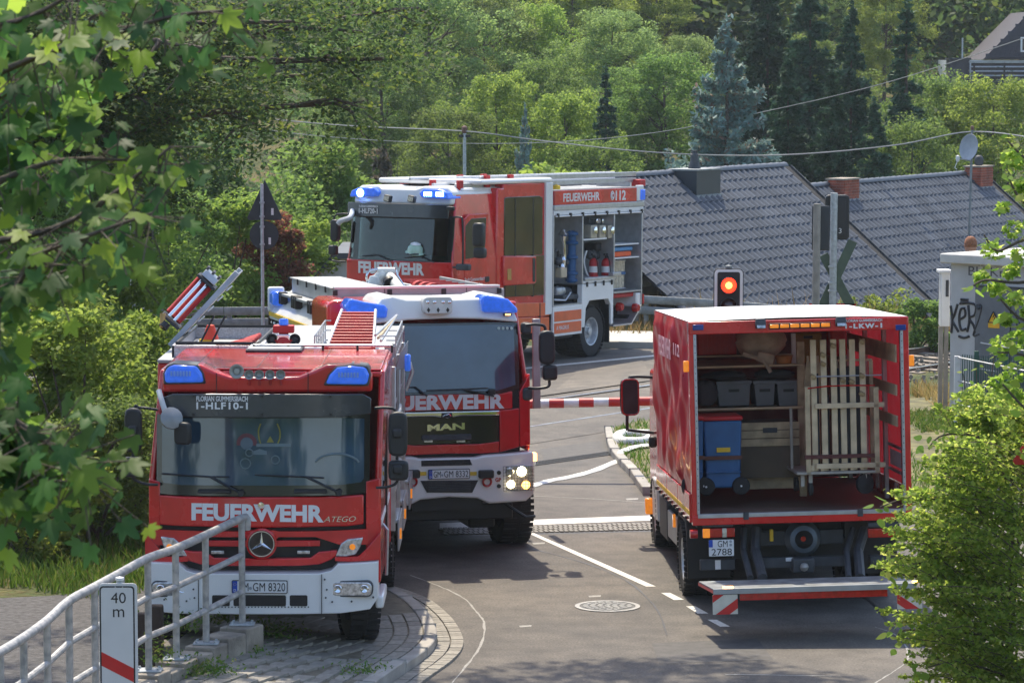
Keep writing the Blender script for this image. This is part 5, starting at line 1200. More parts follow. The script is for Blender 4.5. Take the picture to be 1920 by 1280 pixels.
 m1 = sp(899, 440, 1.45); m2 = sp(900, 474, 1.45)
 arm(t, [(1.15, 0.15, m1[2] + 0.33), (1.35, 0.05, m1[2] + 0.34), (1.44, 0.02, m1[2] + 0.25), (1.45, 0.02, m2[2] - 0.15), (1.4, 0.05, m2[2] - 0.24), (1.18, 0.12, m2[2] - 0.26)], 0.018)
 for (zc, h_) in ((m1[2], 0.45), (m2[2], 0.20)): 
  pass
 q1 = f(899, 440, 0.02); q2 = f(901, 474, 0.02); q3 = f(866, 501, 0.0)
 mirror(t, (q1[0], 0.0, q1[1]), 0.24, 0.45, 0.16); mirror(t, (q2[0], 0.0, q2[1]), 0.24, 0.20, 0.16)
 MB().obox((q3[0], 0.06, q3[1]), (0.28, 0.14, 0.12)).build('mirror_foot', DGREY, t, bevel=0.03)
 zc = S(930, 372)[1]
 MB().box(-1.18, 1.2, y_cab - 0.30, y_cab - 0.01, 0.85, zr - 0.02).build('crew_column', RED, t, bevel=0.03)
 MB().box(-1.18, 1.17, y_cab - 0.02, y_c1 + 0.02, 0.7, zr + 0.05).build('crew_cab', RED, t, bevel=0.02)
 zt3 = zr + 0.05
 MB().box(-1.12, 1.21, y_cab - 0.9, y_c2, zt3, zt3 + 0.10).build('crew_roof', WHITE, t, bevel=0.05, seg=3)
 X2 = 1.22
 MB().box(1.16, X2, y_c1 - 0.02, y_c2 - 0.01, 0.95, zt3 - 0.001).build('white_post', WHITE, t, bevel=0.012)
 zw1 = S(980, 560, X2)[1]; 
 side('tall_window', [(946, 480), (1018, 477), (1018, 371), (1012, 367), (950, 370), (946, 374)], 1.17, X2 - 0.01, mat('crew_glass_painted_reflection', (0.010, 0.010, 0.010), 0.05, 0.0, noise=0.7, scale=1.5, coat=0.6, col2=(0.06, 0.045, 0.014)), bevel=0.01, x=X2 - 0.01)  # gold mottling painted into the black glass as its reflections
 side('reflecting_panel', [(948, 557), (1020, 553), (1020, 478), (948, 481)], 1.17, X2 - 0.005, BRONZ, bevel=0.008, x=X2 - 0.005)
 gp_ = side('grip_panel', [(945, 536), (1003, 532), (1006, 529), (1006, 480), (945, 480)], 1.18, X2 + 0.03, RED, bevel=0.02, x=X2 + 0.03)
 side('grip', [(952, 525), (959, 525), (959, 504), (952, 504)], X2 + 0.028, X2 + 0.04, mat('brass', (0.5, 0.3, 0.1), 0.4), gp_, 0.004, x=X2 + 0.04)
 side('grip_slot', [(999, 528), (1004, 528), (1004, 484), (999, 484)], X2 + 0.028, X2 + 0.036, INK, gp_, 0.002, x=X2 + 0.036)
 for px in (966, 1000): side('panel_seam', [(px, 556), (px + 1.2, 556), (px + 1.2, 372), (px, 372)], 1.17, X2 - 0.003, INK, x=X2 - 0.003)
 for pts in ([(905, 630), (1030, 622), (1030, 594), (905, 598)], [(905, 596), (1030, 592), (1030, 567), (905, 570)]):
  side('orange_panel', pts, 1.14, X2 - 0.01, ORNP, bevel=0.008, x=X2 - 0.01)
 side('sill_seam', [(1012, 628), (1013.5, 628), (1013.5, 568), (1012, 568)], 1.15, X2 - 0.006, INK, x=X2 - 0.006)
 MB().box(0.9, 1.15, y_cab - 0.3, y_c2, S(980, 565)[1] - 0.1, S(980, 558)[1]).build('step_recess', INK, t)
 # ---- body with three open lockers
 BX = 1.24
 yb0 = y_c2; yb1 = S(1207, 400, BX)[0]
 def B(px, py, x=BX): return F.s(px, py, x)
 zT = B(1036, 372)[1]; zT2 = B(1036, 393)[1]; 
 zr3 = B(1120, 355)[1]
 print('T3 body top', zT, zr3, yb1)
 ztop = zr3; zban0 = B(1120, 381)[1]; zsil = B(1120, 391)[1]; zopen = B(1120, 400)[1]
 zf1 = B(1065, 570)[1]; zf2 = B(1125, 528)[1]; zf3 = B(1178, 545)[1]
 c = MB()
 c.box(-1.2, 0.35, yb0, yb1, 0.75, zopen)
 c.box(-1.2, 1.2, yb0, yb1, zopen, ztop)
 c.box(0.3, 1.2, yb0, yb1, 0.72, zf1) if False else None
 LOCK = mat('locker_lining', (0.42, 0.46, 0.50), 0.5, 0.3, noise=0.25, scale=5)
 c.build('body', LOCK, t, bevel=0.01)
 MB().box(-1.24, BX - 0.02, yb0, yb1, ztop, ztop + 0.02).build('body_roof', ALUM, t)
 ya1 = B(1093, 480)[0]; ya2 = B(1152, 480)[0]
 ban = MB().box(1.19, BX, yb0 + 0.02, B(1194, 370)[0], zban0, ztop).build('banner_panel', RED, t, bevel=0.006)
 a = B(1056, 385)[0]; b = B(1124, 375)[0]; h = ztop - zban0
 side_text('FEUERWEHR', OFFW, ban, a, b, zban0 + h * 0.2, ztop - h * 0.2, BX + 0.0005, bold=0.02, depth=0.004)
 a = B(1154, 378)[0]; b = B(1173, 378)[0]; side_text('112', OFFW, ban, a, b, zban0 + h * 0.14, ztop - h * 0.14, BX + 0.0005, bold=0.03, depth=0.004)
 a = B(1148, 378)[0]; r0 = h * 0.30; zc_ = (zban0 + ztop) / 2
 pts = [(BX + 0.003, a + math.cos(R(k)) * r0 * 0.8, zc_ + math.sin(R(k)) * r0) for k in range(0, 361, 24)]
 MB().tube(pts, 0.012, 5).build('phone_ring', OFFW, ban); MB().tube([(BX + 0.003, a + 0.03, zc_ + r0 * .6), (BX + 0.003, a - 0.03, zc_ + r0 * .3), (BX + 0.003, a - 0.03, zc_ - r0 * .3), (BX + 0.003, a + 0.03, zc_ - r0 * .6)], 0.018, 5).build('phone_mark', OFFW, ban)
 MB().box(1.19, BX, B(1194, 370)[0] + 0.01, yb1, zban0, ztop + 0.05).build('roof_end', WHITE, t, bevel=0.02)
 MB().box(1.20, BX + 0.02, yb1 - 0.16, yb1 + 0.04, zban0 + 0.02, zban0 + 0.24).build('rear_beacon', BLUEL, t, bevel=0.02)
 MB().box(1.16, BX + 0.015, yb0, yb1, zsil, zban0 - 0.004).build('roller_box', ALU, t, bevel=0.012)
 MB().box(1.17, BX, yb0, yb1, zopen, zsil - 0.002).build('roller_lintel', OFFW, t, bevel=0.01)
 MB().tube([(BX + 0.015, yb0 + 0.05, zopen - 0.02), (BX + 0.015, yb1 - 0.05, zopen - 0.02)], 0.016, 8).build('roller_bar', OFFW, t)
 for k in range(8):
  y = yb0 + 0.1 + (yb1 - yb0 - 0.25) * k / 7; MB().box(BX, BX + 0.04, y, y + 0.06, zopen - 0.04, zopen + 0.04).build('roller_strap', INK, t, bevel=0.008)
 zlow = B(1065, 628)[1]
 MB().box(0.35, BX - 0.01, yb0, ya1, zf1 - 0.03, zf1).build('bay_floor', ALU, t); MB().box(0.35, BX - 0.01, ya1, ya2, zf2 - 0.03, zf2).build('bay_floor', ALU, t)
 MB().box(0.35, BX - 0.01, ya2, yb1, zf3 - 0.03, zf3).build('bay_floor', ALU, t)
 MB().box(1.18, BX, yb0, ya1 - 0.01, zlow, zf1 - 0.032).build('lower_skirt', WHITE, t, bevel=0.01)
 zo1 = B(1065, 582)[1]; zo2 = B(1065, 602)[1]; zo3 = B(1065, 623)[1]
 MB().box(1.19, BX + 0.008, yb0 + 0.04, ya1 - 0.05, zo2 + 0.015, zo1).build('orange_panel', ORNP, t, bevel=0.006)
 op = MB().box(1.19, BX + 0.008, yb0 + 0.04, ya1 - 0.05, zo3, zo2 - 0.015).build('orange_panel', ORNP, t, bevel=0.006)
 side_text('A MAGIRUS', OFFW, op, yb0 + 0.12, yb0 + 0.62, (zo3 + zo2) / 2 - 0.04, (zo3 + zo2) / 2 + 0.04, BX + 0.0085, depth=0.003)
 for y in (yb0 + 0.0, ya1, ya2, yb1 - 0.05):
  zb_ = zf1 if y < ya1 else (zf2 if y <= ya1 else 0.95)
  MB().box(0.35, BX - 0.004, y - 0.02, y + 0.025, zb_ if y != ya2 else zf2, zopen).build('upright', ALU, t, bevel=0.006)
 yw = B(1115, 640)[0]
 aw0 = B(1094, 600)[0]; aw1 = B(1149, 600)[0]; zar = B(1120, 562)[1]
 MB().prism([(aw0 - 0.06, 0.62), (aw0 + 0.06, 0.62), (aw0 + 0.10, zar - 0.15), (aw0 + 0.25, zar), (aw1 - 0.2, zar), (aw1 - 0.1, zar - 0.12), (aw1 - 0.08, 0.62), (aw1 + 0.02, 0.62), (aw1 + 0.02, zf2 - 0.03), (aw0 - 0.06, zf2 - 0.03)], 'x', 1.12, BX).build('wheel_arch', WHITE, t, bevel=0.012)
 MB().box(-1.1, 1.0, aw0, aw1, 0.85, zf2 - 0.05).build('arch_lining', INK, t)
 MB().box(0.75, 1.2, aw1 - 0.1, aw1 - 0.06, 0.25, zar).build('mud_flap', INK, t)
 for k in range(4): y = aw0 + 0.1 + (aw1 - aw0 - 0.2) * k / 3; MB().box(BX, BX + 0.025, y, y + 0.05, zf2 - 0.08, zf2 + 0.02).build('flap_catch', INK, t, bevel=0.006)
 MB().box(1.18, BX, ya1 + 0.03, ya2 - 0.03, zf2 - 0.0, zf2 + 0.04).build('bay_lip', OFFW, t, bevel=0.008)
 zl0 = B(1170, 607)[1]
 lw = MB(); lw.prism([(aw1 + 0.03, zl0), (yb1 - 0.5, zl0), (yb1 - 0.12, zl0 + 0.3), (yb1 - 0.12, zf3 - 0.04), (aw1 + 0.03, zf3 - 0.04)], 'x', 0.6, 0.64)
 lw.build('low_locker_back', LOCK, t)
 MB().prism([(aw1 + 0.03, zl0 - 0.03), (yb1 - 0.48, zl0 - 0.03), (yb1 - 0.08, zl0 + 0.28), (yb1 - 0.1, zl0 + 0.32), (yb1 - 0.5, zl0), (aw1 + 0.03, zl0)], 'x', 0.6, BX).build('low_locker_floor', ALU, t)
 q = B(1177, 576); cap = MB().lathe([(0, 0.12), (0.07, 0.12), (0.09, 0.08), (0.09, 0), (0, 0)], o=(1.0, q[0], q[1]), ax=(1, 0, 0), n=16).build('suction_cap', REDL, t)
 q = B(1195, 577); MB().lathe([(0, 0.12), (0.07, 0.12), (0.09, 0.08), (0.09, 0), (0, 0)], o=(1.15, q[0] + 0.0, q[1]), ax=(1, 0, 0), n=16).build('suction_cap', REDL, t)
 MB().box(0.2, 1.22, yb1 - 0.25, yb1 + 0.02, zf3 - 0.35, zf3 - 0.06).build('rear_corner', WHITE, t, bevel=0.03)
 MB().box(1.2, 1.25, yb1 - 0.02, yb1 + 0.04, zf3 - 0.3, zf3 - 0.1).build('rear_marker', REDL, t)
 MB().box(0.6, 1.1, yb1 - 0.4, yb1 + 0.1, 0.6, 0.75).build('rear_step', INK, t)
 q = B(1160, 590); MB().obox((0.95, q[0], q[1]), (0.2, 0.18, 0.35)).build('pump_body', ALU, t, bevel=0.05)
 MB().box(0.5, 1.15, ya2 + 0.05, yb1 - 0.15, zf3 - 0.14, zf3 - 0.05).build('red_hose_roll', HOSER, t, bevel=0.03)
 LB = MB().box(0.36, 0.40, ya1 - 0.45, ya1 - 0.03, zf1, zopen - 0.02).build('bay_side_sheet', ALUM, t)
 MB().box(0.40, 0.44, yb0 + 0.08, yb0 + 0.75, zf1 + 0.5, zopen - 0.1).build('back_board', mat('grey_beige_board', (0.45, 0.42, 0.38), 0.7), t)
 def bay(px, py, x=1.0): q = B(px, py, x); return (x, q[0], q[1])
 col = MB().cyl(bay(1071, 530), bay(1074, 435), 0.09, 14).build('standpipe', BLUEP, t)
 for py in (438, 455, 482, 512, 525):
  q = bay(1073, py); MB().lathe([(0.10, -0.04), (0.14, -0.02), (0.14, 0.02), (0.10, 0.04)], o=q, n=14).build('pipe_collar', BLUEP, col)
 MB().cyl(bay(1068, 438), bay(1085, 437), 0.06, 12).build('pipe_arm', BLUEP, col)
 q = bay(1056, 440); MB().lathe([(0.04, -0.12), (0.07, -0.03), (0.12, 0.0), (0.07, 0.05), (0.04, 0.1)], o=q, n=14).build('branch_pipe', CHROME, t)
 MB().tube([bay(1057, 445), bay(1059, 480), bay(1055, 520)], 0.03, 8).build('pump_rod', CHROME, t)
 MB().tube(smooth3([bay(1042, 495), bay(1038, 475), bay(1046, 470), bay(1048, 488), bay(1052, 478)]), 0.03, 8).build('black_cable', BLK, t)
 for i, (px, py, r_) in enumerate(((1046, 490, .09), (1055, 487, .07), (1062, 492, .06), (1052, 500, .08))):
  MB().lathe([(0, -r_), (r_ * .8, -r_ * .6), (r_, 0), (r_ * .7, r_ * .7), (0, r_)], o=bay(px, py, 1.02), n=10).build('valve_body', CHROME if i % 2 else DGREY, t)
 q = bay(1052, 511); MB().obox(q, (0.15, 0.25, 0.2)).build('beige_box', mat('beige_plastic', (0.5, 0.42, 0.3), 0.6), t, bevel=0.02)
 pmp = MB().obox(bay(1056, 556, 0.95), (0.4, 0.7, 0.10)).build('pump_cradle', DGREY, t, bevel=0.02)
 for px, py, r_ in ((1045, 547, .12), (1053, 545, .09), (1062, 549, .12), (1070, 553, .08), (1044, 556, .06)):
  MB().lathe([(0, -r_), (r_ * .8, -r_ * .7), (r_, 0), (r_ * .8, r_ * .7), (0, r_)], o=bay(px, py, 0.95), n=12).build('pump_part', ALU if px % 2 else DGREY, pmp)
 MB().tube([bay(1038, 562, 1.15), bay(1060, 563, 1.15), bay(1070, 548, 1.15)], 0.02, 6).build('cradle_rail', ALU, pmp)
 zs = B(1120, 447)[1]; sh = MB().box(0.5, 1.2, ya1 + 0.06, B(1141, 440)[0], zs - 0.03, zs).build('shelf', OFFW, t)
 for px in (1102, 1118, 1134):
  q = bay(px, 434, 1.05); bx = MB().obox(q, (0.3, 0.26, 0.26)).build('valve_box', mat('tarnished_panel', (0.42, 0.38, 0.30), 0.5, 0.3), t, bevel=0.01)
  MB().lathe([(0.08, 0), (0.08, 0.04), (0.03, 0.06), (0, 0.06)], o=(1.2, q[1], q[2] + 0.02), ax=(1, 0, 0), n=12).build('coupling', CHROME, bx)
 for px in (1115, 1126):
  q = bay(px, 414, 0.9); MB().obox(q, (0.2, 0.16, 0.12)).build('small_can', CHROME, t, bevel=0.02)
 MB().obox(bay(1120, 462, 0.8), (0.3, 0.6, 0.16)).build('dark_case', INK, t, bevel=0.02)
 for k, px in enumerate((1105, 1112, 1120, 1126)): MB().lathe([(0, -.1), (.07, -.06), (.08, 0), (.05, .08), (0, .1)], o=bay(px, 478 - k % 2 * 3, 0.85), n=10).build('nozzle', DGREY, t)
 MB().tube(smooth3([bay(1100, 470), bay(1095, 490), bay(1100, 512), bay(1106, 520)]), 0.02, 6).build('white_cable', OFFW, t)
 tr_ = MB().box(0.6, 1.26, ya1 + 0.08, B(1150, 525)[0] + 0.1, zf2 + 0.04, zf2 + 0.10).build('slide_tray', ALU, t, bevel=0.01)
 MB().box(1.22, 1.34, B(1142, 525)[0], B(1157, 525)[0], zf2 + 0.10, zf2 + 0.17).build('tray_handle', ALU, tr_, bevel=0.01)
 z1 = B(1178, 457)[1]; z2 = B(1178, 482)[1]
 for z in (z1, z2): MB().box(0.4, 1.2, ya2 + 0.03, yb1 - 0.12, z - 0.025, z).build('shelf', OFFW, t)
 q = bay(1173, 439, 0.6); MB().obox(q, (0.1, 0.22, 0.24)).build('grey_switch_box', ALUM, t, bevel=0.01)
 MB().tube(smooth3([(0.6, q[1], q[2] + .35), (0.62, q[1] - .25, q[2] + .1), (0.62, q[1] - .35, q[2] - .2), (.6, q[1] - .2, q[2] - .25)]), 0.02, 6).build('black_cable', INK, t)
 MB().box(0.6, 1.12, ya2 + 0.12, yb1 - 0.3, z2 + 0.01, z2 + 0.11).build('orange_folded_sheet', mat('orange_sheet', (0.8, 0.12, 0.03), 0.7), t, bevel=0.02)
 MB().box(0.6, 1.10, ya2 + 0.12, yb1 - 0.2, z2 + 0.12, z2 + 0.2).build('blue_folded_sheet', mat('pale_blue_sheet', (0.10, 0.28, 0.55), 0.7), t, bevel=0.02)
 cm = MB()
 y0_, y1_ = B(1158, 510)[0], B(1187, 510)[0]; zz0, zz1 = zf3 + 0.03, z2 - 0.08
 for k in range(11):
  y = y0_ + (y1_ - y0_) * k / 10; cm.tube([(1.0, y, zz0), (1.02, y, zz1)], 0.022, 6)
 kind(cm.build('coiled_rope', mat('cream_rope', (0.62, 0.55, 0.42), 0.8, noise=0.3, scale=20), t), 'stuff')
 MB().box(1.0, 1.05, y0_ - 0.03, y1_ + 0.03, (zz0 + zz1) / 2, (zz0 + zz1) / 2 + 0.06).build('blue_strap', BLUEP, t)
 for z in (zz0 - 0.01, zz1 - 0.02): MB().tube([(1.04, y0_ - .05, z + .02), (1.04, y1_ + .05, z + .02)], 0.012, 6).build('basket_wire', ALU, t)
 for s_ in (-1, 1):
  wheel(t, s_ * 1.03, yw, 0.51, 0.30, s_); wheel(t, s_ * 1.0, 1.35, 0.51, 0.3, s_)
 wheel(t, 0.68, yw, 0.51, 0.28, 1); wheel(t, -0.68, yw, 0.51, 0.28, -1)
 MB().box(-0.8, 0.8, 0.3, yb1 - 0.3, 0.55, 0.9).build('chassis', INK, t)
 MB().box(0.4, 1.1, y_c2, ya1 - 0.1, 0.42, 0.8).build('tank', DGREY, t, bevel=0.05)
 # ---- roof: ladder stack
 def rp(px, py, x=0.55): q = F.s(px, py, x); return q
 za = F.s(1163, 322, 0.6)[1]; yl0 = F.s(870, 338, 0.6)[0]; yl1 = F.s(1163, 330, 0.6)[0]
 print('ladder', za, yl0, yl1)
 for k, (x, z_) in enumerate(((0.45, za - 0.16), (0.95, za - 0.16), (0.45, za - 0.04), (0.95, za - 0.04))):
  MB().box(x - 0.03, x + 0.03, yl0 - (0 if k > 1 else 0.9), yl1, z_ - 0.045, z_ + 0.045).build('ladder_rail', ALU if k % 2 else OFFW, t, bevel=0.008)
 for k in range(14): y = yl0 + 0.2 + k * 0.3; MB().cyl((0.48, y, za - 0.04), (0.92, y, za - 0.04), 0.016, 6).build('rung', ALU, t)
 for k, y in enumerate((yl0 - 0.9, yl0 + 0.1, yl0 + 1.0)):
  for x in (0.40, 1.0): MB().box(x - 0.035, x + 0.035, y, y + 0.16, za - 0.24, za + 0.03 - (0.08 if k == 0 else 0)).build('red_end', REDD, t, bevel=0.01)
 for y in (yl0 + 0.5, yl1 - 0.5): MB().box(0.3, 1.1, y, y + 0.06, ztop + 0.02, za - 0.2).build('ladder_gallows', ALU, t)
 MB().tube([(0.0, yl0 - 1.0, zt3 + 0.1), (0.0, yl1, za - 0.1)], 0.03, 6).build('roof_tube', ALU, t)
 MB().box(-0.6, -0.1, yb0 + 0.2, yb1 - 0.2, ztop + 0.02, ztop + 0.22).build('roof_locker', ALUM, t, bevel=0.02)
 a = B(1195, 350, 0.9)[0]; MB().box(0.75, 1.15, a - 0.35, a - 0.1, ztop + 0.02, ztop + 0.16).build('red_roof_case', REDD, t, bevel=0.02)
 a = B(1043, 357, 1.0); MB().lathe([(0, .1), (.08, .07), (.08, 0)], o=(1.0, a[0], ztop + .02), n=12).build('yellow_cap', YEL, t)
 for i, px in enumerate((744, 768)): q = f(px, 352, 1.2); MB().tube([(q[0], 1.2, zr), (q[0] + .02, 1.2, zr + 0.5)], 0.005, 4).build('aerial', INK, t)
 return t, F, dict(y0=ya1, y1=ya2, zf2=zf2, B=B, f=f, zb=zb, bay=bay)
engine_back, FB, DB = build_engine_back()
def extinguisher(px, ptop, pbot, x, label, big=False):
 q0 = DB['B'](px, pbot, x); q1 = DB['B'](px, ptop, x)
 h = q1[1] - q0[1]; r = 0.095
 loc = FB.o + FB.m @ Vector((x, q0[0], q0[1]))
 e = empty('fire_extinguisher', loc, FB.rot); tag(e, label, 'fire extinguisher', 'fire extinguishers in the open locker')
 MB().lathe([(0, 0), (r, 0.0), (r, h * 0.78), (r * 0.85, h * 0.9), (r * 0.3, h), (0, h)], n=20).build('cylinder', REDL if False else REDD, e)
 MB().lathe([(r * 1.01, h * 0.32), (r * 1.01, h * 0.62)], n=20).build('paper_label', OFFW, e)
 MB().cyl((0, 0, h), (0, 0, h + 0.08), 0.025, 8).build('valve', BLK, e); MB().box(-0.02, 0.02, -0.08, 0.04, h + 0.06, h + 0.10).build('lever', BLK, e, bevel=0.006)
 MB().tube(smooth3([(0.03, 0, h + 0.05), (0.09, -0.03, h * 0.9), (r + 0.02, -0.03, h * 0.5), (r + 0.02, -0.03, h * 0.2)]), 0.012, 6).build('discharge_hose', BLK, e)
extinguisher(1113, 484, 523, 1.08, 'left red fire extinguisher standing in the middle locker')
extinguisher(1136, 484, 523, 1.08, 'right red fire extinguisher standing in the middle locker')
extinguisher(1147, 470, 500, 0.85, 'rear red fire extinguisher raised above the other two')
def helmet():
 q = FB.f(785, 468, 0.12)
 e = empty('helmet', FB.o + FB.m @ Vector((q[0], 0.0, q[1])), FB.rot); tag(e, 'pale green firefighter helmet lying behind the windscreen of the farthest engine', 'helmet')
 PG = mat('pale_green_shell', (0.42, 0.62, 0.50), 0.4, noise=0.08, coat=0.4)
 MB().lathe([(0.0, 0.14), (0.08, 0.12), (0.14, 0.05), (0.155, -0.03), (0.19, -0.05), (0.185, -0.06), (0.14, -0.05)], ax=(0.2, -0.2, 1), n=24).build('shell', PG, e)
 MB().lathe([(0.02, 0.155), (0.03, 0.15), (0.10, 0.115)], ax=(0.2, -0.2, 1), n=12).build('crest', OFFW, e)
 MB().tube([(-0.16, -0.1, -0.06), (0, -0.20, -0.08), (0.15, -0.12, -0.07)], 0.015, 6).build('visor_edge', DGREY, e)
helmet()
# ------------------------------------------------------------------ open tarpaulin truck on the right, seen from behind
def build_truck():
 wp = G(1303, 1110, 0.0)
 F = Frame(3.13, wp.y - 1.5, 0.07, 2.4, -1.3, -2.8)
 t = empty('box_truck', F.o, F.rot)
 tag(t, 'open red tarpaulin truck at the right with its tail lift down and cargo in view', 'truck')
 f = F.f
 xl, zt = f(1290, 604); xr, _ = f(1703, 620); _, zb = f(1497, 965)
 zbeam = f(1500, 622)[1]; zfl = f(1500, 958)[1]; zbb = f(1500, 972)[1]
 LEN = 4.3
 print('truck', xl, xr, zt, zb, zbeam, zfl)
 RT = mat('red_tarpaulin', (0.55, 0.018, 0.035), 0.30, noise=0.12, scale=3, coat=0.3)
 RIN = mat('red_tarpaulin_inside', (0.42, 0.02, 0.03), 0.6, noise=0.15, scale=3)
 xi0 = f(1308, 800)[0]; xi1 = f(1691, 800)[0]
 for x0, x1 in ((xl, xi0), (xi1, xr)):
  p = MB().box(x0, x1, -0.02, 0.10, zb - 0.0, zt).build('rear_post', RED, t, bevel=0.008)
  xe = (xi0 - 0.028, xi0 + 0.004) if x0 == xl else (xi1 - 0.004, xi1 + 0.028)
  MB().box(xe[0], xe[1], -0.028, 0.02, zfl, zbeam).build('post_edge', ALU, p, bevel=0.004)
  m = MB()
  for i in range(26): z = zfl + 0.05 + i * (zbeam - zfl - 0.1) / 25; m.cyl(((xe[0] + xe[1]) / 2, -0.031, z), ((xe[0] + xe[1]) / 2, -0.026, z), 0.006, 5)
  kind(m.build('rivet', DGREY, p), 'stuff')
 beam = MB().box(xl, xr, -0.03, 0.14, zbeam, zt).build('header_beam', RED, t, bevel=0.01)
 sill = MB().box(xl, xr, -0.03, 0.10, zbb - 0.04, zfl - 0.02).build('rear_sill', RED, t, bevel=0.008)
 MB().box(xi0 - 0.02, xi1 + 0.02, -0.034, 0.05, zfl - 0.045, zfl).build('sill_edge', ALU, sill, bevel=0.004)
 for px in (1398, 1612): q = f(px, 958); MB().box(q[0] - 0.03, q[0] + 0.03, -0.045, -0.03, zfl - 0.07, zfl + 0.01).build('sill_latch', DGREY, sill, bevel=0.004)
 for a_, b_ in ((1298, 1318), (1678, 1697)):
  a = f(a_, 619); b = f(b_, 608); MB().box(a[0], b[0], -0.06, -0.03, a[1], b[1]).build('blue_flasher', mat('dark_blue_lens', (0.01, 0.04, 0.25), 0.15, coat=0.6), beam, bevel=0.006)
 a = f(1441, 617); b = f(1556, 603); lb = MB().box(a[0], b[0], -0.05, -0.031, a[1], b[1]).build('light_bar', BLK, beam, bevel=0.006)
 for i in range(6):
  x0 = a[0] + (b[0] - a[0]) * (i + 0.07) / 6; x1 = a[0] + (b[0] - a[0]) * (i + 0.93) / 6; MB().box(x0, x1, -0.065, -0.05, a[1] + 0.012, b[1] - 0.012).build('amber_lamp', ORNG, lb, bevel=0.006)
 for px, py in ((1424, 606), (1574, 602)):
  q = f(px, py); o = MB().obox((q[0], -0.09, q[1]), (0.11, 0.10, 0.09), (R(-25), 0, 0)).build('work_lamp', DGREY, beam, bevel=0.015); MB().obox((q[0], -0.145, q[1] - 0.02), (0.09, 0.01, 0.06), (R(-25), 0, 0)).build('lamp_glass', CLRL, o)
 a = f(1584, 603); b = f(1653, 597); front_text('FLORIAN GUMMERSBACH', OFFW, beam, a[0], b[0], a[1] - 0.005, b[1] + 0.0, -0.031, bold=0.02)
 a = f(1584, 616); b = f(1653, 604); front_text('1-LKW-1', OFFW, beam, a[0], b[0], a[1], b[1] - 0.006, -0.031, bold=0.05, spacing=1.3)
 m = MB(); vs = []; fs = []; NX, NY = 10, 14
 for j in range(NY + 1):
  for i in range(NX + 1):
   u = i / NX; v = j / NY; vs.append((xl + 0.01 + (xr - xl - 0.02) * u, 0.02 + LEN * v, zt + 0.004 + 0.02 * math.sin(u * math.pi) * (0.6 + 0.4 * math.cos(v * math.pi * 8))))
 for j in range(NY):
  for i in range(NX): a = j * (NX + 1) + i; fs.append((a, a + 1, a + NX + 2, a + NX + 1))
 MB().add(vs, fs).build('roof_tarpaulin', mat('white_translucent_sheet', (0.80, 0.79, 0.80), 0.5, noise=0.05), t, smooth=180)
 def curtain(name, x, s_, mt):
  vs = []; fs = []; NY, NZ = 60, 40; z0 = zb + 0.26
  r2 = random.Random(5); ph = [r2.uniform(0, 6) for _ in range(8)]
  for j in range(NZ + 1):
   for i in range(NY + 1):
    y = 0.1 + (LEN - 0.1) * i / NY; v = j / NZ; z = z0 + (zt - z0) * v
    cr = 0.022 * math.sin(y * 4.1 + ph[0] + v * 2.2) + 0.016 * math.sin(y * 9.3 + v * 6 + ph[1]) + 0.012 * math.sin(v * 13 + y * 2.4 + ph[2]) + 0.010 * math.sin(y * 17 - v * 9 + ph[3])
    cr += 0.010 * abs(math.sin(y * 6 + v * 11 + ph[4])) + 0.02 * math.sin(v * 5 + y * 1.1)
    env = min(1, i / 3, (NY - i) / 3 + 0.2) * min(1, j / 4 + 0.1, (NZ - j) / 3 + 0.1)
    vs.append((x + s_ * cr * env, y, z))
  for j in range(NZ):
   for i in range(NY): a = j * (NY + 1) + i; fs.append((a, a + 1, a + NY + 2, a + NY + 1))
  o = MB().add(vs, fs).build(name, mt, t, smooth=180); return o
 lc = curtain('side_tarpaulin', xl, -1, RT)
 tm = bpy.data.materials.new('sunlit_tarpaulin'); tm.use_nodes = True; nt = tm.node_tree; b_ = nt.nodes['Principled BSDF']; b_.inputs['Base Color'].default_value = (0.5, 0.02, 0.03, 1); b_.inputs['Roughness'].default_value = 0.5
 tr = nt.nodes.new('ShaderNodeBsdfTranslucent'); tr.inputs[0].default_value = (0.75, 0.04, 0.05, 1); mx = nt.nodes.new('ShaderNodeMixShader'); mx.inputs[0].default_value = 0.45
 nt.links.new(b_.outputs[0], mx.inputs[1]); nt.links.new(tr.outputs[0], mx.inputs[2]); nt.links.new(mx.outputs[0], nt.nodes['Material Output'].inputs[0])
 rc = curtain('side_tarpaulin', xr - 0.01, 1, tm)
 def ltxt(body, y0, y1, z0, z1, **k): return text(body, mat('faded_pink_print', (0.72, 0.42, 0.45), 0.6), lc, y0 - y1, z1 - z0, lambda u, v, d: (xl - 0.058 - d, y0 - u, z0 + v), depth=0.003, **k)
 a = F.s(1245, 664, xl); b = F.s(1268, 632, xl)
 ltxt('FEUERWEHR', a[0], b[0] + 0.1, F.s(1256, 661, xl)[1] - 0.05, F.s(1256, 632, xl)[1], bold=0.02)
 ltxt('112', b[0] - 0.25, b[0] - 0.95, F.s(1272, 664, xl)[1], F.s(1272, 642, xl)[1], bold=0.02)
 for s_, x in ((-1, xl), (1, xr)):
  for k in range(3):
   y0 = 0.12 + k * (LEN - 0.12) / 3; y1 = y0 + (LEN - 0.12) / 3 - 0.03
   sb = MB().box(x - 0.02, x + 0.02, y0, y1, zb - 0.06, zb + 0.25).build('sideboard', RED, t, bevel=0.006)
   MB().box(x + s_ * 0.02 - 0.003, x + s_ * 0.02 + 0.003, y0, y1, zb + 0.02, zb + 0.07).build('yellow_stripe', YEL, sb)
   for h in range(3): MB().cyl((x + s_ * 0.02, y0 + 0.3 + h * 0.5, zb - 0.03), (x + s_ * 0.045, y0 + 0.3 + h * 0.5, zb - 0.03), 0.022, 8).build('hook', INK, sb)
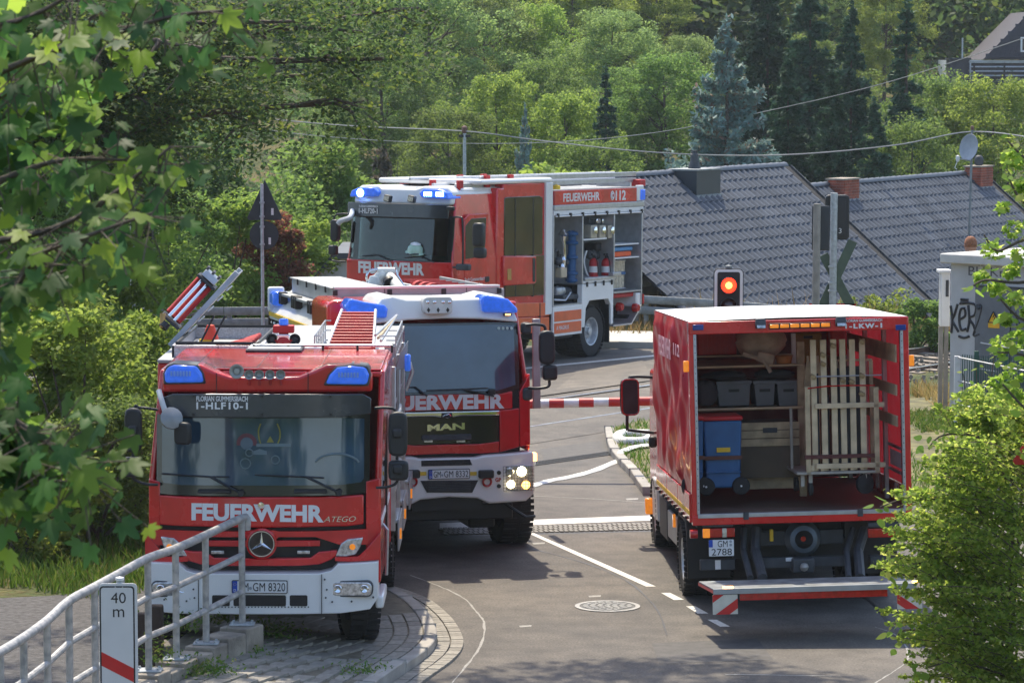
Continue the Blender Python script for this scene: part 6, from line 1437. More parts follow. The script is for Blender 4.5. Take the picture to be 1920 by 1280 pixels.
 zc = zbeam + 0.0
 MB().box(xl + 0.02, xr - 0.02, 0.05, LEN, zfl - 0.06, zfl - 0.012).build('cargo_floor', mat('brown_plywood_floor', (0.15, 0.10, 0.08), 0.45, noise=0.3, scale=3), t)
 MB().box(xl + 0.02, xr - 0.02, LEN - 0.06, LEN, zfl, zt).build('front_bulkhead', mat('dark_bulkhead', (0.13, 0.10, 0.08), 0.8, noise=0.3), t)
 for px in (0.06, 0.6): pass
 for y in (1.2, 2.6, 4.0):
  MB().box(xr - 0.10, xr - 0.05, y, y + 0.07, zfl, zt - 0.02).build('stanchion', ALU, t, bevel=0.006); MB().box(xl + 0.03, xl + 0.07, y, y + 0.07, zfl, zt - 0.02).build('stanchion', ALU, t, bevel=0.006)
 for py in (655, 668, 730, 788):
  z = f(1680, py, 0.3)[1]; MB().box(xr - 0.125, xr - 0.105, 0.15, LEN - 0.1, z - 0.06, z + 0.06).build('side_lath', WOOD, t, bevel=0.004)
 for z in (zfl + 0.35, zfl + 0.62):
  MB().box(xr - 0.06, xr - 0.03, 0.15, 1.2, z - 0.015, z + 0.015).build('guard_bar', ALU, t)
 m = MB()
 for i in range(26): y = 0.2 + i * 0.035; m.box(xr - 0.052, xr - 0.045, y, y + 0.018, zfl + 0.40, zfl + 0.57)
 kind(m.build('bar_comb', ALU, t), 'stuff')
 def pl(px0, px1, py0, py1, y, dy, name, m_, bevel=0.004, par=t):
  a = f(px0, py1, y); b = f(px1, py0, y); return MB().box(a[0], b[0], y, y + dy, a[1], b[1]).build(name, m_, par, bevel=bevel)
 pl(1306, 1488, 663, 670, 1.6, 0.05, 'shelf_edge', WOOD); pl(1306, 1506, 682, 690, 1.3, 0.05, 'shelf_edge', WOOD); pl(1306, 1506, 761, 770, 1.3, 0.05, 'shelf_edge', WOOD)
 a = f(1306, 690, 1.35); b = f(1504, 690, 1.35)
 for py in (689, 769):
  z = f(1400, py, 1.35)[1]; MB().box(xl + 0.08, b[0], 1.36, 2.9, z, z + 0.02).build('shelf_board', WOODD, t)
 pl(1485, 1492, 625, 682, 1.6, 0.04, 'shelf_post', OFFW)
 pl(1500, 1508, 640, 930, 1.35, 0.05, 'shelf_post', WOODD)
 zu = f(1500, 1060, 0.35)[1]
 lampb = f(1345, 995, 0.05)
 for a_, b_, x_ in ((1318, 1378, 0), (1628, 1690, 1)):
  a = f(a_, 1008); b = f(b_, 989)
  lp = MB().box(a[0], b[0], 0.0, 0.08, a[1], b[1]).build('tail_lamp', REDL, t, bevel=0.01)
  w = b[0] - a[0]
  if not x_:
   MB().box(a[0], a[0] + w * 0.22, -0.008, 0.0, a[1], b[1]).build('amber_lens', ORNG, lp, bevel=0.004); MB().box(a[0] + w * 0.60, a[0] + w * 0.74, -0.008, 0.0, a[1], b[1]).build('clear_lens', CLRL, lp, bevel=0.004)
  MB().box(a[0], b[0] - 0.02, -0.01, 0.06, b[1] + 0.015, b[1] + 0.07).build('lamp_cover', DGREY, lp, bevel=0.006)
 q = f(1328, 1000, -0.02); MB().cyl((xl - 0.03, 0.0, q[1]), (xl + 0.05, 0.0, q[1]), 0.05, 12).build('side_lamp', REDL, t)
 a = f(1328, 1043); b = f(1376, 1009)
 p = MB().prism(rounded(a[0], b[0], a[1], b[1], 0.012), 'y', -0.03, -0.015).build('number_plate', INK, t)
 MB().prism(rounded(a[0] + .006, b[0] - .006, a[1] + .006, b[1] - .006, 0.008), 'y', -0.034, -0.0305).build('plate_face', PLATEW, p)
 w = b[0] - a[0]; h = b[1] - a[1]
 MB().box(a[0] + .006, a[0] + w * 0.17, -0.037, -0.0345, a[1] + h * 0.55, b[1] - .006).build('euro_band', PLATEB, p)
 front_text('GM', INK, p, a[0] + w * 0.36, a[0] + w * 0.74, a[1] + h * 0.55, a[1] + h * 0.92, -0.035, depth=.002)
 front_text('2788', INK, p, a[0] + w * 0.12, a[0] + w * 0.90, a[1] + h * 0.08, a[1] + h * 0.46, -0.035, depth=.002)
 for zz in (0.66, 0.86): MB().lathe([(0, 0.003), (h * 0.08, 0.003), (h * 0.08, 0)], o=(a[0] + w * 0.86, -0.035, a[1] + h * zz), ax=(0, -1, 0), n=12).build('seal', mat('grey_seal', (0.3, 0.34, 0.38), 0.5), p)
 a = f(1313, 1069, 0.1); b = f(1378, 1047, 0.1); ub = MB().box(a[0], b[0], 0.08, 0.16, a[1], b[1]).build('underride_bar', DGREY, t, bevel=0.008)
 q = f(1346, 1058, 0.08); MB().box(q[0] - 0.03, q[0] + 0.03, 0.07, 0.08, q[1] - 0.05, q[1] + 0.05).build('type_sticker', OFFW, ub)
 a = f(1424, 1065, 0.2); b = f(1585, 1041, 0.2); mbx = MB().box(a[0], b[0], 0.18, 0.28, a[1], b[1]).build('underride_bar', DGREY, t, bevel=0.008)
 q = f(1481, 1048, 0.18); MB().box(q[0] - 0.045, q[0] + 0.045, 0.172, 0.18, q[1] - 0.02, q[1] + 0.02).build('white_sticker', OFFW, mbx)
 a = f(1631, 1062, 0.2); b = f(1692, 1040, 0.2); MB().box(a[0], b[0] + 0.03, 0.18, 0.28, a[1], b[1]).build('underride_bar', DGREY, t, bevel=0.008)
 q = f(1504, 1008, 0.3)
 MB().lathe([(0.19, 0.0), (0.20, 0.03), (0.15, 0.14), (0.10, 0.16), (0.13, 0.05)], o=(q[0], 0.3, q[1]), ax=(0, -1, 0), n=24).build('coupling_jaw', mat('blued_casting', (0.10, 0.13, 0.16), 0.45, 0.4), t).scale = (1, 1, 1)
 a = f(1425, 1022, 0.4); b = f(1580, 990, 0.4); MB().box(a[0], b[0], 0.34, 0.45, a[1], b[1]).build('cross_member', DGREY, t, bevel=0.01)
 MB().cyl((q[0], 0.2, q[1]), (q[0], 0.26, q[1]), 0.03, 8).build('coupling_pin', REDL, t)
 q2 = f(1446, 1000, 0.3); MB().box(q2[0] - 0.02, q2[0] + 0.02, 0.26, 0.3, q2[1] - 0.08, q2[1] + 0.05).build('brass_lever', YEL, t, bevel=0.006)
 q = f(1505, 1060, 0.15); bj = MB().box(q[0] - 0.12, q[0] + 0.12, 0.05, 0.3, q[1] - 0.07, q[1] + 0.09).build('ball_hitch_bracket', DGREY, t, bevel=0.02); MB().lathe([(0, .05), (.035, .035), (.05, 0), (.035, -.035), (0, -.05)], o=(q[0], 0.02, q[1]), n=12).build('hitch_ball', IRON, bj)
 for px in (1395, 1622, 1600, 1418):
  a = f(px, 990, 0.3); b = f(px + (14 if px < 1500 else -6), 1085, -0.5)
  MB().tube([(a[0], 0.3, a[1]), ((a[0] + b[0]) / 2 - 0.02, 0.15, (a[1] + b[1]) / 2), (b[0], -0.4, b[1])], 0.035 if px in (1395, 1600) else 0.055, 8).build('lift_ram', DGREY, t)
 for x in (xl + 0.65, xr - 0.65): MB().box(x - 0.04, x + 0.04, 0.3, 7.2, 0.72, 0.95).build('frame_rail', INK, t)
 MB().box(xl + 0.1, xr - 0.1, 0.5, LEN, zb - 0.16, zb - 0.05).build('subframe', INK, t)
 for y in (0.6, 2.6, 4.2): MB().box(xl + 0.5, xr - 0.5, y, y + 0.12, 0.5, 0.95).build('cross_beam', INK, t)
 xw = f(1300, 1060, 1.5)[0]
 for s_ in (-1, 1):
  for dx in (0.0, 0.29): wheel(t, s_ * (1.03 - dx), 1.5, 0.42, 0.24, s_)
  w_ = wheel(t, s_ * 1.02, 5.1, 0.42, 0.26, s_); w_.location.z += 0.18
 for s_, x in ((-1, xl), (1, xr)):
  MB().box(x + (0.02 if s_ < 0 else -0.5), x + (0.5 if s_ < 0 else -0.02), 0.92, 0.96, 0.25, 0.95).build('mud_flap', INK, t, bevel=0.01)
  MB().prism([(0.95, 0.62), (0.95, 0.8), (1.1, 0.92), (1.9, 0.92), (2.05, 0.8), (2.05, 0.62), (2.0, 0.62), (1.98, 0.78), (1.86, 0.88), (1.14, 0.88), (1.0, 0.78)], 'x', x + (0.02 if s_ < 0 else -0.5), x + (0.5 if s_ < 0 else -0.02)).build('mudguard', DGREY, t)
  MB().box(x + 0.03 if s_ < 0 else x - 0.07, x + 0.07 if s_ < 0 else x - 0.03, 2.2, 4.6, 0.48, 0.80).build('side_guard', ALUM if s_ < 0 else DGREY, t, bevel=0.01)
  MB().box(x + 0.02 if s_ < 0 else x - 0.42, x + 0.42 if s_ < 0 else x - 0.02, 3.4, 4.4, 0.42, 0.9).build('tool_locker', DGREY, t, bevel=0.02)
 MB().cyl((xl + 0.06, 3.3, 0.55), (xl + 0.35, 3.3, 0.55), 0.09, 14).build('exhaust', INK, t)
 MB().box(xl - 0.01, xl + 0.02, 2.25, 2.32, 0.7, 0.85).build('side_marker', ORNG, t)
 for px_, s_ in ((xl - 0.03, -1), (xr + 0.03, 1)): z = f(1288, 687)[1]; MB().box(px_ - 0.03, px_ + 0.03, 0.0, 0.05, z - 0.06, z + 0.06).build('height_lamp', ORNG, t, bevel=0.01)
 GC = mat('white_cab_paint', (0.6, 0.6, 0.6), 0.4)
 MB().prism([(LEN + 0.15, 0.5), (LEN + 2.1, 0.5), (LEN + 2.1, 1.4), (LEN + 1.8, 2.35), (LEN + 0.15, 2.35)], 'x', -1.08, 1.08).build('cab', RED, t, bevel=0.05)
 MB().prism([(LEN + 0.05, 0.5), (LEN + 0.14, 0.5), (LEN + 0.14, 1.0), (LEN + 0.05, 1.0)], 'x', -1.12, 1.12).build('cab_step', GC, t)
 MB().box(xl + 0.0, xl + 0.06, LEN + 0.2, LEN + 0.9, 0.55, 1.05).build('wing', GC, t, bevel=0.02)
 def mq(px, py, y): a = f(px, py, y); return (a[0], y, a[1])
 ym = LEN + 1.4
 arm(t, [mq(1228, 707, ym), mq(1190, 706, ym), mq(1179, 711, ym), mq(1177, 740, ym), mq(1176, 800, ym), mq(1182, 806, ym), mq(1226, 811, ym)], 0.02)
 q = mq(1180, 744, ym - 0.05); 
 mo = mirror(t, q, 0.24, 0.47, 0.08, glass=True, rz=12)
 rr_ = rounded(-0.108, 0.108, -0.222, 0.222, 0.06); MB().tube([(a_, -0.04, b_) for a_, b_ in rr_ + rr_[:1]], 0.011, 6).build('mirror_rim', REDL, mo)
 q = mq(1224, 828, LEN + 0.5); MB().obox(q, (0.1, 0.1, 0.14)).build('mirror_base', INK, t, bevel=0.03)
 q = mq(1217, 948, LEN + 1.0); MB().obox(q, (0.1, 0.12, 0.2)).build('side_indicator', ORNG, t, bevel=0.02)
 # ---- tail lift platform
 a0 = G(1309, 1090, 0.0)
 zl = 0.40
 def T(px, py, z=zl):
  c, d = F._l(px, py); tt = (z - c.z) / d.z; p = c + d * tt; return (p.x, p.y)
 z_ = 0.44
 PL = [T(1310, 1089, z_), T(1338, 1104, z_), T(1697, 1097, z_), T(1710, 1083, z_)]
 xa = PL[1][0] - 0.0; xb = T(1725, 1097, z_)[0]; yn = PL[1][1]; yf = PL[0][1]
 print('lift', PL, xa, xb)
 lift = MB().prism([(PL[0][0], yf), (xa, yn), (xb, yn + 0.0), (xb + 0.02, yf)], 'z', z_ - 0.05, z_).build('lift_platform', mat('worn_lift_plate', (0.20, 0.215, 0.23), 0.5, 0.4, noise=0.35, scale=7, bump=0.1), t, bevel=0.006)
 MB().box(xa - 0.005, xb, yn - 0.012, yn + 0.01, z_ - 0.055, z_ + 0.003).build('platform_edge', ALUM, lift, bevel=0.003)
 MB().add([(PL[0][0] - 0.006, yf, z_ - 0.045), (xa - 0.006, yn, z_ - 0.045), (xa - 0.006, yn, z_ - 0.012), (PL[0][0] - 0.006, yf, z_ - 0.012)], [(0, 1, 2, 3)]).build('edge_stripe', mat('red_white_tape', (0.6, 0.1, 0.1), 0.5, noise=0.0), lift, smooth=0)
 for x0, flip in ((f(1336, 1120, yn)[0], 0), (f(1682, 1120, yn)[0], 1)):
  h = 0.30; wd = f(1383, 1120, yn)[0] - f(1336, 1120, yn)[0]
  zt_ = z_ - 0.06; zb_ = f(1358, 1151, yn)[1]; h = zt_ - zb_
  wb = MB().box(x0, x0 + wd, yn - 0.002, yn + 0.006, zb_, zt_).build('warning_board', mat('reflective_white', (0.62, 0.60, 0.52), 0.4, noise=0.12, scale=6), lift)
  for k in ((-0.25, 0.35), (0.95, 1.45)) if not flip else ((-0.25, 0.35), (0.95, 1.45)):
   pts = []
   lo_, hi_ = k
   poly = [(0, 0), (1, 0), (1, 1), (0, 1)]
   def clip(P, val, ge):
    out = []
    for i in range(len(P)):
     p, q = P[i - 1], P[i]; fp = (p[1] - p[0] * 0.9) - val; fq = (q[1] - q[0] * 0.9) - val
     if not ge: fp, fq = -fp, -fq
     if (fp >= 0) != (fq >= 0): r_ = fp / (fp - fq); out.append((p[0] + (q[0] - p[0]) * r_, p[1] + (q[1] - p[1]) * r_))
     if fq >= 0: out.append(q)
    return out
   P = clip(clip(poly, lo_ - 0.35, True), hi_ - 0.35 - 0.1, False)
   if len(P) > 2:
    P = [((1 - u if flip else u), v) for u, v in P]
    MB().prism([(x0 + u * wd, zb_ + v * h) for u, v in P], 'y', yn - 0.005, yn - 0.0025).build('red_stripe', mat('reflective_red', (0.55, 0.02, 0.02), 0.4, noise=0.1), wb, smooth=0)
 a = f(1384, 1113, yn); MB().box(a[0] + 0.02, xb - 0.3, yn + 0.03, yn + 0.05, z_ - 0.13, z_ - 0.05).build('striped_skirt', REDL, lift, bevel=0.004)
 for px in (1366, 1722): q = f(px, 1099, yn); l = MB().box(q[0] - 0.055, q[0] + 0.055, yn + 0.02, yn + 0.06, z_ + 0.001, z_ + 0.022).build('flashing_light', LITO, lift, bevel=0.006)
 return t, F
box_truck, FT = build_truck()
def on_truck(name, px, py, y, label, cat, group=None):
 q = FT.f(px, py, y); e = empty(name, FT.o + FT.m @ Vector((q[0], y, q[1])), FT.rot); return tag(e, label, cat, group), q
def tsize(px0, px1, py0, py1, y):
 a = FT.f(px0, py1, y); b = FT.f(px1, py0, y); return b[0] - a[0], b[1] - a[1]
for px0, px1, lab in ((1322, 1392, 'blue wheeled bin with red lid and a yellow sticker in the truck'), (1296, 1320, 'blue wheeled bin behind the left post of the truck, half hidden')):
 y = 0.75; w, h = tsize(1322, 1392, 782, 924, y); cxp = 1357 if px0 == 1322 else 1303
 e, _ = on_truck('wheeled_bin', cxp, 928, y, lab, 'bin', 'blue bins in the truck')
 w2 = w / 2; d = 0.5
 wt = w2; wb_ = w2 * 0.86
 b = MB(); b.add([(-wb_, 0, 0.08), (wb_, 0, 0.08), (wb_, d, 0.08), (-wb_, d, 0.08), (-wt, -0.03, h), (wt, -0.03, h), (wt, d + 0.05, h), (-wt, d + 0.05, h)], [(0, 3, 2, 1), (4, 5, 6, 7), (0, 1, 5, 4), (1, 2, 6, 5), (2, 3, 7, 6), (3, 0, 4, 7)])
 bo = b.build('bin_body', BLUEP, e, bevel=0.025, seg=3)
 MB().box(-w2 * 0.9, w2 * 0.9, -0.035, 0.02, h * 0.30, h * 0.32).build('rib', BLUEP, bo, bevel=0.004)
 MB().box(-w2 - 0.01, w2 + 0.01, -0.05, d + 0.07, h, h + 0.05).build('lid', REDD, e, bevel=0.02)
 for s_ in (-1, 1): 
  wz = MB().lathe([(0, .03), (.04, .03), (.085, .025), (.1, .01), (.1, -.01), (.085, -.025), (0, -.025)], o=(s_ * w2 * 0.9, 0.0, 0.1), ax=(0, -1, 0), n=20).build('bin_wheel', RUB, e)
  MB().cyl((s_ * w2 * 0.9, -0.035, 0.1), (s_ * w2 * 0.9, -0.028, 0.1), 0.012, 8).build('axle_cap', OFFW, wz)
 if px0 != 1322: e.scale = (0.5, 1, 1)
 if px0 == 1322: a = FT.f(1345, 1, y)[0]; MB().box(-0.07, 0.08, -0.036, -0.02, h * 0.58, h * 0.64).build('yellow_sticker', YEL, e)
 MB().box(-w2 * 0.98, w2 * 0.98, -0.052, -0.025, h * 0.48, h * 0.53).build('brown_strap', mat('brown_strap', (0.12, 0.05, 0.035), 0.8), e)
CR = mat('grey_plastic_crate', (0.16, 0.17, 0.18), 0.6, noise=0.15)
for i, (a, b, lab) in enumerate(((1345, 1408, 'left grey plastic crate on the middle shelf of the truck'), (1415, 1454, 'middle grey plastic crate on the middle shelf of the truck'), (1458, 1500, 'right grey plastic crate on the middle shelf of the truck'))):
 y = 1.5; w, h = tsize(a, b, 714, 760, y); e, _ = on_truck('storage_crate', (a + b) / 2, 761, y, lab, 'crate', 'grey crates on the shelf')
 MB().add([(-w / 2 + .02, 0, 0), (w / 2 - .02, 0, 0), (w / 2 - .02, .5, 0), (-w / 2 + .02, .5, 0), (-w / 2, -.01, h), (w / 2, -.01, h), (w / 2, .5, h), (-w / 2, .5, h)], [(0, 3, 2, 1), (4, 5, 6, 7), (0, 1, 5, 4), (1, 2, 6, 5), (2, 3, 7, 6), (3, 0, 4, 7)]).build('crate_body', CR, e, bevel=0.01)
 MB().box(-w / 2 - .01, w / 2 + .01, -.02, .51, h - .02, h + .02).build('crate_rim', CR, e, bevel=0.006); MB().box(-0.06, 0.06, -.018, -.008, h * .6, h * .72).build('hand_hole', INK, e)
def blob(name, px, py, y, dims, m, label, cat, seed=0, n=14):
 e_, q = on_truck(name, px, py, y, label, cat)
 bpy.data.objects.remove(e_)
 r2 = random.Random(seed); me = MB(); vs = []; k = 10
 for j in range(k + 1):
  ph = math.pi * j / k
  for i in range(n):
   a = 2 * math.pi * i / n; rr = 1 + 0.10 * math.sin(3 * a + seed) + 0.07 * math.sin(5 * a + ph * 4 + seed) + r2.uniform(-.04, .04)
   sx = math.copysign(abs(math.sin(ph)) ** 0.6, 1)
   vs.append((math.cos(a) * sx * dims[0] / 2 * rr, math.sin(a) * sx * dims[1] / 2 * rr, (1 - math.cos(ph)) / 2 * dims[2] * (1 + .05 * math.sin(a * 2 + seed))))
 fs = [(j * n + i, j * n + (i + 1) % n, (j + 1) * n + (i + 1) % n, (j + 1) * n + i) for j in range(k) for i in range(n)]
 o = MB().add(vs, fs).build(name, m, None, smooth=180); o.location = FT.o + FT.m @ Vector((q[0], y, q[1])); o.rotation_euler = FT.rot
 return tag(o, label, cat)
CANV = mat('beige_canvas', (0.36, 0.26, 0.19), 0.9, noise=0.3, scale=6, bump=0.3, bscale=12)
s1 = blob('canvas_sack', 1425, 669, 1.45, (0.55, 0.5, 0.36), CANV, 'beige canvas sack hanging over the top shelf of the truck', 'sack', 3)
MB().tube([(-0.22, -0.26, 0.05), (0.0, -0.3, -0.02), (0.05, -0.3, -0.1), (0.08, -0.3, -0.16)], 0.025, 6).build('sack_tie', CANV, s1)
MB().obox((0.03, -0.28, 0.0), (0.2, 0.05, 0.12), (0, R(15), 0)).build('sack_flap', CANV, s1, bevel=0.02)
blob('dark_bundle', 1360, 712, 1.5, (0.5, 0.4, 0.10), mat('black_cloth', (0.02, 0.02, 0.022), 0.9), 'black cloth bundle lying on the left grey crate in the truck', 'bundle', 5)
blob('dark_bag', 1322, 761, 1.5, (0.26, 0.4, 0.28), mat('dark_grey_cloth', (0.06, 0.055, 0.06), 0.9), 'dark bag on the middle shelf left of the grey crates', 'bag', 8)
blob('black_sack', 1450, 712, 1.6, (0.45, 0.4, 0.12), mat('black_cloth', (0, 0, 0)), 'black sack lying over the middle and right crates in the truck', 'sack', 9)
e, _ = on_truck('red_crate', 1345, 665, 1.7, 'red ribbed plastic crate on the top shelf at the left of the truck', 'crate')
MB().box(-0.22, 0.22, 0, .5, 0, .26).build('crate_body', REDD, e, bevel=0.01)
for i in range(9): MB().box(-0.21 + i * .05, -0.19 + i * .05, -.012, .001, .01, .25).build('crate_rib', REDD, e)
e, _ = on_truck('red_canister', 1573, 668, 1.9, 'red canister high up behind the upright timbers in the truck', 'canister')
MB().box(-0.1, 0.1, 0, .3, 0, .30).build('canister_body', REDD, e, bevel=0.03); MB().cyl((-.03, .1, .30), (-.03, .1, .34), .03, 10).build('canister_cap', INK, e)
e, _ = on_truck('yellow_case', 1516, 680, 2.0, 'dull yellow case under the roof between the top shelf and the timbers', 'case')
MB().box(-0.16, 0.16, 0, .3, 0, .34).build('case_body', mat('dull_yellow', (0.30, 0.20, 0.04), 0.7), e, bevel=0.02); MB().box(-.05, .05, -.02, 0, .28, .31).build('case_handle', INK, e)
e, _ = on_truck('orange_pot', 1470, 681, 1.45, 'small orange pot on the second shelf beside the shelf post', 'pot')
MB().lathe([(0, 0), (.08, 0), (.10, .08), (.11, .09), (.10, .08), (0, .07)], n=16).build('pot_body', mat('orange_clay', (0.5, 0.18, 0.04), 0.7), e)
e, _ = on_truck('wooden_chest', 1445, 862, 1.2, 'pale wooden plank chest with a latch, standing right of the blue bins', 'chest')
w, h = tsize(1390, 1500, 787, 836, 1.2)
zoff = FT.f(1445, 836, 1.2)[1] - FT.f(1445, 862, 1.2)[1]
for i in range(3): MB().box(-w / 2, w / 2, 0, .02, zoff + h * i / 3, zoff + h * (i + 1) / 3 - .008).build('plank', WOODD, e, bevel=0.003)
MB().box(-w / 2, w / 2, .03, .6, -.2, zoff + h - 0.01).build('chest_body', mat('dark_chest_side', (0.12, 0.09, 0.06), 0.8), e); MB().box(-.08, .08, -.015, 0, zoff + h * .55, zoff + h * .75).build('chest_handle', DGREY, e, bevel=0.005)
e, _ = on_truck('timber_beam', 1447, 916, 1.35, 'weathered timber beam lying on the truck floor behind the bins', 'timber')
w, h = tsize(1390, 1506, 882, 914, 1.35); MB().box(-w / 2, w / 2, 0, .12, 0, h).build('beam', WOODD, e, bevel=0.01); MB().box(-w / 2, w / 2, .2, .25, h, h + .05).build('batten', WOOD, e)
e, q0 = on_truck('timber_trolley', 1571, 924, 0.35, 'wheeled trolley loaded with upright pale timbers, right half of the truck', 'trolley')
y = 0.35
def tq(px, py, dy=0.0): q = FT.f(px, py, y + dy); return (q[0] - q0[0], q[1] - q0[1])
x0, zf = tq(1494, 882); x1, zg = tq(1643, 890)
zf = tq(1570, 888)[1]
TRM = mat('dull_trolley_metal', (0.36, 0.33, 0.28), 0.6, 0.1)
MB().box(x0, x1, -0.02, .9, zf, zf + 0.03).build('trolley_deck', TRM, e, bevel=0.006)
for z in (zf + 0.06, tq(1570, 765)[1]): 
 MB().box(tq(1512, 0)[0], tq(1643, 0)[0], -0.02, 0.01, z, z + 0.055).build('trolley_rail', WOOD, e, bevel=0.004)
MB().cyl((tq(1514, 0)[0], -0.01, tq(0, 747)[1]), (tq(1640, 0)[0], -0.01, tq(0, 747)[1]), .008, 6).build('trolley_bar', ALU, e)
for px in (1513, 1642): a = tq(px, 725); MB().box(a[0] - .028, a[0] + .028, -0.02, .02, zf, a[1]).build('trolley_post', WOODD, e, bevel=0.004)
a = tq(1494, 770); MB().box(a[0] - .015, a[0] + .015, .5, .54, zf, a[1]).build('trolley_post', TRM, e, bevel=0.004)
for px, r_ in ((1521, .07), (1623, .11), (1506, .08)):
 a = tq(px, 908); c = MB().lathe([(0, .03), (r_ * .5, .03), (r_ * .6, .025), (r_, .02), (r_, -.02), (r_ * .6, -.025), (0, -.025)], o=(a[0], 0.05 if px != 1506 else .6, -0.02 + r_ - .0), ax=(1 if px != 1623 else 0.5, -0.9 if px == 1623 else 0, 0), n=22).build('castor', RUB, e)
 MB().box(a[0] - .02, a[0] + .02, .03, .07, r_, zf).build('castor_fork', TRM, c)
TIMB = [(1524, 637), (1543, 637), (1562, 636), (1579, 636), (1597, 636), (1616, 635)]
for px, pt in TIMB:
 a = tq(px, pt, .03); MB().box(a[0] - .032, a[0] + .032, 0.02, .06, zf + .035, a[1]).build('timber', WOOD, e, bevel=0.003)
for px, pt, pb in ((1529, 700, 888), (1549, 740, 888), (1570, 690, 888), (1588, 686, 888), (1606, 686, 888)):
 a = tq(px, pt, .15); MB().box(a[0] - .03, a[0] + .03, .14, .17, zf + .035, a[1]).build('grey_panel', mat('slate_panel', (0.05, 0.055, 0.065), 0.6), e)
a = tq(1562, 678, .2); b = tq(1635, 672, .2); MB().box(a[0], b[0], .2, .24, a[1], b[1]).build('cross_lath', WOOD, e)
for px in (1567, 1632): a = tq(px, 675, .21); MB().box(a[0] - .022, a[0] + .022, .18, .22, zf, a[1]).build('lath_post', WOODD, e, bevel=0.003)
for px, py in ((1543, 665), (1543, 682), (1562, 648), (1580, 713), (1597, 715), (1616, 640), (1524, 706), (1616, 738), (1616, 704)):
 a = tq(px, py); MB().obox((a[0], -0.0, a[1]), (.06, .05, .045), (.2, .5, .1)).build('screw_clamp', mat('dull_brass', (0.35, 0.26, 0.14), 0.5, 0.4), e, bevel=0.008)
a = tq(1508, 857); b = tq(1640, 857); MB().box(a[0], b[0], -0.03, -0.022, a[1] - .02, a[1] + .025).build('load_strap', mat('dark_red_strap', (0.10, 0.03, 0.025), 0.8), e, bevel=0.004)
MB().tube(smooth3([(tq(1514, 728)[0], -.02, tq(1514, 728)[1]), (tq(1560, 723)[0], -.03, tq(1560, 723)[1] - .0), (tq(1640, 722)[0], -.02, tq(1640, 722)[1])]), .008, 5).build('red_cord', REDL, e)
for i in range(6): a = tq(1524 + i * 18.5, 880); MB().box(a[0] - .018, a[0] + .018, -.0, .015, zf + .035, zf + .10).build('peg', WOOD, e)
for px, lab in ((1517, 'left wooden paddle leaning beside the trolley timbers'), (1535, 'right wooden paddle leaning beside the trolley timbers')):
 e, q = on_truck('wooden_paddle', px, 760, .9, lab, 'paddle', 'paddles in the truck'); MB().prism([(-.04, 0), (.04, 0), (.055, .25), (.03, .42), (.015, .5), (.015, .55), (-.015, .55), (-.015, .5), (-.03, .42), (-.055, .25)], 'y', 0, .03).build('blade', WOODD, e, bevel=0.006)
 MB().cyl((0, .015, -.65), (0, .015, 0), .018, 8).build('shaft', WOODD, e)
# ------------------------------------------------------------------ street furniture and barriers
def V3(p, z=None): return Vector((p[0], p[1], p[2] if z is None else z))
def guard_rail(pts, label, skip_posts=False):
 P = [G(x, y, 0.76) for x, y in pts]
 g = empty('guard_rail', V3(P[0], zt(P[0].x, P[0].y))); tag(g, label, 'guard rail', 'steel guard rails beyond the crossing'); o0 = g.location
 for i, (a, b) in enumerate(zip(P, P[1:])):
  d = (b - a); d.z = 0; L = d.length; d.normalize(); n = Vector((-d.y, d.x, 0)); 
  for z0, z1 in ((0.60, 0.78), (0.36, 0.54)):
   prof = [(-0.04, z0), (-0.055, z0 + 0.03), (-0.055, z1 - 0.03), (-0.04, z1), (0.0, z1 - 0.01), (0.0, z0 + 0.01)]
   vs = [a + n * u + Vector((0, 0, z - a.z)) - o0 for u, z in prof] + [b - d * 0.01 + n * u + Vector((0, 0, z - b.z)) - o0 for u, z in prof]; k = len(prof)
   MB().add(vs, [tuple(range(k))[::-1], tuple(range(k, 2 * k))] + [(j, (j + 1) % k, k + (j + 1) % k, k + j) for j in range(k)]).build('beam', GALV, g, bevel=0.008)
  for j in range(int(L / 2.0) + 1):
   p = a + d * (j * 2.0 + 0.1) - o0; MB().box(p.x - 0.05, p.x + 0.05, p.y + 0.02, p.y + 0.12, -0.3, 0.72 ).build('post', GALV, g)
 return g
guard_rail([(-60, 586), (60, 582), (180, 580), (300, 578), (420, 577), (540, 576), (660, 577)], 'grey guard rail left of the farthest fire engine, behind the round sign')
guard_rail([(1120, 556), (1205, 555), (1330, 562), (1430, 570), (1520, 582), (1610, 598)], 'grey guard rail in front of the tiled roof right of the farthest engine')
def W2(px, py, Y): return W(px, py, Y)
Y = 65.8
b0 = W(491, 345, Y); st = empty('road_sign', (b0.x, Y, 0)); tag(st, 'dark backs of a triangular and a round sign on one grey pole', 'road sign')
def loc(px, py, o, Y): p = W(px, py, Y) - o.location; return (p.x, p.z)
DB_ = mat('dark_sign_back', (0.028, 0.034, 0.040), 0.6, noise=0.2)
MB().cyl((0, 0, 0), (0, 0, b0.z), 0.035, 10).build('pole', STEEL, st)
T_ = [loc(496, 337, st, Y), loc(463, 408, st, Y), loc(466, 413, st, Y), loc(526, 413, st, Y), loc(529, 408, st, Y)]
MB().prism(T_, 'y', 0.04, 0.065).build('triangle_panel', DB_, st, bevel=0.005)
c = loc(495, 441, st, Y); MB().lathe([(0, 0.0), (0.29, 0.0), (0.30, 0.02), (0, 0.02)], o=(c[0], 0.06, c[1]), ax=(0, -1, 0), n=32).build('round_panel', DB_, st)
for px, py in ((510, 397), (505, 452)): q = loc(px, py, st, Y); MB().box(q[0] - .02, q[0] + .03, 0.032 if py < 400 else .034, 0.039, q[1] - .07, q[1] + .07).build('sticker', OFFW, st)
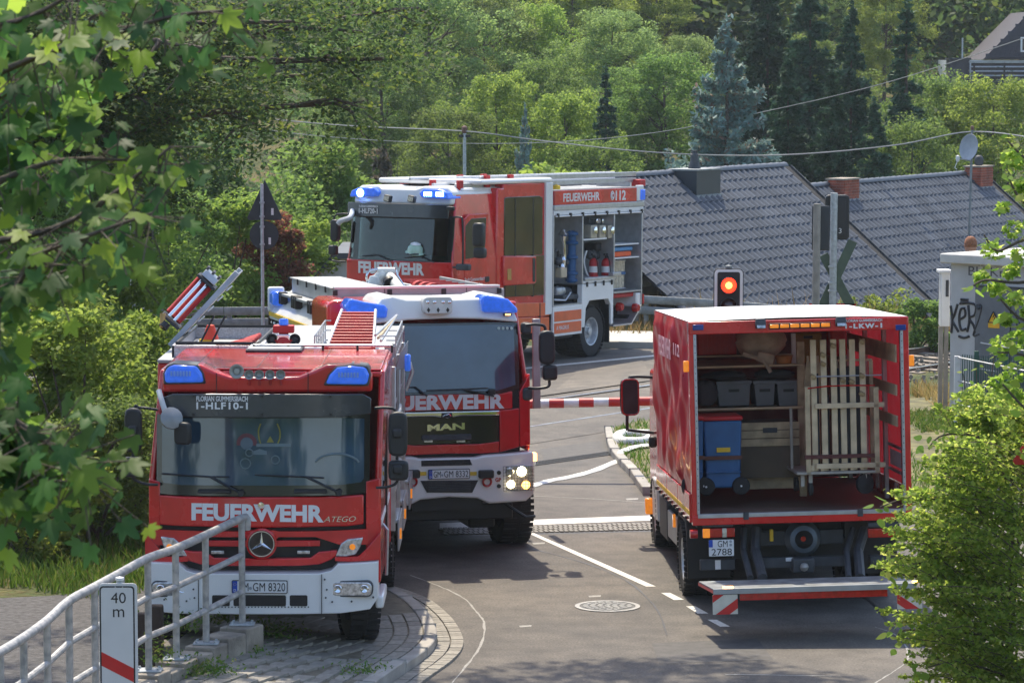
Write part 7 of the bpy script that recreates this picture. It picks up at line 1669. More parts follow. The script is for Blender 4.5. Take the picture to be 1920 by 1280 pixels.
for py in (380, 406, 425, 458): q = loc(491, py, st, Y); MB().box(-.05, .05, -.045, .04, q[1] - .02, q[1] + .02).build('clamp', STEEL, st)
def crossing_post(px, ptop, pbot, Y, label, r=0.06, m=STEEL):
 q = W(px, ptop, Y); e = empty('signal_post', (q.x, Y, 0)); tag(e, label, 'signal post'); MB().cyl((0, 0, -0.1), (0.02 if r > .05 else 0, 0, q.z), r, 12).build('post', m, e); return e
s1 = crossing_post(248, 398, 600, 54.0, 'grey signal post with dark lamp box behind the maple leaves', 0.06)
a = loc(257, 478, s1, 54.0); b = loc(286, 405, s1, 54.0); MB().prism(rounded(a[0], b[0], a[1], b[1], 0.04), 'y', -0.1, 0.15).build('lamp_box', mat('black_lamp_box', (0.015, 0.017, 0.02), 0.5), s1, bevel=0.01)
front_text('3', OFFW, s1, a[0] + 0.08, a[0] + 0.13, a[1] + 0.05, a[1] + 0.14, -0.101)
s2 = crossing_post(1530, 382, 600, 56.0, 'wooden looking post with a narrow dark panel, left of the crossing cross', 0.065, mat('weathered_grey_post', (0.28, 0.26, 0.23), 0.8, noise=0.2))
a = loc(1523, 470, s2, 56.0); b = loc(1557, 386, s2, 56.0); MB().box(a[0], b[0], 0.08, 0.12, a[1], b[1]).build('dark_panel', DB_, s2, bevel=0.02)
s3 = crossing_post(1562, 362, 600, 57.0, 'galvanised post with black signal box and the green back of a crossing cross', 0.065)
a = loc(1548, 450, s3, 57.0); b = loc(1594, 366, s3, 57.0); sb = MB().prism(rounded(a[0], b[0], a[1], b[1], 0.07), 'y', 0.08, 0.24).build('signal_box', MATS['black_lamp_box'], s3, bevel=0.02)
a2 = loc(1570, 444, s3, 57.0); b2 = loc(1586, 373, s3, 57.0); MB().box(a2[0], b2[0], 0.06, 0.08, a2[1], b2[1]).build('box_cover', BLK, sb, bevel=0.01)
front_text('3', OFFW, sb, a2[0] + .03, a2[0] + .08, a2[1] + 0.06, a2[1] + .15, .058)
GRN = mat('dull_green_sign_back', (0.075, 0.11, 0.075), 0.6, noise=0.2)
for (p, q) in (((1600, 452), (1543, 575)), ((1545, 478), (1597, 576))):
 A = Vector((*loc(*p, s3, 57.0), 0)); B = Vector((*loc(*q, s3, 57.0), 0)); d = (B - A).normalized(); n = Vector((-d.y, d.x, 0)) * 0.085
 MB().prism([(A + n)[:2], (A - n)[:2], (B - n)[:2], (B + n)[:2]], 'y', 0.075 if p[0] > 1590 else 0.10, 0.095 if p[0] > 1590 else 0.12).build('cross_arm', GRN, s3, bevel=0.004)
a = loc(1518, 574, s3, 57.0); b = loc(1606, 570, s3, 57.0); MB().box(a[0], b[0], 0.1, 0.13, a[1], b[1]).build('red_rail', REDL, s3)
for py in (500, 530, 545): q = loc(1562, py, s3, 57.0); MB().box(-.07, .07, -.07, .075, q[1] - .015, q[1] + .015).build('clamp', STEEL, s3)
Y = 46.6; q = W(1366, 590, Y); tl = empty('traffic_light', (q.x, Y, 0)); tag(tl, 'traffic light showing red in a white edged black board behind the truck', 'traffic light')
def l_(px, py): return loc(px, py, tl, Y)
a = l_(1338, 620); b = l_(1395, 504); MB().prism(rounded(a[0], b[0], a[1], b[1], 0.07), 'y', 0.06, 0.09).build('back_board', BLK, tl, bevel=0.004)
MB().prism(rounded(a[0] + .012, b[0] - .012, a[1] + .012, b[1] - .012, 0.062), 'y', 0.05, 0.059).build('white_edge', WHITE, tl)
MB().prism(rounded(a[0] + .055, b[0] - .055, a[1] + .05, b[1] - .05, 0.03), 'y', 0.04, 0.049).build('black_face', INK, tl)
for py in (535, 574):
 q = l_(1366.5, py); bz = MB().lathe([(0.125, 0), (0.125, 0.10), (0.115, 0.10), (0.115, 0.01)], o=(q[0], 0.04, q[1]), ax=(0, -1, 0), n=28).build('lamp_hood', BLK, tl)
 RL = mat('red_signal_lit', (1, 0.1, 0.02), 0.3, noise=0.5, scale=25, emit=(1.0, 0.03, 0.01), estr=2.2)
 MB().lathe([(0, 0.05), (0.07, 0.04), (0.112, 0.01)], o=(q[0], 0.035, q[1]), ax=(0, -1, 0), n=28).build('lamp_lens', RL if py == 535 else mat('dark_red_lens', (0.05, 0.015, 0.012), 0.2, coat=0.6), bz)
 if py == 535: MB().lathe([(0, 0.012), (0.035, 0.008), (0.05, 0.0)], o=(q[0], -0.013, q[1]), ax=(0, -1, 0), n=20).build('lamp_core', mat('red_signal_core', (1, 0.5, 0.1), 0.3, emit=(1.0, 0.22, 0.04), estr=5.0), bz)
q = l_(1367, 500); MB().lathe([(0.03, 0), (0.05, 0.02), (0.05, 0.05), (0, 0.06)], o=(q[0], 0.1, q[1] - 0.04), n=14).build('cap', GALV, tl)
MB().cyl((l_(1366, 500)[0], 0.14, 0), (l_(1366, 500)[0], 0.14, q[1]), 0.05, 12).build('post', STEEL, tl)
Y = 45.6; pr = W(1420, 747, Y); bb = empty('level_crossing_barrier', (pr.x, Y, 0)); tag(bb, 'lowered red and white barrier boom between the middle engine and the truck', 'barrier')
pl_ = W(890, 760, Y); L = pr.x - pl_.x; n = int(L / 0.205)
for i in range(n):
 x0 = -L + i * L / n; x1 = x0 + L / n; z = pl_.z + (pr.z - pl_.z) * (i + .5) / n
 MB().cyl((x0, 0, z), (x1, 0, z + 0.002), 0.066, 12).build('boom_section', (mat('boom_white', (0.72, 0.73, 0.74), 0.45), mat('boom_red', (0.5, 0.02, 0.02), 0.45))[i % 2], bb)
MB().box(-0.2, 0.25, -0.2, 0.2, 0, 1.2).build('drive_housing', ALUM, bb, bevel=0.03)
pts = [(985, 915), (1002, 908), (1030, 900), (1068, 893), (1110, 882), (1150, 866), (1175, 856), (1190, 851), (1226, 846), (1260, 842)]
P = smooth_path([Vector(G(x, y, 0.02)[:2]) for x, y in pts], 6)
vs = []
for i, p in enumerate(P):
 d = (P[min(i + 1, len(P) - 1)] - P[max(i - 1, 0)]).normalized(); n = Vector((-d.y, d.x)); w = 0.062 * (1 + .12 * math.sin(i * 1.3))
 zz = 0.12 if p.x > 1.62 else 0.0
 vs += [(p.x + n.x * w, p.y + n.y * w, 0.006 + zz), (p.x + n.x * w * .6, p.y + n.y * w * .6, 0.03 + zz), (p.x - n.x * w * .6, p.y - n.y * w * .6, 0.03 + zz), (p.x - n.x * w, p.y - n.y * w, 0.006 + zz)]
fs = [(4 * i + k, 4 * i + k + 1, 4 * i + k + 5, 4 * i + k + 4) for i in range(len(P) - 1) for k in range(3)]
h = MB().add(vs, fs).build('fire_hose', HOSE, None, smooth=180); tag(h, 'flat white fire hose snaking over the asphalt to the kerb', 'hose')
Y0 = G(1182, 842, 0.0)
hb = empty('filled_hose', Y0); tag(hb, 'thick white filled hose bent round beside the kerb with silver coupling', 'hose')
s_ = 135.0
pts = []
for k in range(21):
 a = R(60 + 300 * k / 20) if False else R(35 - 0 + 250 * k / 20 + 0)
 pts.append((math.cos(a) * 0.16 - 0.02, math.sin(a) * 0.55 + 0.5, 0.11))
pts = [(0.33, 0.55, 0.16), (0.24, 0.9, 0.12)] + pts[3:] + [(0.12, -0.04, 0.11), (0.24, 0.05, 0.12), (0.32, 0.25, 0.14)]
MB().tube(smooth3(pts, 3), 0.085, 12).build('hose_body', HOSE, hb)
MB().cyl((0.30, 0.20, 0.14), (0.42, 0.36, 0.16), 0.115, 16).build('coupling', CHROME, hb); MB().tube([(0.40, 0.3, 0.17), (0.44, 0.3, 0.21), (0.47, 0.42, 0.18)], 0.03, 8).build('coupling_lug', CHROME, hb)
front_text('S40', INK, hb, -0.02, 0.13, 0.06, 0.14, -0.175, depth=0.002)
MB().box(-0.06, -0.055, -0.16, -0.15, 0.02, 0.2).build('print_line', INK, hb)
# ------------------------------------------------------------------ hand rail on stepped concrete blocks
RP = []
for px, D, tp in ((453, 31.0, 971), (385, 30.4, 1003), (329, 29.8, 1028), (277, 29.2, 1046), (227, 28.6, 1073), (177, 28.0, 1100), (129, 27.4, 1126), (88, 26.8, 1163), (44, 26.2, 1195), (0, 25.6, 1222), (-50, 25.0, 1250)):
 p = W(px, tp, D - 0.3); RP.append(p)
rl = empty('hand_rail', V3(RP[0], 0.0)); tag(rl, 'galvanised tube hand rail climbing along the concrete blocks, lower left', 'hand rail'); o0 = rl.location
def rel(p, dz=0.0): return (p.x - o0.x, p.y - o0.y, p.z + dz - o0.z)
RAILM = mat('worn_galvanised_tube', (0.36, 0.37, 0.37), 0.45, 0.25, noise=0.3, scale=14, bump=0.05, col2=(0.52, 0.49, 0.46))
top = [rel(p) for p in RP]
top = [(top[0][0] + 0.04, top[0][1] + 0.06, top[0][2] - 0.12), (top[0][0] + 0.045, top[0][1] + 0.05, top[0][2] - 0.03)] + top
MB().tube(smooth3(top, 3), 0.040, 12).build('top_rail', RAILM, rl)
for i in range(len(RP) - 1):
 for dz in (-0.36, -0.72):
  MB().cyl(rel(RP[i], dz), rel(RP[i + 1], dz), 0.030, 10).build('mid_rail', RAILM, rl)
bt = []
for i, p in enumerate(RP):
 zb_ = p.z - 1.04; q = rel(p)
 MB().cyl((q[0], q[1], zb_), (q[0], q[1], p.z - 0.02), 0.032, 12).build('post', RAILM, rl)
 pl = MB().box(q[0] - 0.12, q[0] + 0.12, q[1] - 0.09, q[1] + 0.09, zb_ - 0.0, zb_ + 0.016).build('base_plate', STEEL, rl, bevel=0.004)
 for sx in (-1, 1):
  for sy in (-1, 1): MB().cyl((q[0] + sx * 0.09, q[1] + sy * 0.06, zb_ + .016), (q[0] + sx * 0.09, q[1] + sy * 0.06, zb_ + .035), 0.013, 6).build('bolt', STEEL, pl)
 bt.append(zb_)
wall = empty('block_wall', V3(RP[0], 0.0)); tag(wall, 'stepped row of weathered concrete blocks under the hand rail', 'block wall')
for i in range(len(RP) - 1):
 a = RP[i]; b = RP[i + 1]; d = Vector((b.x - a.x, b.y - a.y, 0)); L = d.length; d.normalize(); n = Vector((-d.y, d.x, 0))
 if n.x < 0: n = -n
 for k in range(2):
  c0_ = a + d * (L * (k / 2) - 0.12) - o0; c1_ = a + d * (L * ((k + 1) / 2) - 0.135) - o0; zt_ = bt[i] - 0.002 - (0.035 if k else 0)
  w0 = -0.14; w1 = 0.17
  P4 = [c0_ + n * w0, c0_ + n * w1, c1_ + n * w1, c1_ + n * w0]
  MB().prism([(p.x, p.y) for p in P4], 'z', -0.2, zt_).build('concrete_block', CONC, wall, bevel=0.012)
sk = W(272, 1135, 29.2)
for px, pt, pb, lab in ((268, 1148, 1262, 'left dark wooden stake behind the 40 m sign'), (293, 1133, 1255, 'right dark wooden stake behind the 40 m sign')):
 a = W(px, pt, 29.9); s = MB().obox((0, 0, 0.5), (0.13, 0.12, 1.0)).build('wooden_stake', mat('dark_old_wood', (0.045, 0.03, 0.022), 0.9, noise=0.4, bump=0.5), None, bevel=0.02); s.location = (a.x, a.y, a.z - 1.0); tag(s, lab, 'stake', 'stakes by the hand rail')
Y = 25.6; a = W(223, 1094, Y); sg = empty('distance_sign', (a.x, Y, 0)); tag(sg, 'white 40 m distance sign with black edge and red diagonal stripe', 'sign')
def l2(px, py): return loc(px, py, sg, Y)
p0 = l2(188, 1330); p1 = l2(257, 1093); p0 = (p0[0], p1[1] - 1.0)
MB().prism(rounded(p0[0], p1[0], p0[1], p1[1], 0.035), 'y', 0.0, 0.012).build('sign_plate', mat('sign_white', (0.62, 0.62, 0.61), 0.45, noise=0.06, scale=3), sg, bevel=0.002)
MB().prism(rounded(p0[0] + .004, p1[0] - .022, p0[1] + .01, p1[1] - .022, 0.03), 'y', -0.0015, -0.0005).build('black_border', INK, sg)
MB().prism(rounded(p0[0] + .016, p1[0] - .034, p0[1] + .022, p1[1] - .034, 0.022), 'y', -0.003, -0.0018).build('white_field', MATS['sign_white'], sg)
e = (p0[0] + .016, p1[0] - .034)
for k, base_ in enumerate((0.0,)):
 zl0 = l2(190, 1247)[1]; zl1 = l2(190, 1221)[1]; zr0 = l2(252, 1278)[1]; zr1 = l2(252, 1252)[1]
 MB().prism([(e[0], zl0), (e[1], zr0), (e[1], zr1), (e[0], zl1)], 'y', -0.0045, -0.0032).build('red_stripe', mat('reflective_red', (0, 0, 0)), sg)
a = l2(208, 1130); b = l2(236, 1110); front_text('40', INK, sg, a[0], b[0], a[1], b[1], -0.0032, depth=0.001, bold=0.0)
a = l2(212, 1156); b = l2(233, 1141); front_text('m', INK, sg, a[0], b[0], a[1], b[1], -0.0032, depth=0.001, bold=0.0)
MB().cyl((0, 0.05, 0), (0, 0.05, p1[1] + 0.03), 0.03, 12).build('post', STEEL, sg); MB().lathe([(0.035, 0), (0.035, 0.02), (0, 0.03)], o=(0, .05, p1[1] + .02), n=12).build('post_cap', OFFW, sg)
for k in (0.05, 0.11): MB().cyl((0.0 + (k - .08) * 1, -0.004, p1[1] - 0.03), (0.0 + (k - .08), 0.0, p1[1] - 0.03), 0.006, 8).build('screw', ALU, sg)
Y = 27.5; a = W(1897, 871, Y); ts = empty('warning_sign', (a.x + 0.48, Y, 0)); tag(ts, 'red edged triangular warning sign at the far right edge', 'sign')
zb_ = a.z
MB().prism([(-0.45, zb_), (-0.47, zb_ + .03), (-0.02, zb_ + .80), (0.02, zb_ + .80), (.47, zb_ + .03), (.45, zb_)], 'y', 0, 0.012).build('red_panel', mat('sign_red', (0.55, 0.02, 0.02), 0.4), ts, bevel=0.003)
MB().prism([(-0.33, zb_ + .085), (0, zb_ + .64), (.33, zb_ + .085)], 'y', -0.003, -0.0005).build('white_field', MATS['sign_white'], ts)
MB().cyl((0, .05, 0), (0, .05, zb_ + .7), .03, 10).build('post', STEEL, ts)
# ------------------------------------------------------------------ trackside cabin with graffiti
corner = W(1781, 640, 52.6)
CB = Frame(corner.x, 52.6, 0.0, -44.0, 0.0)
cb = empty('trackside_cabin', CB.o, CB.rot); tag(cb, 'grey concrete trackside cabin with flat roof, metal door and black graffiti', 'cabin')
CW = mat('pale_grey_render', (0.46, 0.46, 0.47), 0.8, noise=0.14, scale=1.8, bump=0.15, detail=8)
zt2 = CB.f(1781, 493)[1]
MB().box(0, 3.4, 0, 2.2, -0.1, zt2).build('wall', CW, cb, bevel=0.01)
MB().box(-0.13, 3.6, -0.13, 2.35, zt2 + 0.002, zt2 + 0.16).build('roof_slab', mat('pale_roof_slab', (0.55, 0.54, 0.52), 0.8, noise=0.15, scale=3), cb, bevel=0.02)
a = CB.f(1827, 760); b = CB.f(1899, 541)
dr = MB().box(a[0], b[0] + 0.3, -0.02, 0.03, 0.1, b[1]).build('door', mat('grey_steel_door', (0.14, 0.15, 0.17), 0.5, noise=0.12), cb, bevel=0.006)
MB().box(a[0] - .02, b[0] + .33, -0.05, 0.02, b[1], b[1] + .03).build('door_lintel', DGREY, dr); 
q = CB.f(1837, 576); MB().lathe([(0.0, .05), (.03, .045), (.04, 0)], o=(q[0], -.03, q[1]), ax=(0, -1, 0), n=14).build('lock', DGREY, dr)
q = CB.f(1895, 620); MB().box(q[0], q[0] + .02, -.03, 0, .2, b[1] - .02).build('door_edge', INK, dr)
a = CB.f(1816, 516); b = CB.f(1900, 503)
front_text('BÜ Km 2', mat('grey_stencil', (0.10, 0.10, 0.11), 0.7), cb, a[0], b[0] + .15, a[1], b[1] + 0.03, -0.002, depth=0.003)
T3_ = [CB.f(1863, 584, -0.03), CB.f(1853, 604, -0.03), CB.f(1873, 605, -0.03)]
ws = MB().prism(T3_, 'y', -.035, -.025).build('voltage_sign', mat('warning_yellow', (0.80, 0.42, 0.01), 0.5), dr)
q = CB.f(1863.5, 590, -.036); MB().tube([(q[0] + .02, -.037, q[1] + .02), (q[0] - .02, -.037, q[1] - .04), (q[0] + .02, -.037, q[1] - .04), (q[0] - .005, -.037, q[1] - .11)], .009, 4).build('bolt_mark', INK, ws)
for p, r_ in ((0, 1), (1, 2), (2, 0)): MB().tube([(T3_[p][0], -.037, T3_[p][1]), (T3_[r_][0], -.037, T3_[r_][1])], .009, 4).build('black_edge', INK, ws)
a = CB.f(1853, 614, -0.03); b = CB.f(1874, 606, -0.03); MB().box(a[0], b[0], -.035, -.025, a[1], b[1]).build('yellow_strip', MATS['warning_yellow'], dr)
GI = mat('black_spray_paint', (0.02, 0.02, 0.022), 0.6)
def stroke(pts, r=0.022, par=cb): 
 P = [(CB.f(x, y)[0], -0.006, CB.f(x, y)[1]) for x, y in pts]; o = MB().tube(smooth3(P, 4), r, 6).build('graffiti_stroke', GI, par); return o
for s in ([(1783, 573), (1786, 600), (1784, 624)], [(1796, 570), (1790, 590), (1786, 600), (1792, 612), (1798, 622)],
   [(1810, 578), (1802, 580), (1799, 600), (1803, 618), (1812, 616)], [(1801, 598), (1810, 592), (1810, 580)],
   [(1816, 572), (1818, 600), (1814, 622)], [(1800, 569), (1818, 568), (1830, 573), (1828, 590), (1818, 596), (1826, 610), (1830, 624)],
   [(1832, 572), (1842, 573), (1836, 600), (1826, 628), (1838, 626)], [(1798, 630), (1808, 633), (1818, 630)], [(1802, 561), (1816, 562)], [(1802, 566), (1816, 567)],
   [(1906, 585), (1908, 612)], [(1917, 590), (1909, 600), (1920, 612)], [(1915, 626), (1910, 632), (1914, 640)]):
 stroke(s)
mc = W(1769, 605, 53.4); e = empty('meter_cupboard', (mc.x, 53.4, 0)); tag(e, 'slim white cupboard on two weathered posts left of the cabin', 'cupboard')
def l3(px, py): return loc(px, py, e, 53.4)
a = l3(1764, 612); b = l3(1782, 512); MB().box(a[0], b[0], 0, .3, a[1], b[1]).build('cupboard_body', WHITE, e, bevel=0.01); MB().box(a[0] - .04, b[0] + .02, -.04, .34, b[1], b[1] + .05).build('cupboard_roof', OFFW, e, bevel=0.008)
c = l3(1773, 556); d = l3(1779, 525); MB().box(c[0], d[0], -.012, .002, c[1], d[1]).build('cupboard_window', DGREY, e)
for px in (1765, 1775): q = l3(px, 612); MB().box(q[0] - .035, q[0] + .035, .02, .1, -.1, q[1]).build('post', mat('weathered_grey_post', (0, 0, 0)), e)
FN = mat('dark_green_powder_coat', (0.02, 0.085, 0.06), 0.5); 
f0 = G(1793, 808, 0); fe = empty('mesh_fence', f0); tag(fe, 'dark green mesh fence with white rails in front of the cabin', 'fence')
dirf = Vector((0.80, -0.60, 0))
for i in range(5):
 p = dirf * (0.35 + i * 0.52); MB().box(p.x - .035, p.x + .035, p.y - .035, p.y + .035, -.1, 1.32).build('fence_post', FN, fe, bevel=0.005)
mw = MB()
for i in range(60): p = dirf * (0.1 + i * 0.042); mw.cyl((p.x, p.y, .05), (p.x, p.y, 1.25), .008, 4, caps=False)
for k in range(7): a = dirf * .1; b = dirf * 2.6; mw.cyl((a.x, a.y, .08 + k * .185), (b.x, b.y, .08 + k * .185), .005, 4, caps=False)
kind(mw.build('fence_mesh', FN, fe, smooth=0), 'stuff')
MB().box(-.045, .045, -.03, .03, -.1, 1.22).build('end_post', mat('pale_steel', (0.62, 0.63, 0.64), 0.5, 0.2), fe, bevel=0.006)
d2 = Vector((0.62, -0.95, 0)); 
for k in range(3): MB().cyl((0, 0, 1.2 - k * .38), (d2.x * 3.2, d2.y * 3.2, 1.0 - k * .38), .012, 8).build('white_rail', ALU, fe)
for k in range(3): MB().cyl((.40, .15, 1.42 - k * .42), (.40 + d2.x * 3, .15 + d2.y * 3, 1.25 - k * .42), .012, 8).build('white_rail', ALU, fe)
# ------------------------------------------------------------------ tiled houses below the road
TILE = mat('slate_grey_roof_tile', (0.062, 0.073, 0.090), 0.45, noise=0.35, scale=0.9, detail=8, spec=0.5, rand=0.14)
TLD = mat('roof_underlay', (0.02, 0.02, 0.022), 0.9)
YW = mat('cream_render', (0.52, 0.45, 0.28), 0.85, noise=0.12, scale=2)
rv = Vector((0.5, 0.866, 0)).normalized(); nv = Vector((0.866, -0.5, 0)).normalized(); PIT = R(40)
dn = (nv * math.cos(PIT) + Vector((0, 0, -math.sin(PIT)))).normalized(); nm_ = rv.cross(dn); nm_ = nm_ if nm_.z > 0 else -nm_
def tile_mesh():
 m = MB(); vs = []; W_ = 0.31; Ln = 0.40; n = 8
 for v, lift in ((-Ln * 0.06, 0.0), (Ln, 0.028)):
  for i in range(n + 1):
   u = i / n; z = 0.034 * math.sin(u * 2 * math.pi); vs.append((u * W_, v, z + lift + 0.042))
 for i in range(n + 1): u = i / n; z = 0.034 * math.sin(u * 2 * math.pi); vs.append((u * W_, Ln, z + 0.028 + 0.0))
 k = n + 1; fs = [(i, i + 1, k + i + 1, k + i) for i in range(n)] + [(k + i, k + i + 1, 2 * k + i + 1, 2 * k + i) for i in range(n)]
 return m.add(vs, fs).mesh('roof_tile', 180)
TM = tile_mesh(); TM.materials.append(TILE); TM.set_sharp_from_angle(angle=R(50))
rot3 = Matrix((rv, dn, nm_)).transposed()
if rot3.determinant() < 0: rot3 = Matrix((-rv, dn, nm_)).transposed()
budget = {'n': 0}
def tiled_roof(parent, E, L0, L1, Ls, cap):
 """E: ridge point; the roof runs from L0 to L1 along the ridge and Ls down the slope"""
 o = parent.location
 up = nm_
 def P(u, v, w=0): return E + rv * u + dn * v + up * w - o
 back = (-nv * math.cos(PIT) + Vector((0, 0, -math.sin(PIT))))
 MB().add([P(L0, 0), P(L1, 0), P(L1, Ls), P(L0, Ls), P(L0, 0, -.12), P(L1, 0, -.12), P(L1, Ls, -.12), P(L0, Ls, -.12)], [(0, 1, 2, 3), (4, 7, 6, 5), (0, 4, 5, 1), (1, 5, 6, 2), (2, 6, 7, 3), (3, 7, 4, 0)]).build('roof', TLD, parent)
 rf = [c for c in bpy.data.objects if c.parent == parent and c.name.startswith('roof')][-1]
 MB().add([P(L0, 0), P(L1, 0), P(L1, 0) + back * Ls, P(L0, 0) + back * Ls], [(0, 1, 2, 3)]).build('back_slope', TILE, parent)
 nu = int((L1 - L0) / 0.30); nv_ = int(Ls / 0.345)
 cells = []
 for j in range(nv_):
  for i in range(nu):
   p = E + rv * (L0 + i * 0.30) + dn * (j * 0.345)
   d = (p - CP); D_ = d.dot(FWD); px = 960 + FPX * d.x / D_
   cells.append((0 if 1200 < px < 1925 else 1, D_, i, j, p))
 cells.sort(key=lambda c: (c[0], c[1])); rest = MB()
 me_v = [v.co.copy() for v in TM.vertices]; me_f = [tuple(f.vertices) for f in TM.polygons]
 for k, (c_, D_, i, j, p) in enumerate(cells):
  jit = Matrix.Rotation(rnd.uniform(-.012, .012), 3, nm_)
  if k < cap and c_ == 0:
   ob = bpy.data.objects.new('roof_tile', TM); COL.objects.link(ob); ob.parent = rf
   mm = (jit @ rot3).to_4x4(); mm.translation = p - o + up * rnd.uniform(0, .006); ob.matrix_local = mm
  else:
   rest.add([(jit @ rot3) @ v + (p - o) for v in me_v], me_f)
 kind(rest.build('roof_tiles', TILE, rf, smooth=50), 'stuff')
 nr = int((L1 - L0) / 0.38)
 rm = MB(); vs = []; 
 for e_, r_ in ((0, .115), (.40, .135)):
  for i in range(7): a = math.pi * i / 6; vs.append((math.cos(a) * r_, e_, math.sin(a) * r_ * .8))
 rmesh = MB().add(vs, [(i, i + 1, i + 8, i + 7) for i in range(6)]).mesh('ridge_tile', 180); rmesh.materials.append(TILE)
 for i in range(nr):
  ob = bpy.data.objects.new('ridge_tile', rmesh); COL.objects.link(ob); ob.parent = rf
  ang_ = math.atan2(rv.y, rv.x) - math.pi / 2; ob.rotation_euler = (0, 0, ang_); ob.location = E + rv * (L0 + i * .38) + Vector((0, 0, .02)) - o
 MB().cyl(P(L0, Ls + .05, -.03), P(L1 + .1, Ls + .05, -.03), .06, 10).build('gutter', GALV, parent)
 MB().add([P(L1 + .02, 0, -.16), P(L1 + .02, Ls, -.16), P(L1 + .02, Ls, .05), P(L1 + .02, 0, .05), P(L1 + .06, 0, -.16), P(L1 + .06, Ls, -.16), P(L1 + .06, Ls, .05), P(L1 + .06, 0, .05)], [(0, 1, 2, 3), (7, 6, 5, 4), (0, 4, 5, 1), (1, 5, 6, 2), (2, 6, 7, 3), (3, 7, 4, 0)]).build('verge_board', DGREY, parent)
 return rf
def roof_hit(px, py, E):
 d = ray(px, py); t = (E - CP).dot(nm_) / d.dot(nm_); return CP + d * t
def house(E, L0, L1, Ls, cap, label):
 h = empty('tiled_house', V3(E, -3.2)); tag(h, label, 'house', 'tiled houses below the road'); o = h.location
 tiled_roof(h, E, L0, L1, Ls, cap)
 e0 = E + dn * (Ls - 0.45); w = nv * (Ls * math.cos(PIT) - .4); back = -nv * (Ls * math.cos(PIT) - .4)
 a = E + rv * (L0 + .2); b = E + rv * (L1 - .15)
 z1 = e0.z - .06
 pts = [a + w, b + w, b + back, a + back]
 MB().add([(p.x - o.x, p.y - o.y, -.5) for p in pts] + [(p.x - o.x, p.y - o.y, z1 - o.z) for p in pts], [(0, 1, 5, 4), (1, 2, 6, 5), (2, 3, 7, 6), (3, 0, 4, 7)]).build('wall', YW, h, smooth=0)
 MB().add([(b + w).xyz - o + Vector((0, 0, z1 - (b + w).z)), (b + back).xyz - o + Vector((0, 0, z1 - (b + back).z)), b - o + Vector((0, 0, -.14))], [(0, 1, 2)]).build('gable_wall', YW, h, smooth=0)
 return h
E1 = W(1480, 312, 83.6); E2 = W(1512, 352, 84.8)
h1 = house(E1, -12.5, 0.0, 5.35, 300, 'nearer house with grey tiled roof, stepped gable and dark clad chimney')
h2 = house(E2, -0.6, 12.5, 6.5, 300, 'farther house with grey tiled roof and two brick chimneys')
FLASH = mat('lead_flashing', (0.24, 0.27, 0.30), 0.5, 0.3)
def chimney(h, E, px, py, l, w, ptop, m, bricks=False):
 C = roof_hit(px, py, E); o = h.location
 top = W(px, ptop, C.y).z
 P4 = [C, C + rv * l, C + rv * l - nv * w, C - nv * w]; z0 = C.z - .4
 c = MB().prism([((p - o).x, (p - o).y) for p in P4], 'z', z0 - o.z, top - o.z).build('chimney', m, h, smooth=0)
 cp = MB().prism([((p - o).x, (p - o).y) for p in [C + (-rv * .04 + nv * .04), C + rv * (l + .04) + nv * .04, C + rv * (l + .04) - nv * (w + .04), C - rv * .04 - nv * (w + .04)]], 'z', top - o.z, top - o.z + .04).build('chimney_cap', GALV if not bricks else CONC, c)
 fl = MB().prism([((p - o).x, (p - o).y) for p in [C + (-rv * .03 + nv * .03), C + rv * (l + .03) + nv * .03, C + rv * (l + .03) - nv * w * .6, C - rv * .03 - nv * w * .6]], 'z', z0 - o.z, C.z - o.z + .1).build('chimney_flashing', FLASH, c)
 if bricks:
  b = MB(); BR = mat('red_chimney_brick', (0.33, 0.085, 0.05), 0.85, noise=0.35, scale=5, bump=0.3, rand=0.25)
  nrow = int((top - C.z + .3) / .075)
  for r_ in range(nrow):
   z = top - (r_ + 1) * .075 - o.z
   for L_, A, dv, ov in ((l, C, rv, nv), (w, C, -nv, -rv)):
    n = int(L_ / .24) + 1; off = .12 * (r_ % 2)
    for k in range(-1, n):
     s0 = max(0, k * .24 + off); s1 = min(L_, k * .24 + off + .23)
     if s1 - s0 < .03: continue
     q = [A + dv * s0, A + dv * s1, A + dv * s1 + ov * .012, A + dv * s0 + ov * .012]
     b.prism([((p - o).x, (p - o).y) for p in q], 'z', z, z + .066)
  kind(b.build('brickwork', BR, c, smooth=0), 'stuff')
 return c, C + rv * l / 2 - nv * w / 2 - o, top - o.z
CL = mat('dark_slate_cladding', (0.035, 0.045, 0.055), 0.45, noise=0.15)
c, pc, zt_ = chimney(h1, E1, 1306, 374, 1.3, 0.78, 321, CL)
MB().lathe([(0.16, 0), (0.13, .12), (.10, .2), (.10, .34), (.07, .36), (.07, .44), (0, .44)], o=(pc.x, pc.y, zt_ + .04), n=16).build('chimney_pot', DGREY, c)
MORT = mat('pale_mortar', (0.34, 0.27, 0.23), 0.9)
chimney(h2, E2, 1583, 381, 0.95, 0.50, 338, MORT, True)
c, pc, zt_ = chimney(h2, E2, 1838, 357, 0.98, 0.5, 314, MORT, True)
MB().lathe([(0.10, 0), (0.13, .06), (.13, .22), (.09, .28), (.05, .3), (0, .3)], o=(pc.x, pc.y, zt_ + .04), n=16).build('chimney_pot', DGREY, c)
Q = roof_hit(1817, 445, E2); mt = empty('satellite_mast', Q); tag(mt, 'tall mast with a grey satellite dish on the farther tiled roof', 'satellite dish')
top = W(1823, 240, Q.y) - Q
MB().cyl((0, 0, -.1), top, .035, 10).build('mast', GALV, mt)
MB().lathe([(0, .06), (.045, .05), (.05, -.05), (0, -.08)], o=top, n=10).build('mast_insulator', mat('brown_insulator', (0.16, 0.07, 0.05), 0.5), mt)
dc = W(1819, 277, Q.y) - Q - Vector((0, .12, 0))
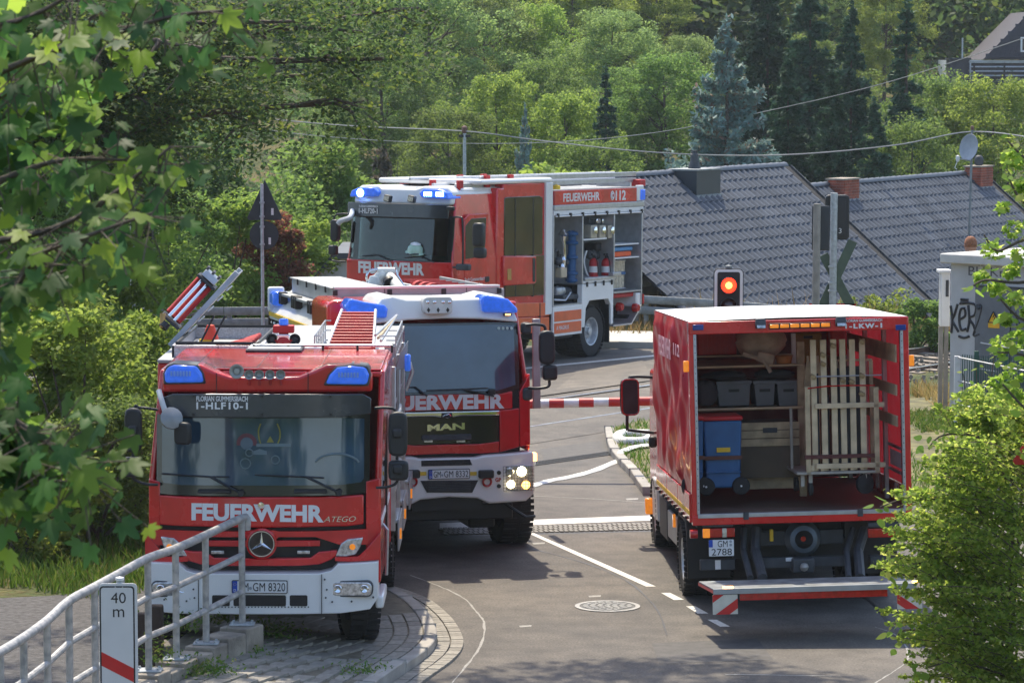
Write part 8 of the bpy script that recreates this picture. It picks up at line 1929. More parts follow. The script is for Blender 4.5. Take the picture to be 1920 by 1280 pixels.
ds = MB().lathe([(0, 0), (.15, .012), (.28, .045), (.37, .085), (.38, .08), (.28, .035), (.15, 0.0), (0, -.012)], n=32)
d_ = ds.build('dish', mat('pale_grey_dish', (0.30, 0.33, 0.37), 0.5, noise=.1), mt, loc=dc); d_.rotation_euler = Vector((-0.82, -0.55, 0.18)).to_track_quat('Z', 'Y').to_euler(); d_.scale = (1, 1, 1)
lnb = W(1793, 297, Q.y) - Q - Vector((0, .3, 0)); MB().tube([dc + Vector((0, -.05, -.35)), lnb], .018, 6).build('feed_arm', ALU, mt)
MB().lathe([(0, .1), (.05, .08), (.06, 0), (.04, -.08), (0, -.1)], o=lnb, n=12).build('feed_horn', OFFW, mt); MB().tube([lnb + Vector((0, 0, -.05)), lnb + Vector((-.08, 0, -.25)), lnb + Vector((-.02, 0, -.3))], .012, 5).build('feed_cable', OFFW, mt)
pq = W(871, 250, 96); up_ = empty('utility_pole', (pq.x, 96, zt(pq.x, 96))); tag(up_, 'slim grey utility pole with brown cap above the farthest engine', 'pole')
hz = pq.z - up_.location.z; MB().cyl((0, 0, -.2), (0, 0, hz), .06, 10, r1=.05).build('pole_shaft', STEEL, up_)
MB().lathe([(.05, 0), (.085, .04), (.085, .18), (.05, .22), (0, .23)], o=(0, 0, hz), n=12).build('pole_cap', MATS['brown_insulator'], up_); MB().box(-.18, .18, -.04, .04, hz - .12, hz - .04).build('cross_piece', INK, up_)
def wire(pts, label, r):
 P = smooth3([W(*p) for p in pts], 10); o = MB().tube([q - P[0] for q in P], r, 5, caps=False).build('overhead_wire', mat('wire_grey', (0.30, 0.30, 0.29), 0.6), None); o.location = P[0]; tag(o, label, 'wire', 'overhead wires'); return o
wire([(420, 215, 105), (640, 235, 101), (870, 246, 96), (1000, 262, 95), (1180, 282, 93), (1340, 291, 92), (1500, 289, 90), (1680, 272, 89), (1823, 247, W(1823, 240, Q.y).y), (1960, 262, 86)], 'thick twisted wire hung from the pole to the satellite mast', .02)
wire([(400, 225, 118), (540, 249, 116), (760, 266, 113), (1000, 268, 110), (1220, 250, 107), (1440, 208, 104), (1680, 150, 101), (1960, 58, 98)], 'thin wire rising across the trees to the upper right', .013)
# ------------------------------------------------------------------ slate house high on the right
HY = 150.0; hp = W(1850, 250, HY); sh = empty('slate_house', (hp.x, HY, zt(hp.x, HY) - 1)); tag(sh, 'slate hung house with dark balcony at the top right corner', 'house')
def l5(px, py, dy=0.0): p = W(px, py, HY + dy) - sh.location; return (p.x, p.z)
SLT = mat('dark_slate_shingles', (0.055, 0.05, 0.06), 0.7, noise=0.25, scale=2)
GB = [l5(1843, 112), l5(1932, 22), l5(2040, 22), l5(2090, 112)]
MB().prism(GB, 'y', 0, 6).build('gable_wall', SLT, sh, smooth=0)
m = MB()
for k in range(13):
 py = 108 - k * 7; x0 = 1843 + (112 - py) * .99 + 1; n = int((2060 - x0) / 9)
 for i in range(n):
  a = l5(x0 + i * 9 + (k % 2) * 4, py); b = l5(x0 + i * 9 + 8.3 + (k % 2) * 4, py - 7); m.add([(a[0], -.06, a[1]), (b[0], -.06, a[1]), (b[0], -.015, b[1]), (a[0], -.015, b[1]), (a[0], -.0, a[1]), (b[0], 0, a[1])], [(0, 1, 2, 3), (0, 4, 5, 1)])
kind(m.build('slates', SLT, sh, smooth=0), 'stuff')
a = l5(1790, 300); b = l5(2080, 113); MB().box(a[0] + .1, b[0], .2, 7, 0, b[1]).build('wall', mat('pale_house_render', (0.62, 0.64, 0.66), 0.85, noise=.08), sh)
a = l5(1913, 98); b = l5(1935, 70); w = MB().box(a[0], b[0], -.1, .02, a[1], b[1]).build('window_frame', WHITE, sh); MB().box(a[0] + .08, b[0] - .08, -.12, -.1, a[1] + .08, b[1] - .08).build('pane', SGLAS_D, w)
a = l5(1800, 150, -1.5); b = l5(2080, 117, -1.5)
bl_ = MB().box(a[0], b[0], -1.6, .2, a[1] - .15, a[1]).build('balcony_floor', DGREY, sh)
DW = mat('dark_stained_boards', (0.05, 0.038, 0.035), 0.7, noise=.3)
for k in range(4): z = a[1] + (b[1] - a[1]) * (k + .15) / 4; MB().box(a[0] + .5, b[0], -1.62, -1.56, z, z + (b[1] - a[1]) * .17).build('balcony_board', DW, bl_)
MB().box(a[0] + .4, b[0], -1.66, -1.52, b[1] - .03, b[1] + .06).build('balcony_hand_rail', ALUM, bl_)
for k in range(5): x = a[0] + .6 + k * 1.4; MB().box(x, x + .08, -1.56, -1.5, a[1], b[1]).build('balcony_post', DW, bl_)
a = l5(1779, 178, -1.2); b = l5(1817, 112, -1.2); ch = MB().box(a[0], b[0], -1.4, -.2, a[1], b[1]).build('chimney', SLT, sh); MB().box(a[0] - .06, b[0] + .06, -1.46, -.14, b[1], b[1] + .08).build('chimney_cap', DGREY, ch); MB().cyl(((a[0] + b[0]) / 2 + .2, -.8, b[1]), ((a[0] + b[0]) / 2 + .2, -.8, b[1] + 1.0), .04, 8).build('chimney_pipe', STEEL, ch)
a = l5(1794, 240, -.5); b = l5(1832, 152, -.5); MB().box(a[0], b[0], -.5, .25, a[1], b[1]).build('pale_wall', MATS['pale_house_render'], sh)
q = W(610, 505, 74); lr = empty('low_roof', (q.x, 74, -3)); tag(lr, 'pale gable corner of a low house left of the farthest engine', 'house')
def l6(px, py): p = W(px, py, 74) - lr.location; return (p.x, p.z)
MB().prism([l6(592, 520), l6(622, 480), l6(700, 480), l6(720, 620), l6(592, 620)], 'y', 0, 4).build('gable_wall', mat('pale_house_render', (0, 0, 0)), lr, smooth=0)
A = l6(585, 523); B = l6(625, 473); MB().prism([A, B, (B[0] + .8, B[1]), (B[0] + .8, B[1] - .12), (B[0], B[1] - .14), (A[0], A[1] - .12)], 'y', -.3, 4.2).build('roof_edge', mat('slate_grey_roof_tile', (0, 0, 0)), lr)
# ------------------------------------------------------------------ man standing behind the cabin
def person():
 Y = 63.0; hd = W(1820, 456, Y); zg = .14
 H = W(1820, 444, Y).z - zg
 print('person height', H)
 e = empty('person', (hd.x, Y, zg)); tag(e, 'ginger haired person seen from behind over the cabin roof, only the head showing', 'person')
 k = H / 1.8
 J = {'pel': (0, 0, .95), 'spi': (0, .01, 1.15), 'che': (0, .0, 1.35), 'nek': (0, 0, 1.5), 'hea': (0, -.01, 1.60), 'top': (0, 0, 1.70),
   'shl': (-.17, 0, 1.43), 'ell': (-.23, .02, 1.13), 'wrl': (-.22, .08, .88), 'hal': (-.21, .10, .79), 'shr': (.17, 0, 1.43), 'elr': (.23, .02, 1.13), 'wrr': (.22, .08, .88), 'har': (.21, .10, .79),
   'hil': (-.10, 0, .9), 'knl': (-.11, .02, .5), 'anl': (-.11, 0, .09), 'tol': (-.12, .16, .04), 'hir': (.10, 0, .9), 'knr': (.11, .02, .5), 'anr': (.11, 0, .09), 'tor': (.12, .16, .04)}
 rad = {'pel': .15, 'spi': .14, 'che': .155, 'nek': .058, 'hea': .082, 'top': .085, 'shl': .07, 'ell': .045, 'wrl': .032, 'hal': .035, 'shr': .07, 'elr': .045, 'wrr': .032, 'har': .035, 'hil': .095, 'knl': .065, 'anl': .045, 'tol': .04, 'hir': .095, 'knr': .065, 'anr': .045, 'tor': .04}
 ed = [('pel', 'spi'), ('spi', 'che'), ('che', 'nek'), ('nek', 'hea'), ('hea', 'top'), ('che', 'shl'), ('shl', 'ell'), ('ell', 'wrl'), ('wrl', 'hal'), ('che', 'shr'), ('shr', 'elr'), ('elr', 'wrr'), ('wrr', 'har'), ('pel', 'hil'), ('hil', 'knl'), ('knl', 'anl'), ('anl', 'tol'), ('pel', 'hir'), ('hir', 'knr'), ('knr', 'anr'), ('anr', 'tor')]
 ks = list(J); me = bpy.data.meshes.new('body'); me.from_pydata([Vector(J[a]) * k for a in ks], [(ks.index(a), ks.index(b)) for a, b in ed], [])
 SK = mat('dark_clothes', (0.05, 0.06, 0.09), 0.8); me.materials.append(SK)
 o = bpy.data.objects.new('body', me); COL.objects.link(o); o.parent = e
 sk = o.modifiers.new('skin', 'SKIN'); o.modifiers.new('sub', 'SUBSURF').levels = 1; o.modifiers['sub'].render_levels = 2
 for i, a in enumerate(ks): me.skin_vertices[0].data[i].radius = (rad[a] * k, rad[a] * k); me.skin_vertices[0].data[i].use_root = (a == 'pel')
 FL = mat('sunburnt_skin', (0.50, 0.25, 0.17), 0.6)
 hd_ = MB().lathe([(0, 1.80), (.045, 1.79), (.080, 1.75), (.093, 1.69), (.088, 1.62), (.07, 1.56), (.058, 1.50), (.062, 1.45)], n=20); hd_.v = [(x * k, y * k * 1.12, z * k) for x, y, z in hd_.v]; ho = hd_.build('head', FL, e)
 hr = MB().lathe([(0, 1.812), (.05, 1.80), (.087, 1.755), (.098, 1.70), (.094, 1.655), (.085, 1.64)], n=20); hr.v = [(x * k, y * k * 1.12, z * k) for x, y, z in hr.v]; hr.build('hair', mat('ginger_hair', (0.28, 0.11, 0.05), 0.8, noise=.4, scale=30, bump=.3), ho)
 for s in (-1, 1): MB().lathe([(0, .012), (.018, .008), (.028, 0), (.018, -.008), (0, -.01)], o=(s * .093 * k, 0, 1.665 * k), ax=(1, 0, 0), n=10).build('ear', FL, ho)
person()
# ------------------------------------------------------------------ plants
def leaves_mesh(name, C, size, aspect=0.6, up=0.35, seed=0, m=None, fold=0.0, droop=0.0):
 """C: (n,3) leaf centres; one two-triangle leaf at each, turned at random"""
 g = np.random.default_rng(seed); n = len(C)
 nrm = g.normal(size=(n, 3)); nrm[:, 2] = np.abs(nrm[:, 2]) + up; nrm /= np.linalg.norm(nrm, axis=1)[:, None]
 t = g.normal(size=(n, 3)); t[:, 2] -= droop; t -= (t * nrm).sum(1)[:, None] * nrm; t /= np.linalg.norm(t, axis=1)[:, None]
 b = np.cross(nrm, t); s = (size * g.uniform(0.6, 1.35, n))[:, None]
 a0 = C - t * s * 0.5; a2 = C + t * s * 0.5; mid = C - t * s * 0.05
 a1 = mid + b * s * aspect * 0.5 + nrm * s * fold; a3 = mid - b * s * aspect * 0.5 + nrm * s * fold
 V = np.stack([a0, a1, a2, a3], 1).reshape(-1, 3)
 me = bpy.data.meshes.new(name); me.vertices.add(4 * n); me.vertices.foreach_set('co', V.ravel().astype(np.float32))
 me.loops.add(4 * n); me.loops.foreach_set('vertex_index', np.arange(4 * n, dtype=np.int32))
 me.polygons.add(n); me.polygons.foreach_set('loop_start', np.arange(0, 4 * n, 4, dtype=np.int32))
 try: me.polygons.foreach_set('loop_total', np.full(n, 4, dtype=np.int32))
 except Exception: pass
 me.update(); me.validate()
 if m: me.materials.append(m)
 return me
def clumped(n, clumps, rad, g, squash=0.7):
 k = len(clumps); idx = g.integers(0, k, n); d = g.normal(size=(n, 3)); d /= np.linalg.norm(d, axis=1)[:, None]
 r = g.uniform(0.35, 1.0, n) ** 0.6
 sc = rad * g.uniform(0.65, 1.3, k)[idx] * r
 P = clumps[idx] + d * sc[:, None] * np.array([1, 1, squash]); return P
def crown_points(n, h0, h1, r, seed, nclump=90, crad=0.95, shape=1.0, lean=(0, 0)):
 g = np.random.default_rng(seed); cl = []
 while len(cl) < nclump:
  u = g.uniform(0, 1); a = g.uniform(0, 2 * math.pi)
  rr = r * (math.sin(math.pi * (0.12 + 0.83 * u)) ** (0.6 * shape)) * g.uniform(0.55, 1.05) * (1 + 0.18 * math.sin(3 * a + seed) + .12 * math.sin(5 * a + 2 * u * 5))
  cl.append((math.cos(a) * rr + lean[0] * u, math.sin(a) * rr + lean[1] * u, h0 + (h1 - h0) * u))
 return clumped(n, np.array(cl), crad, g)
def trunk_mb(h, r, seed, limbs=7, spread=2.5, h0=0.3):
 g = random.Random(seed); m = MB(); pts = []; x = y = 0
 for i in range(7): z = h * i / 6; pts.append((x, y, z - (.4 if i == 0 else 0))); x += g.uniform(-.12, .12) * h / 8; y += g.uniform(-.12, .12) * h / 8
 m.tube(pts, r, 8, radii=[r * (1 - .85 * i / 6) for i in range(7)])
 for k in range(limbs):
  i = g.uniform(h0, .85); j = int(i * 6); p = Vector(pts[j]).lerp(Vector(pts[j + 1]), i * 6 - j); a = g.uniform(0, 6.28); L = spread * g.uniform(.6, 1.1)
  q = p + Vector((math.cos(a) * L * .5, math.sin(a) * L * .5, L * .35)); s = p + Vector((math.cos(a) * L, math.sin(a) * L, L * .8))
  m.tube([p, q, s], r * .3, 6, radii=[r * .38, r * .25, r * .08])
  for _ in range(2): b = a + g.uniform(-.9, .9); m.tube([q, q + Vector((math.cos(b) * L * .5, math.sin(b) * L * .5, L * g.uniform(.1, .5)))], r * .1, 5, radii=[r * .16, r * .04])
 return m
LG = leaf_mat('leaf_mid_green', (0.075, 0.135, 0.032), (0.14, 0.22, 0.05))
LY = leaf_mat('leaf_yellow_green', (0.119, 0.203, 0.031), (0.210, 0.294, 0.056))
LP = leaf_mat('leaf_pale_green', (0.12, 0.19, 0.06), (0.20, 0.29, 0.09))
LD = leaf_mat('leaf_dark_green', (0.033, 0.083, 0.027), (0.068, 0.135, 0.038), (0.135, 0.195, 0.030))
LC = leaf_mat('needle_dark_green', (0.021, 0.058, 0.032), (0.048, 0.104, 0.051), trans=0.15)
LB = leaf_mat('needle_blue_green', (0.16, 0.27, 0.25), (0.28, 0.40, 0.37), (0.232, 0.160, 0.102), trans=0.15)
LBR = leaf_mat('needle_brown_green', (0.070, 0.077, 0.049), (0.126, 0.105, 0.070), trans=0.15)
LRD = leaf_mat('leaf_copper', (0.130, 0.058, 0.039), (0.260, 0.111, 0.065), (0.156, 0.182, 0.052))
PROTO = {}
def decid(key, m, seed, n=16000, h=12.0, r=4.3, leaf=0.24, nclump=110, crad=1.0, h0=2.0, shape=1.0):
 P = crown_points(n, h0, h - .6, r, seed, nclump, crad, shape)
 PROTO[key] = (leaves_mesh('crown', P, leaf, .65, .5, seed, m), trunk_mb(h * .85, .24, seed, 9, r * .55).mesh('trunk', 60), h)
 PROTO[key][1].materials.append(BARK)
def conif(key, m, seed, h=14.0, r=2.9, n=15000, leaf=0.34, whorls=26, droop=.25, upt=.1):
 g = np.random.default_rng(seed); P = []
 per = n // whorls
 for w in range(whorls):
  u = (w + .5) / whorls; z = h * (.04 + .95 * u); R_ = r * (1 - u) ** .85 * g.uniform(.8, 1.12) + .12
  nb = max(5, int(11 * (1 - u)) + 4); ang = g.uniform(0, 2 * math.pi, nb)
  k = int(per * (1.7 * (1 - u) + .25))
  bi = g.integers(0, nb, k); t = g.uniform(.04, 1, k) ** .8
  L = R_ * g.uniform(.75, 1.12, nb)[bi]
  a = ang[bi] + g.normal(0, .10, k) * (1.2 - t); x = np.cos(a) * L * t; y = np.sin(a) * L * t
  zz = z - droop * L * t + upt * L * t ** 3 + g.normal(0, .06 + .04 * L, k) - g.uniform(0, .22, k) * L * .3
  P.append(np.stack([x, y, zz], 1))
 P.append(np.stack([g.normal(0, .05, 60), g.normal(0, .05, 60), g.uniform(h * .93, h * 1.02, 60)], 1))
 P = np.concatenate(P)
 tm = MB().tube([(0, 0, -.4), (0, 0, h * .5), (0, 0, h * .98)], .2, 8, radii=[.18, .09, .02]).mesh('trunk', 60); tm.materials.append(BARK)
 PROTO[key] = (leaves_mesh('crown', P, leaf, .34, .2, seed, m, droop=.5), tm, h)
decid('robinia', LP, 11, 42000, 13, 4.8, .165, 230, .75)
decid('bright', LY, 12, 38000, 12, 4.4, .175, 190, .8)
decid('mid', LG, 13, 36000, 12, 4.4, .18, 180, .85)
decid('dark', LD, 14, 30000, 12, 4.4, .21, 150, .95)
decid('loose', LY, 15, 9000, 6, 2.4, .20, 60, .55, .6)
conif('spruce', LC, 21, 15, 3.3, 30000, .36, 34)
conif('narrow', LC, 22, 12, 1.45, 15000, .28, 26, .35)
conif('blue', LB, 23, 11, 3.2, 34000, .27, 24, .12, .3)
conif('brown', LBR, 24, 5, 1.3, 3500, .20, 14, .2)
def plant_tree(key, px, ptop, Y, label, cat, group, wide=1.0, name='tree', base=None, zbase=None):
 t = W(px, ptop, Y); zb_ = zt(t.x, Y) - .1 if zbase is None else zbase; crown, trunk, h = PROTO[key]; k = max(.3, (t.z - zb_) / h)
 e = empty(name, (t.x, Y, zb_), (0, 0, rnd.uniform(0, 6.28))); tag(e, label, cat, group); e.scale = (k * wide, k * wide, k)
 for nm, me in (('crown', crown), ('trunk', trunk)):
  o = bpy.data.objects.new(nm, me); COL.objects.link(o); o.parent = e
 return e
GF = 'trees on the wooded hillside'
T_ = plant_tree
T_('robinia', 800, -70, 136, 'pale feathery tree filling the hillside left of the utility pole', 'tree', GF, 1.05)
T_('robinia', 905, -40, 140, 'pale feathery tree rising right above the utility pole', 'tree', GF, 1.0)
T_('mid', 720, 60, 130, 'mid green tree behind the triangular sign, left of the pale ones', 'tree', GF, 1.0)
T_('bright', 1075, -70, 150, 'tall yellow green tree at the top centre of the hillside', 'tree', GF, 1.15)
T_('mid', 1010, 100, 128, 'mid green tree just right of the utility pole', 'tree', GF, .9)
T_('bright', 1230, -60, 156, 'yellow green tree touching the top edge left of the dark spruces', 'tree', GF, 1.1)
T_('mid', 1190, 120, 132, 'bushy mid green tree left of the blue spruce', 'tree', GF, 1.0)
T_('bright', 1060, 165, 120, 'low yellow green tree above the ladder of the farthest engine', 'tree', GF, .95)
T_('mid', 1120, 250, 112, 'rounded green tree behind the roof of the farthest engine', 'tree', GF, .9)
T_('mid', 840, 190, 118, 'shaded green tree directly behind the utility pole', 'tree', GF, .9)
T_('dark', 1290, -30, 165, 'dark leafy tree behind the top of the blue spruce', 'tree', GF, 1.0)
T_('robinia', 1150, 10, 138, 'pale tree left of the blue spruce, halfway up the slope', 'tree', GF, 1.0)
T_('bright', 1000, 0, 142, 'yellow green tree at the top edge right of the pale feathery trees', 'tree', GF, 1.0)
T_('mid', 1250, 90, 130, 'green tree whose crown meets the left side of the blue spruce', 'tree', GF, 1.0)
T_('robinia', 1300, 60, 136, 'pale tree half hidden behind the blue spruce', 'tree', GF, 1.0)
T_('robinia', 640, 40, 138, 'pale tree showing between the oak limbs at the top', 'tree', GF, 1.0)
T_('bright', 930, 130, 122, 'olive tree right behind the pole cap and the wires', 'tree', GF, .9)
T_('robinia', 1600, -70, 160, 'pale tree rising behind the two tallest dark spruces', 'tree', GF, 1.2)
T_('mid', 1500, 60, 134, 'green tree filling the gap between the dark spruces', 'tree', GF, 1.2)
T_('loose', 1050, 285, 100, 'bright yellow green shrub behind the ladder of the farthest engine', 'shrub', 'shrubs behind the houses', 1.1, 'shrub')
T_('loose', 1120, 300, 99, 'bright yellow green shrub left of the dark clad chimney', 'shrub', 'shrubs behind the houses', .9, 'shrub')
T_('narrow', 1136, 132, 118, 'narrow brownish spruce above the farthest engine banner', 'spruce', GF, 1.25, 'spruce_tree')
T_('blue', 984, 200, 112, 'small bluish spruce right of the utility pole', 'spruce', GF, .45, 'spruce_tree')
T_('brown', 718, 288, 92, 'small brownish spruce left of the utility pole', 'spruce', GF, 1.0, 'spruce_tree')
T_('blue', 1364, 42, 101, 'tall pale blue spruce above the dark clad chimney', 'spruce', GF, 1.05, 'spruce_tree')
T_('spruce', 1440, -80, 122, 'dark spruce directly right of the blue spruce', 'spruce', GF, 1.15, 'spruce_tree')
T_('spruce', 1520, -50, 118, 'broad dark spruce above the gap between the two roofs', 'spruce', GF, 1.15, 'spruce_tree')
T_('spruce', 1597, 8, 114, 'dark spruce above the left brick chimney', 'spruce', GF, 1.0, 'spruce_tree')
T_('spruce', 1478, 110, 106, 'smaller dark spruce in front of the tall ones beside the blue spruce', 'spruce', GF, 1.0, 'spruce_tree')
T_('spruce', 1560, 130, 105, 'smaller dark spruce over the left end of the farther roof', 'spruce', GF, 1.0, 'spruce_tree')
T_('narrow', 1700, 10, 112, 'narrow tall spruce standing alone left of the slate house', 'spruce', GF, 1.35, 'spruce_tree')
T_('spruce', 1640, 190, 104, 'low dark spruce over the middle of the farther roof', 'spruce', GF, 1.1, 'spruce_tree')
T_('bright', 1660, -60, 150, 'sunlit tree between the dark spruces and the narrow spruce', 'tree', GF, .8)
T_('mid', 1765, 130, 118, 'green tree right of the narrow spruce and left of the satellite dish', 'tree', GF, .85)
T_('bright', 1860, 135, 116, 'yellow green tree in front of the slate house balcony', 'tree', GF, .9)
T_('mid', 1715, 210, 108, 'mid green tree behind the satellite dish', 'tree', GF, .8)
T_('dark', 1790, -60, 205, 'dark tree at the top edge left of the slate gable', 'tree', GF, 1.2)
T_('dark', 1880, -90, 210, 'dark tree rising behind the slate gable', 'tree', GF, 1.2)
T_('dark', 1700, -70, 190, 'dark tree behind the narrow spruce top', 'tree', GF, 1.1)
T_('mid', 1560, -90, 170, 'green tree behind the tops of the dark spruces', 'tree', GF, 1.2)
g = np.random.default_rng(5)
far = []
for row, (Y_, top_) in enumerate(((165, -60), (185, -90), (210, -120))):
 for px in range(-80, 2100, 95): far.append((px + g.uniform(-30, 30), top_ + g.uniform(-30, 30), Y_ + g.uniform(-6, 6)))
cl = []
for px, tp, Y_ in far:
 q = W(px, tp, Y_); zb_ = zt(q.x, Y_); hh = q.z - zb_
 for _ in range(26):
  u = g.uniform(.1, 1); a = g.uniform(0, 6.28); rr = 4.2 * math.sin(math.pi * (.15 + .8 * u)) ** .6 * g.uniform(.6, 1.05)
  cl.append((q.x + math.cos(a) * rr, Y_ + math.sin(a) * rr, zb_ + hh * u))
P = clumped(150000, np.array(cl), 1.5, g)
o = bpy.data.objects.new('far_wood', leaves_mesh('far_wood', P, .5, .7, .5, 3, LD)); COL.objects.link(o); kind(o, 'stuff')
cl = []
for _ in range(420):
 px = g.uniform(560, 1960); Y_ = g.uniform(90, 112); q = W(px, 300, Y_); z = zt(q.x, Y_) + g.uniform(.2, 2.6)
 if q.x < -5 and Y_ < 100: z += .5
 cl.append((q.x, Y_, z))
P = clumped(60000, np.array(cl), 1.3, g)
cl = []
for _ in range(700):
 Y_ = g.uniform(112, 165); q = W(g.uniform(200, 1960), 200, Y_); cl.append((q.x, Y_, zt(q.x, Y_) + g.uniform(-.4, 1.0)))
Q = clumped(60000, np.array(cl), 1.3, g)
o = bpy.data.objects.new('hillside_scrub', leaves_mesh('hillside_scrub', Q, .22, .6, .5, 4, LD)); COL.objects.link(o); kind(o, 'stuff')
o = bpy.data.objects.new('undergrowth', leaves_mesh('undergrowth', P, .24, .6, .5, 4, LG)); COL.objects.link(o); kind(o, 'stuff')
def oak():
 base = Vector((-9.2, 53.0, -.1)); e = empty('oak_tree', base); tag(e, 'large dark oak filling the upper left with limbs reaching right', 'tree')
 r2 = random.Random(4); tb = MB(); tips = []
 def limb(p, px, py, Y, r0, sub=3):
  q = W(px, py, Y) - base; mid = (Vector(p) + q) / 2 + Vector((0, 0, .5)); pts = smooth3([p, mid, q], 5); n = len(pts)
  tb.tube(pts, r0, 7, radii=[r0 * (1 - .8 * i / (n - 1)) for i in range(n)])
  for k in range(3, n): tips.append(pts[k])
  for k in range(sub):
   b = pts[r2.randrange(3, n)]; s = b + Vector((r2.uniform(-1, 1.2), r2.uniform(-1.2, 1.2), r2.uniform(-.8, .6))); m_ = (b + s) / 2 + Vector((0, 0, .15)); tb.tube([b, m_, s], .03, 5, radii=[.045, .03, .008]); tips.extend([s, m_])
 hz = 6.6
 tb.tube([(0, 0, -.3), (.1, 0, 2), (0, .1, 4.2), (.2, 0, hz)], .4, 10, radii=[.5, .4, .32, .2])
 for px, py, Y_ in ((100, 40, 50), (200, 20, 55), (320, 60, 50), (430, 30, 54), (560, 40, 50), (680, 60, 52), (740, 110, 52), (690, 190, 51), (480, 230, 54), (400, 170, 52), (300, 210, 50), (200, 180, 53), (100, 200, 50), (330, 350, 53), (220, 330, 51), (120, 350, 52), (600, 140, 55), (500, 110, 49), (380, 90, 48), (640, 20, 55), (730, 20, 54), (30, 100, 50), (20, 300, 50), (60, 420, 52)):
  limb((r2.uniform(-.1, .2), 0, r2.uniform(3.5, hz)), px, py, Y_, r2.uniform(.07, .13))
 tb.build('trunk', BARK, e, smooth=60)
 g_ = np.random.default_rng(8); T = np.array([tuple(t) for t in tips]); T = T + g_.normal(0, .25, T.shape)
 C = clumped(80000, np.concatenate([T, T + g_.normal(0, .45, T.shape)]), .55, g_, .6)
 o = bpy.data.objects.new('crown', leaves_mesh('crown', C, .105, .55, .7, 9, LD)); COL.objects.link(o); o.parent = e
oak()
def bush(key, px, py, Y, w, h, m, n, leaf, label, seed, name='bush', cat='bush', group='bushes left of the road', squash=1.0, zc=0.0):
 q = W(px, py, Y); g_ = np.random.default_rng(seed); cl = []
 zb_ = zt(q.x, Y) + zc
 for _ in range(46):
  a = g_.uniform(0, 6.28); u = g_.uniform(.08, 1); rr = w / 2 * math.sqrt(g_.uniform(.05, 1)) * (1 - .45 * u * u); cl.append((math.cos(a) * rr, math.sin(a) * rr * .8, h * u))
 C = clumped(n, np.array(cl), min(w, h) * .16, g_, .8)
 e = empty(name, (q.x, Y, zb_)); tag(e, label, cat, group); o = bpy.data.objects.new('foliage', leaves_mesh('foliage', C, leaf, .6, .5, seed, m)); COL.objects.link(o); o.parent = e
 tb = MB(); r2 = random.Random(seed)
 for k in range(9):
  c = cl[r2.randrange(len(cl))]; tb.tube([(r2.uniform(-.15, .15) * w * .5, r2.uniform(-.1, .1), -.1), (c[0] * .5, c[1] * .5, c[2] * .55), c], .02, 5, radii=[.03, .02, .006])
 tb.build('stems', BARK, e, smooth=60); return e
B_ = bush
B_('', 40, 700, 42, 2.6, 3.2, LY, 15000, .085, 'yellow green bush at the left edge below the maple leaves', 31)
B_('', 150, 760, 41, 2.4, 2.7, LY, 14000, .085, 'yellow green bush left of the first engine mirror', 32)
B_('', 235, 800, 43.5, 2.0, 2.4, LY, 12000, .08, 'yellow green bush right behind the left mirrors of the first engine', 33)
B_('', 60, 900, 38.5, 2.2, 1.5, LY, 9000, .07, 'low yellow green bush under the maple leaves at the left edge', 46)
B_('', 190, 900, 39.5, 2.0, 1.7, LG, 9000, .07, 'low green bush behind the grass, left of the first engine bumper', 47)
B_('', 90, 560, 50, 3.4, 4.3, LG, 16000, .10, 'tall green bush behind the yellow bushes at the left', 34)
B_('', 215, 600, 52, 2.8, 3.3, LY, 14000, .10, 'green and yellow bush left of the grey signal post', 35)
B_('', 320, 500, 69.8, 3.0, 2.9, LG, 12000, .12, 'green bush behind the guard rail above the tipped ladder gantry', 36, zc=.2)
B_('', 425, 480, 72, 2.6, 3.2, LY, 12000, .12, 'yellow green bush behind the guard rail left of the round sign', 37, zc=.4)
B_('', 515, 470, 73, 2.0, 3.0, LRD, 10000, .11, 'copper red bush right behind the round sign', 38, zc=.4)
B_('', 575, 480, 74, 2.0, 3.2, LY, 10000, .12, 'light green bush between the round sign and the farthest engine', 39, zc=.3)
B_('', 460, 420, 80, 5.0, 6.2, LG, 18000, .15, 'tall green thicket behind the triangular sign', 40, zc=-.2)
B_('', 610, 400, 84, 4.2, 7.0, LG, 16000, .15, 'green thicket left of the farthest engine', 41, zc=-.2)
B_('', 330, 400, 80, 4.6, 7.4, LD, 16000, .15, 'dark thicket behind the signal post at the left', 42)
B_('', 180, 420, 76, 5.0, 7.0, LD, 16000, .15, 'dark thicket at the far left beyond the guard rail', 43)
B_('', 1722, 600, 65.5, 1.5, 1.0, LG, 5000, .09, 'low green bush beyond the rails right of the truck', 44, group='bushes right of the truck')
B_('', 1650, 560, 73, 2.2, 1.3, LY, 4000, .10, 'thin green bush in front of the cream wall', 45, group='bushes right of the truck', zc=.3)
def blades(name, pts, h, w, m, seed, lean=.35):
 g_ = np.random.default_rng(seed); n = len(pts); P = np.array(pts); a = g_.uniform(0, 6.28, n); hh = h * g_.uniform(.45, 1.25, n)
 d = np.stack([np.cos(a), np.sin(a), np.zeros(n)], 1); l = g_.normal(0, lean, (n, 3)) * hh[:, None]; l[:, 2] = 0
 a0 = P - d * w / 2; a1 = P + d * w / 2; tip = P + l + np.stack([np.zeros(n), np.zeros(n), hh], 1); m0 = P + l * .35 + np.stack([np.zeros(n), np.zeros(n), hh * .6], 1)
 V = np.stack([a0, a1, m0 + d * w * .35, tip, m0 - d * w * .35], 1).reshape(-1, 3)
 fs = np.arange(5 * n).reshape(n, 5); me = bpy.data.meshes.new(name); me.from_pydata(V.tolist(), [], fs.tolist()); me.materials.append(m)
 o = bpy.data.objects.new(name, me); COL.objects.link(o); kind(o, 'stuff'); return o
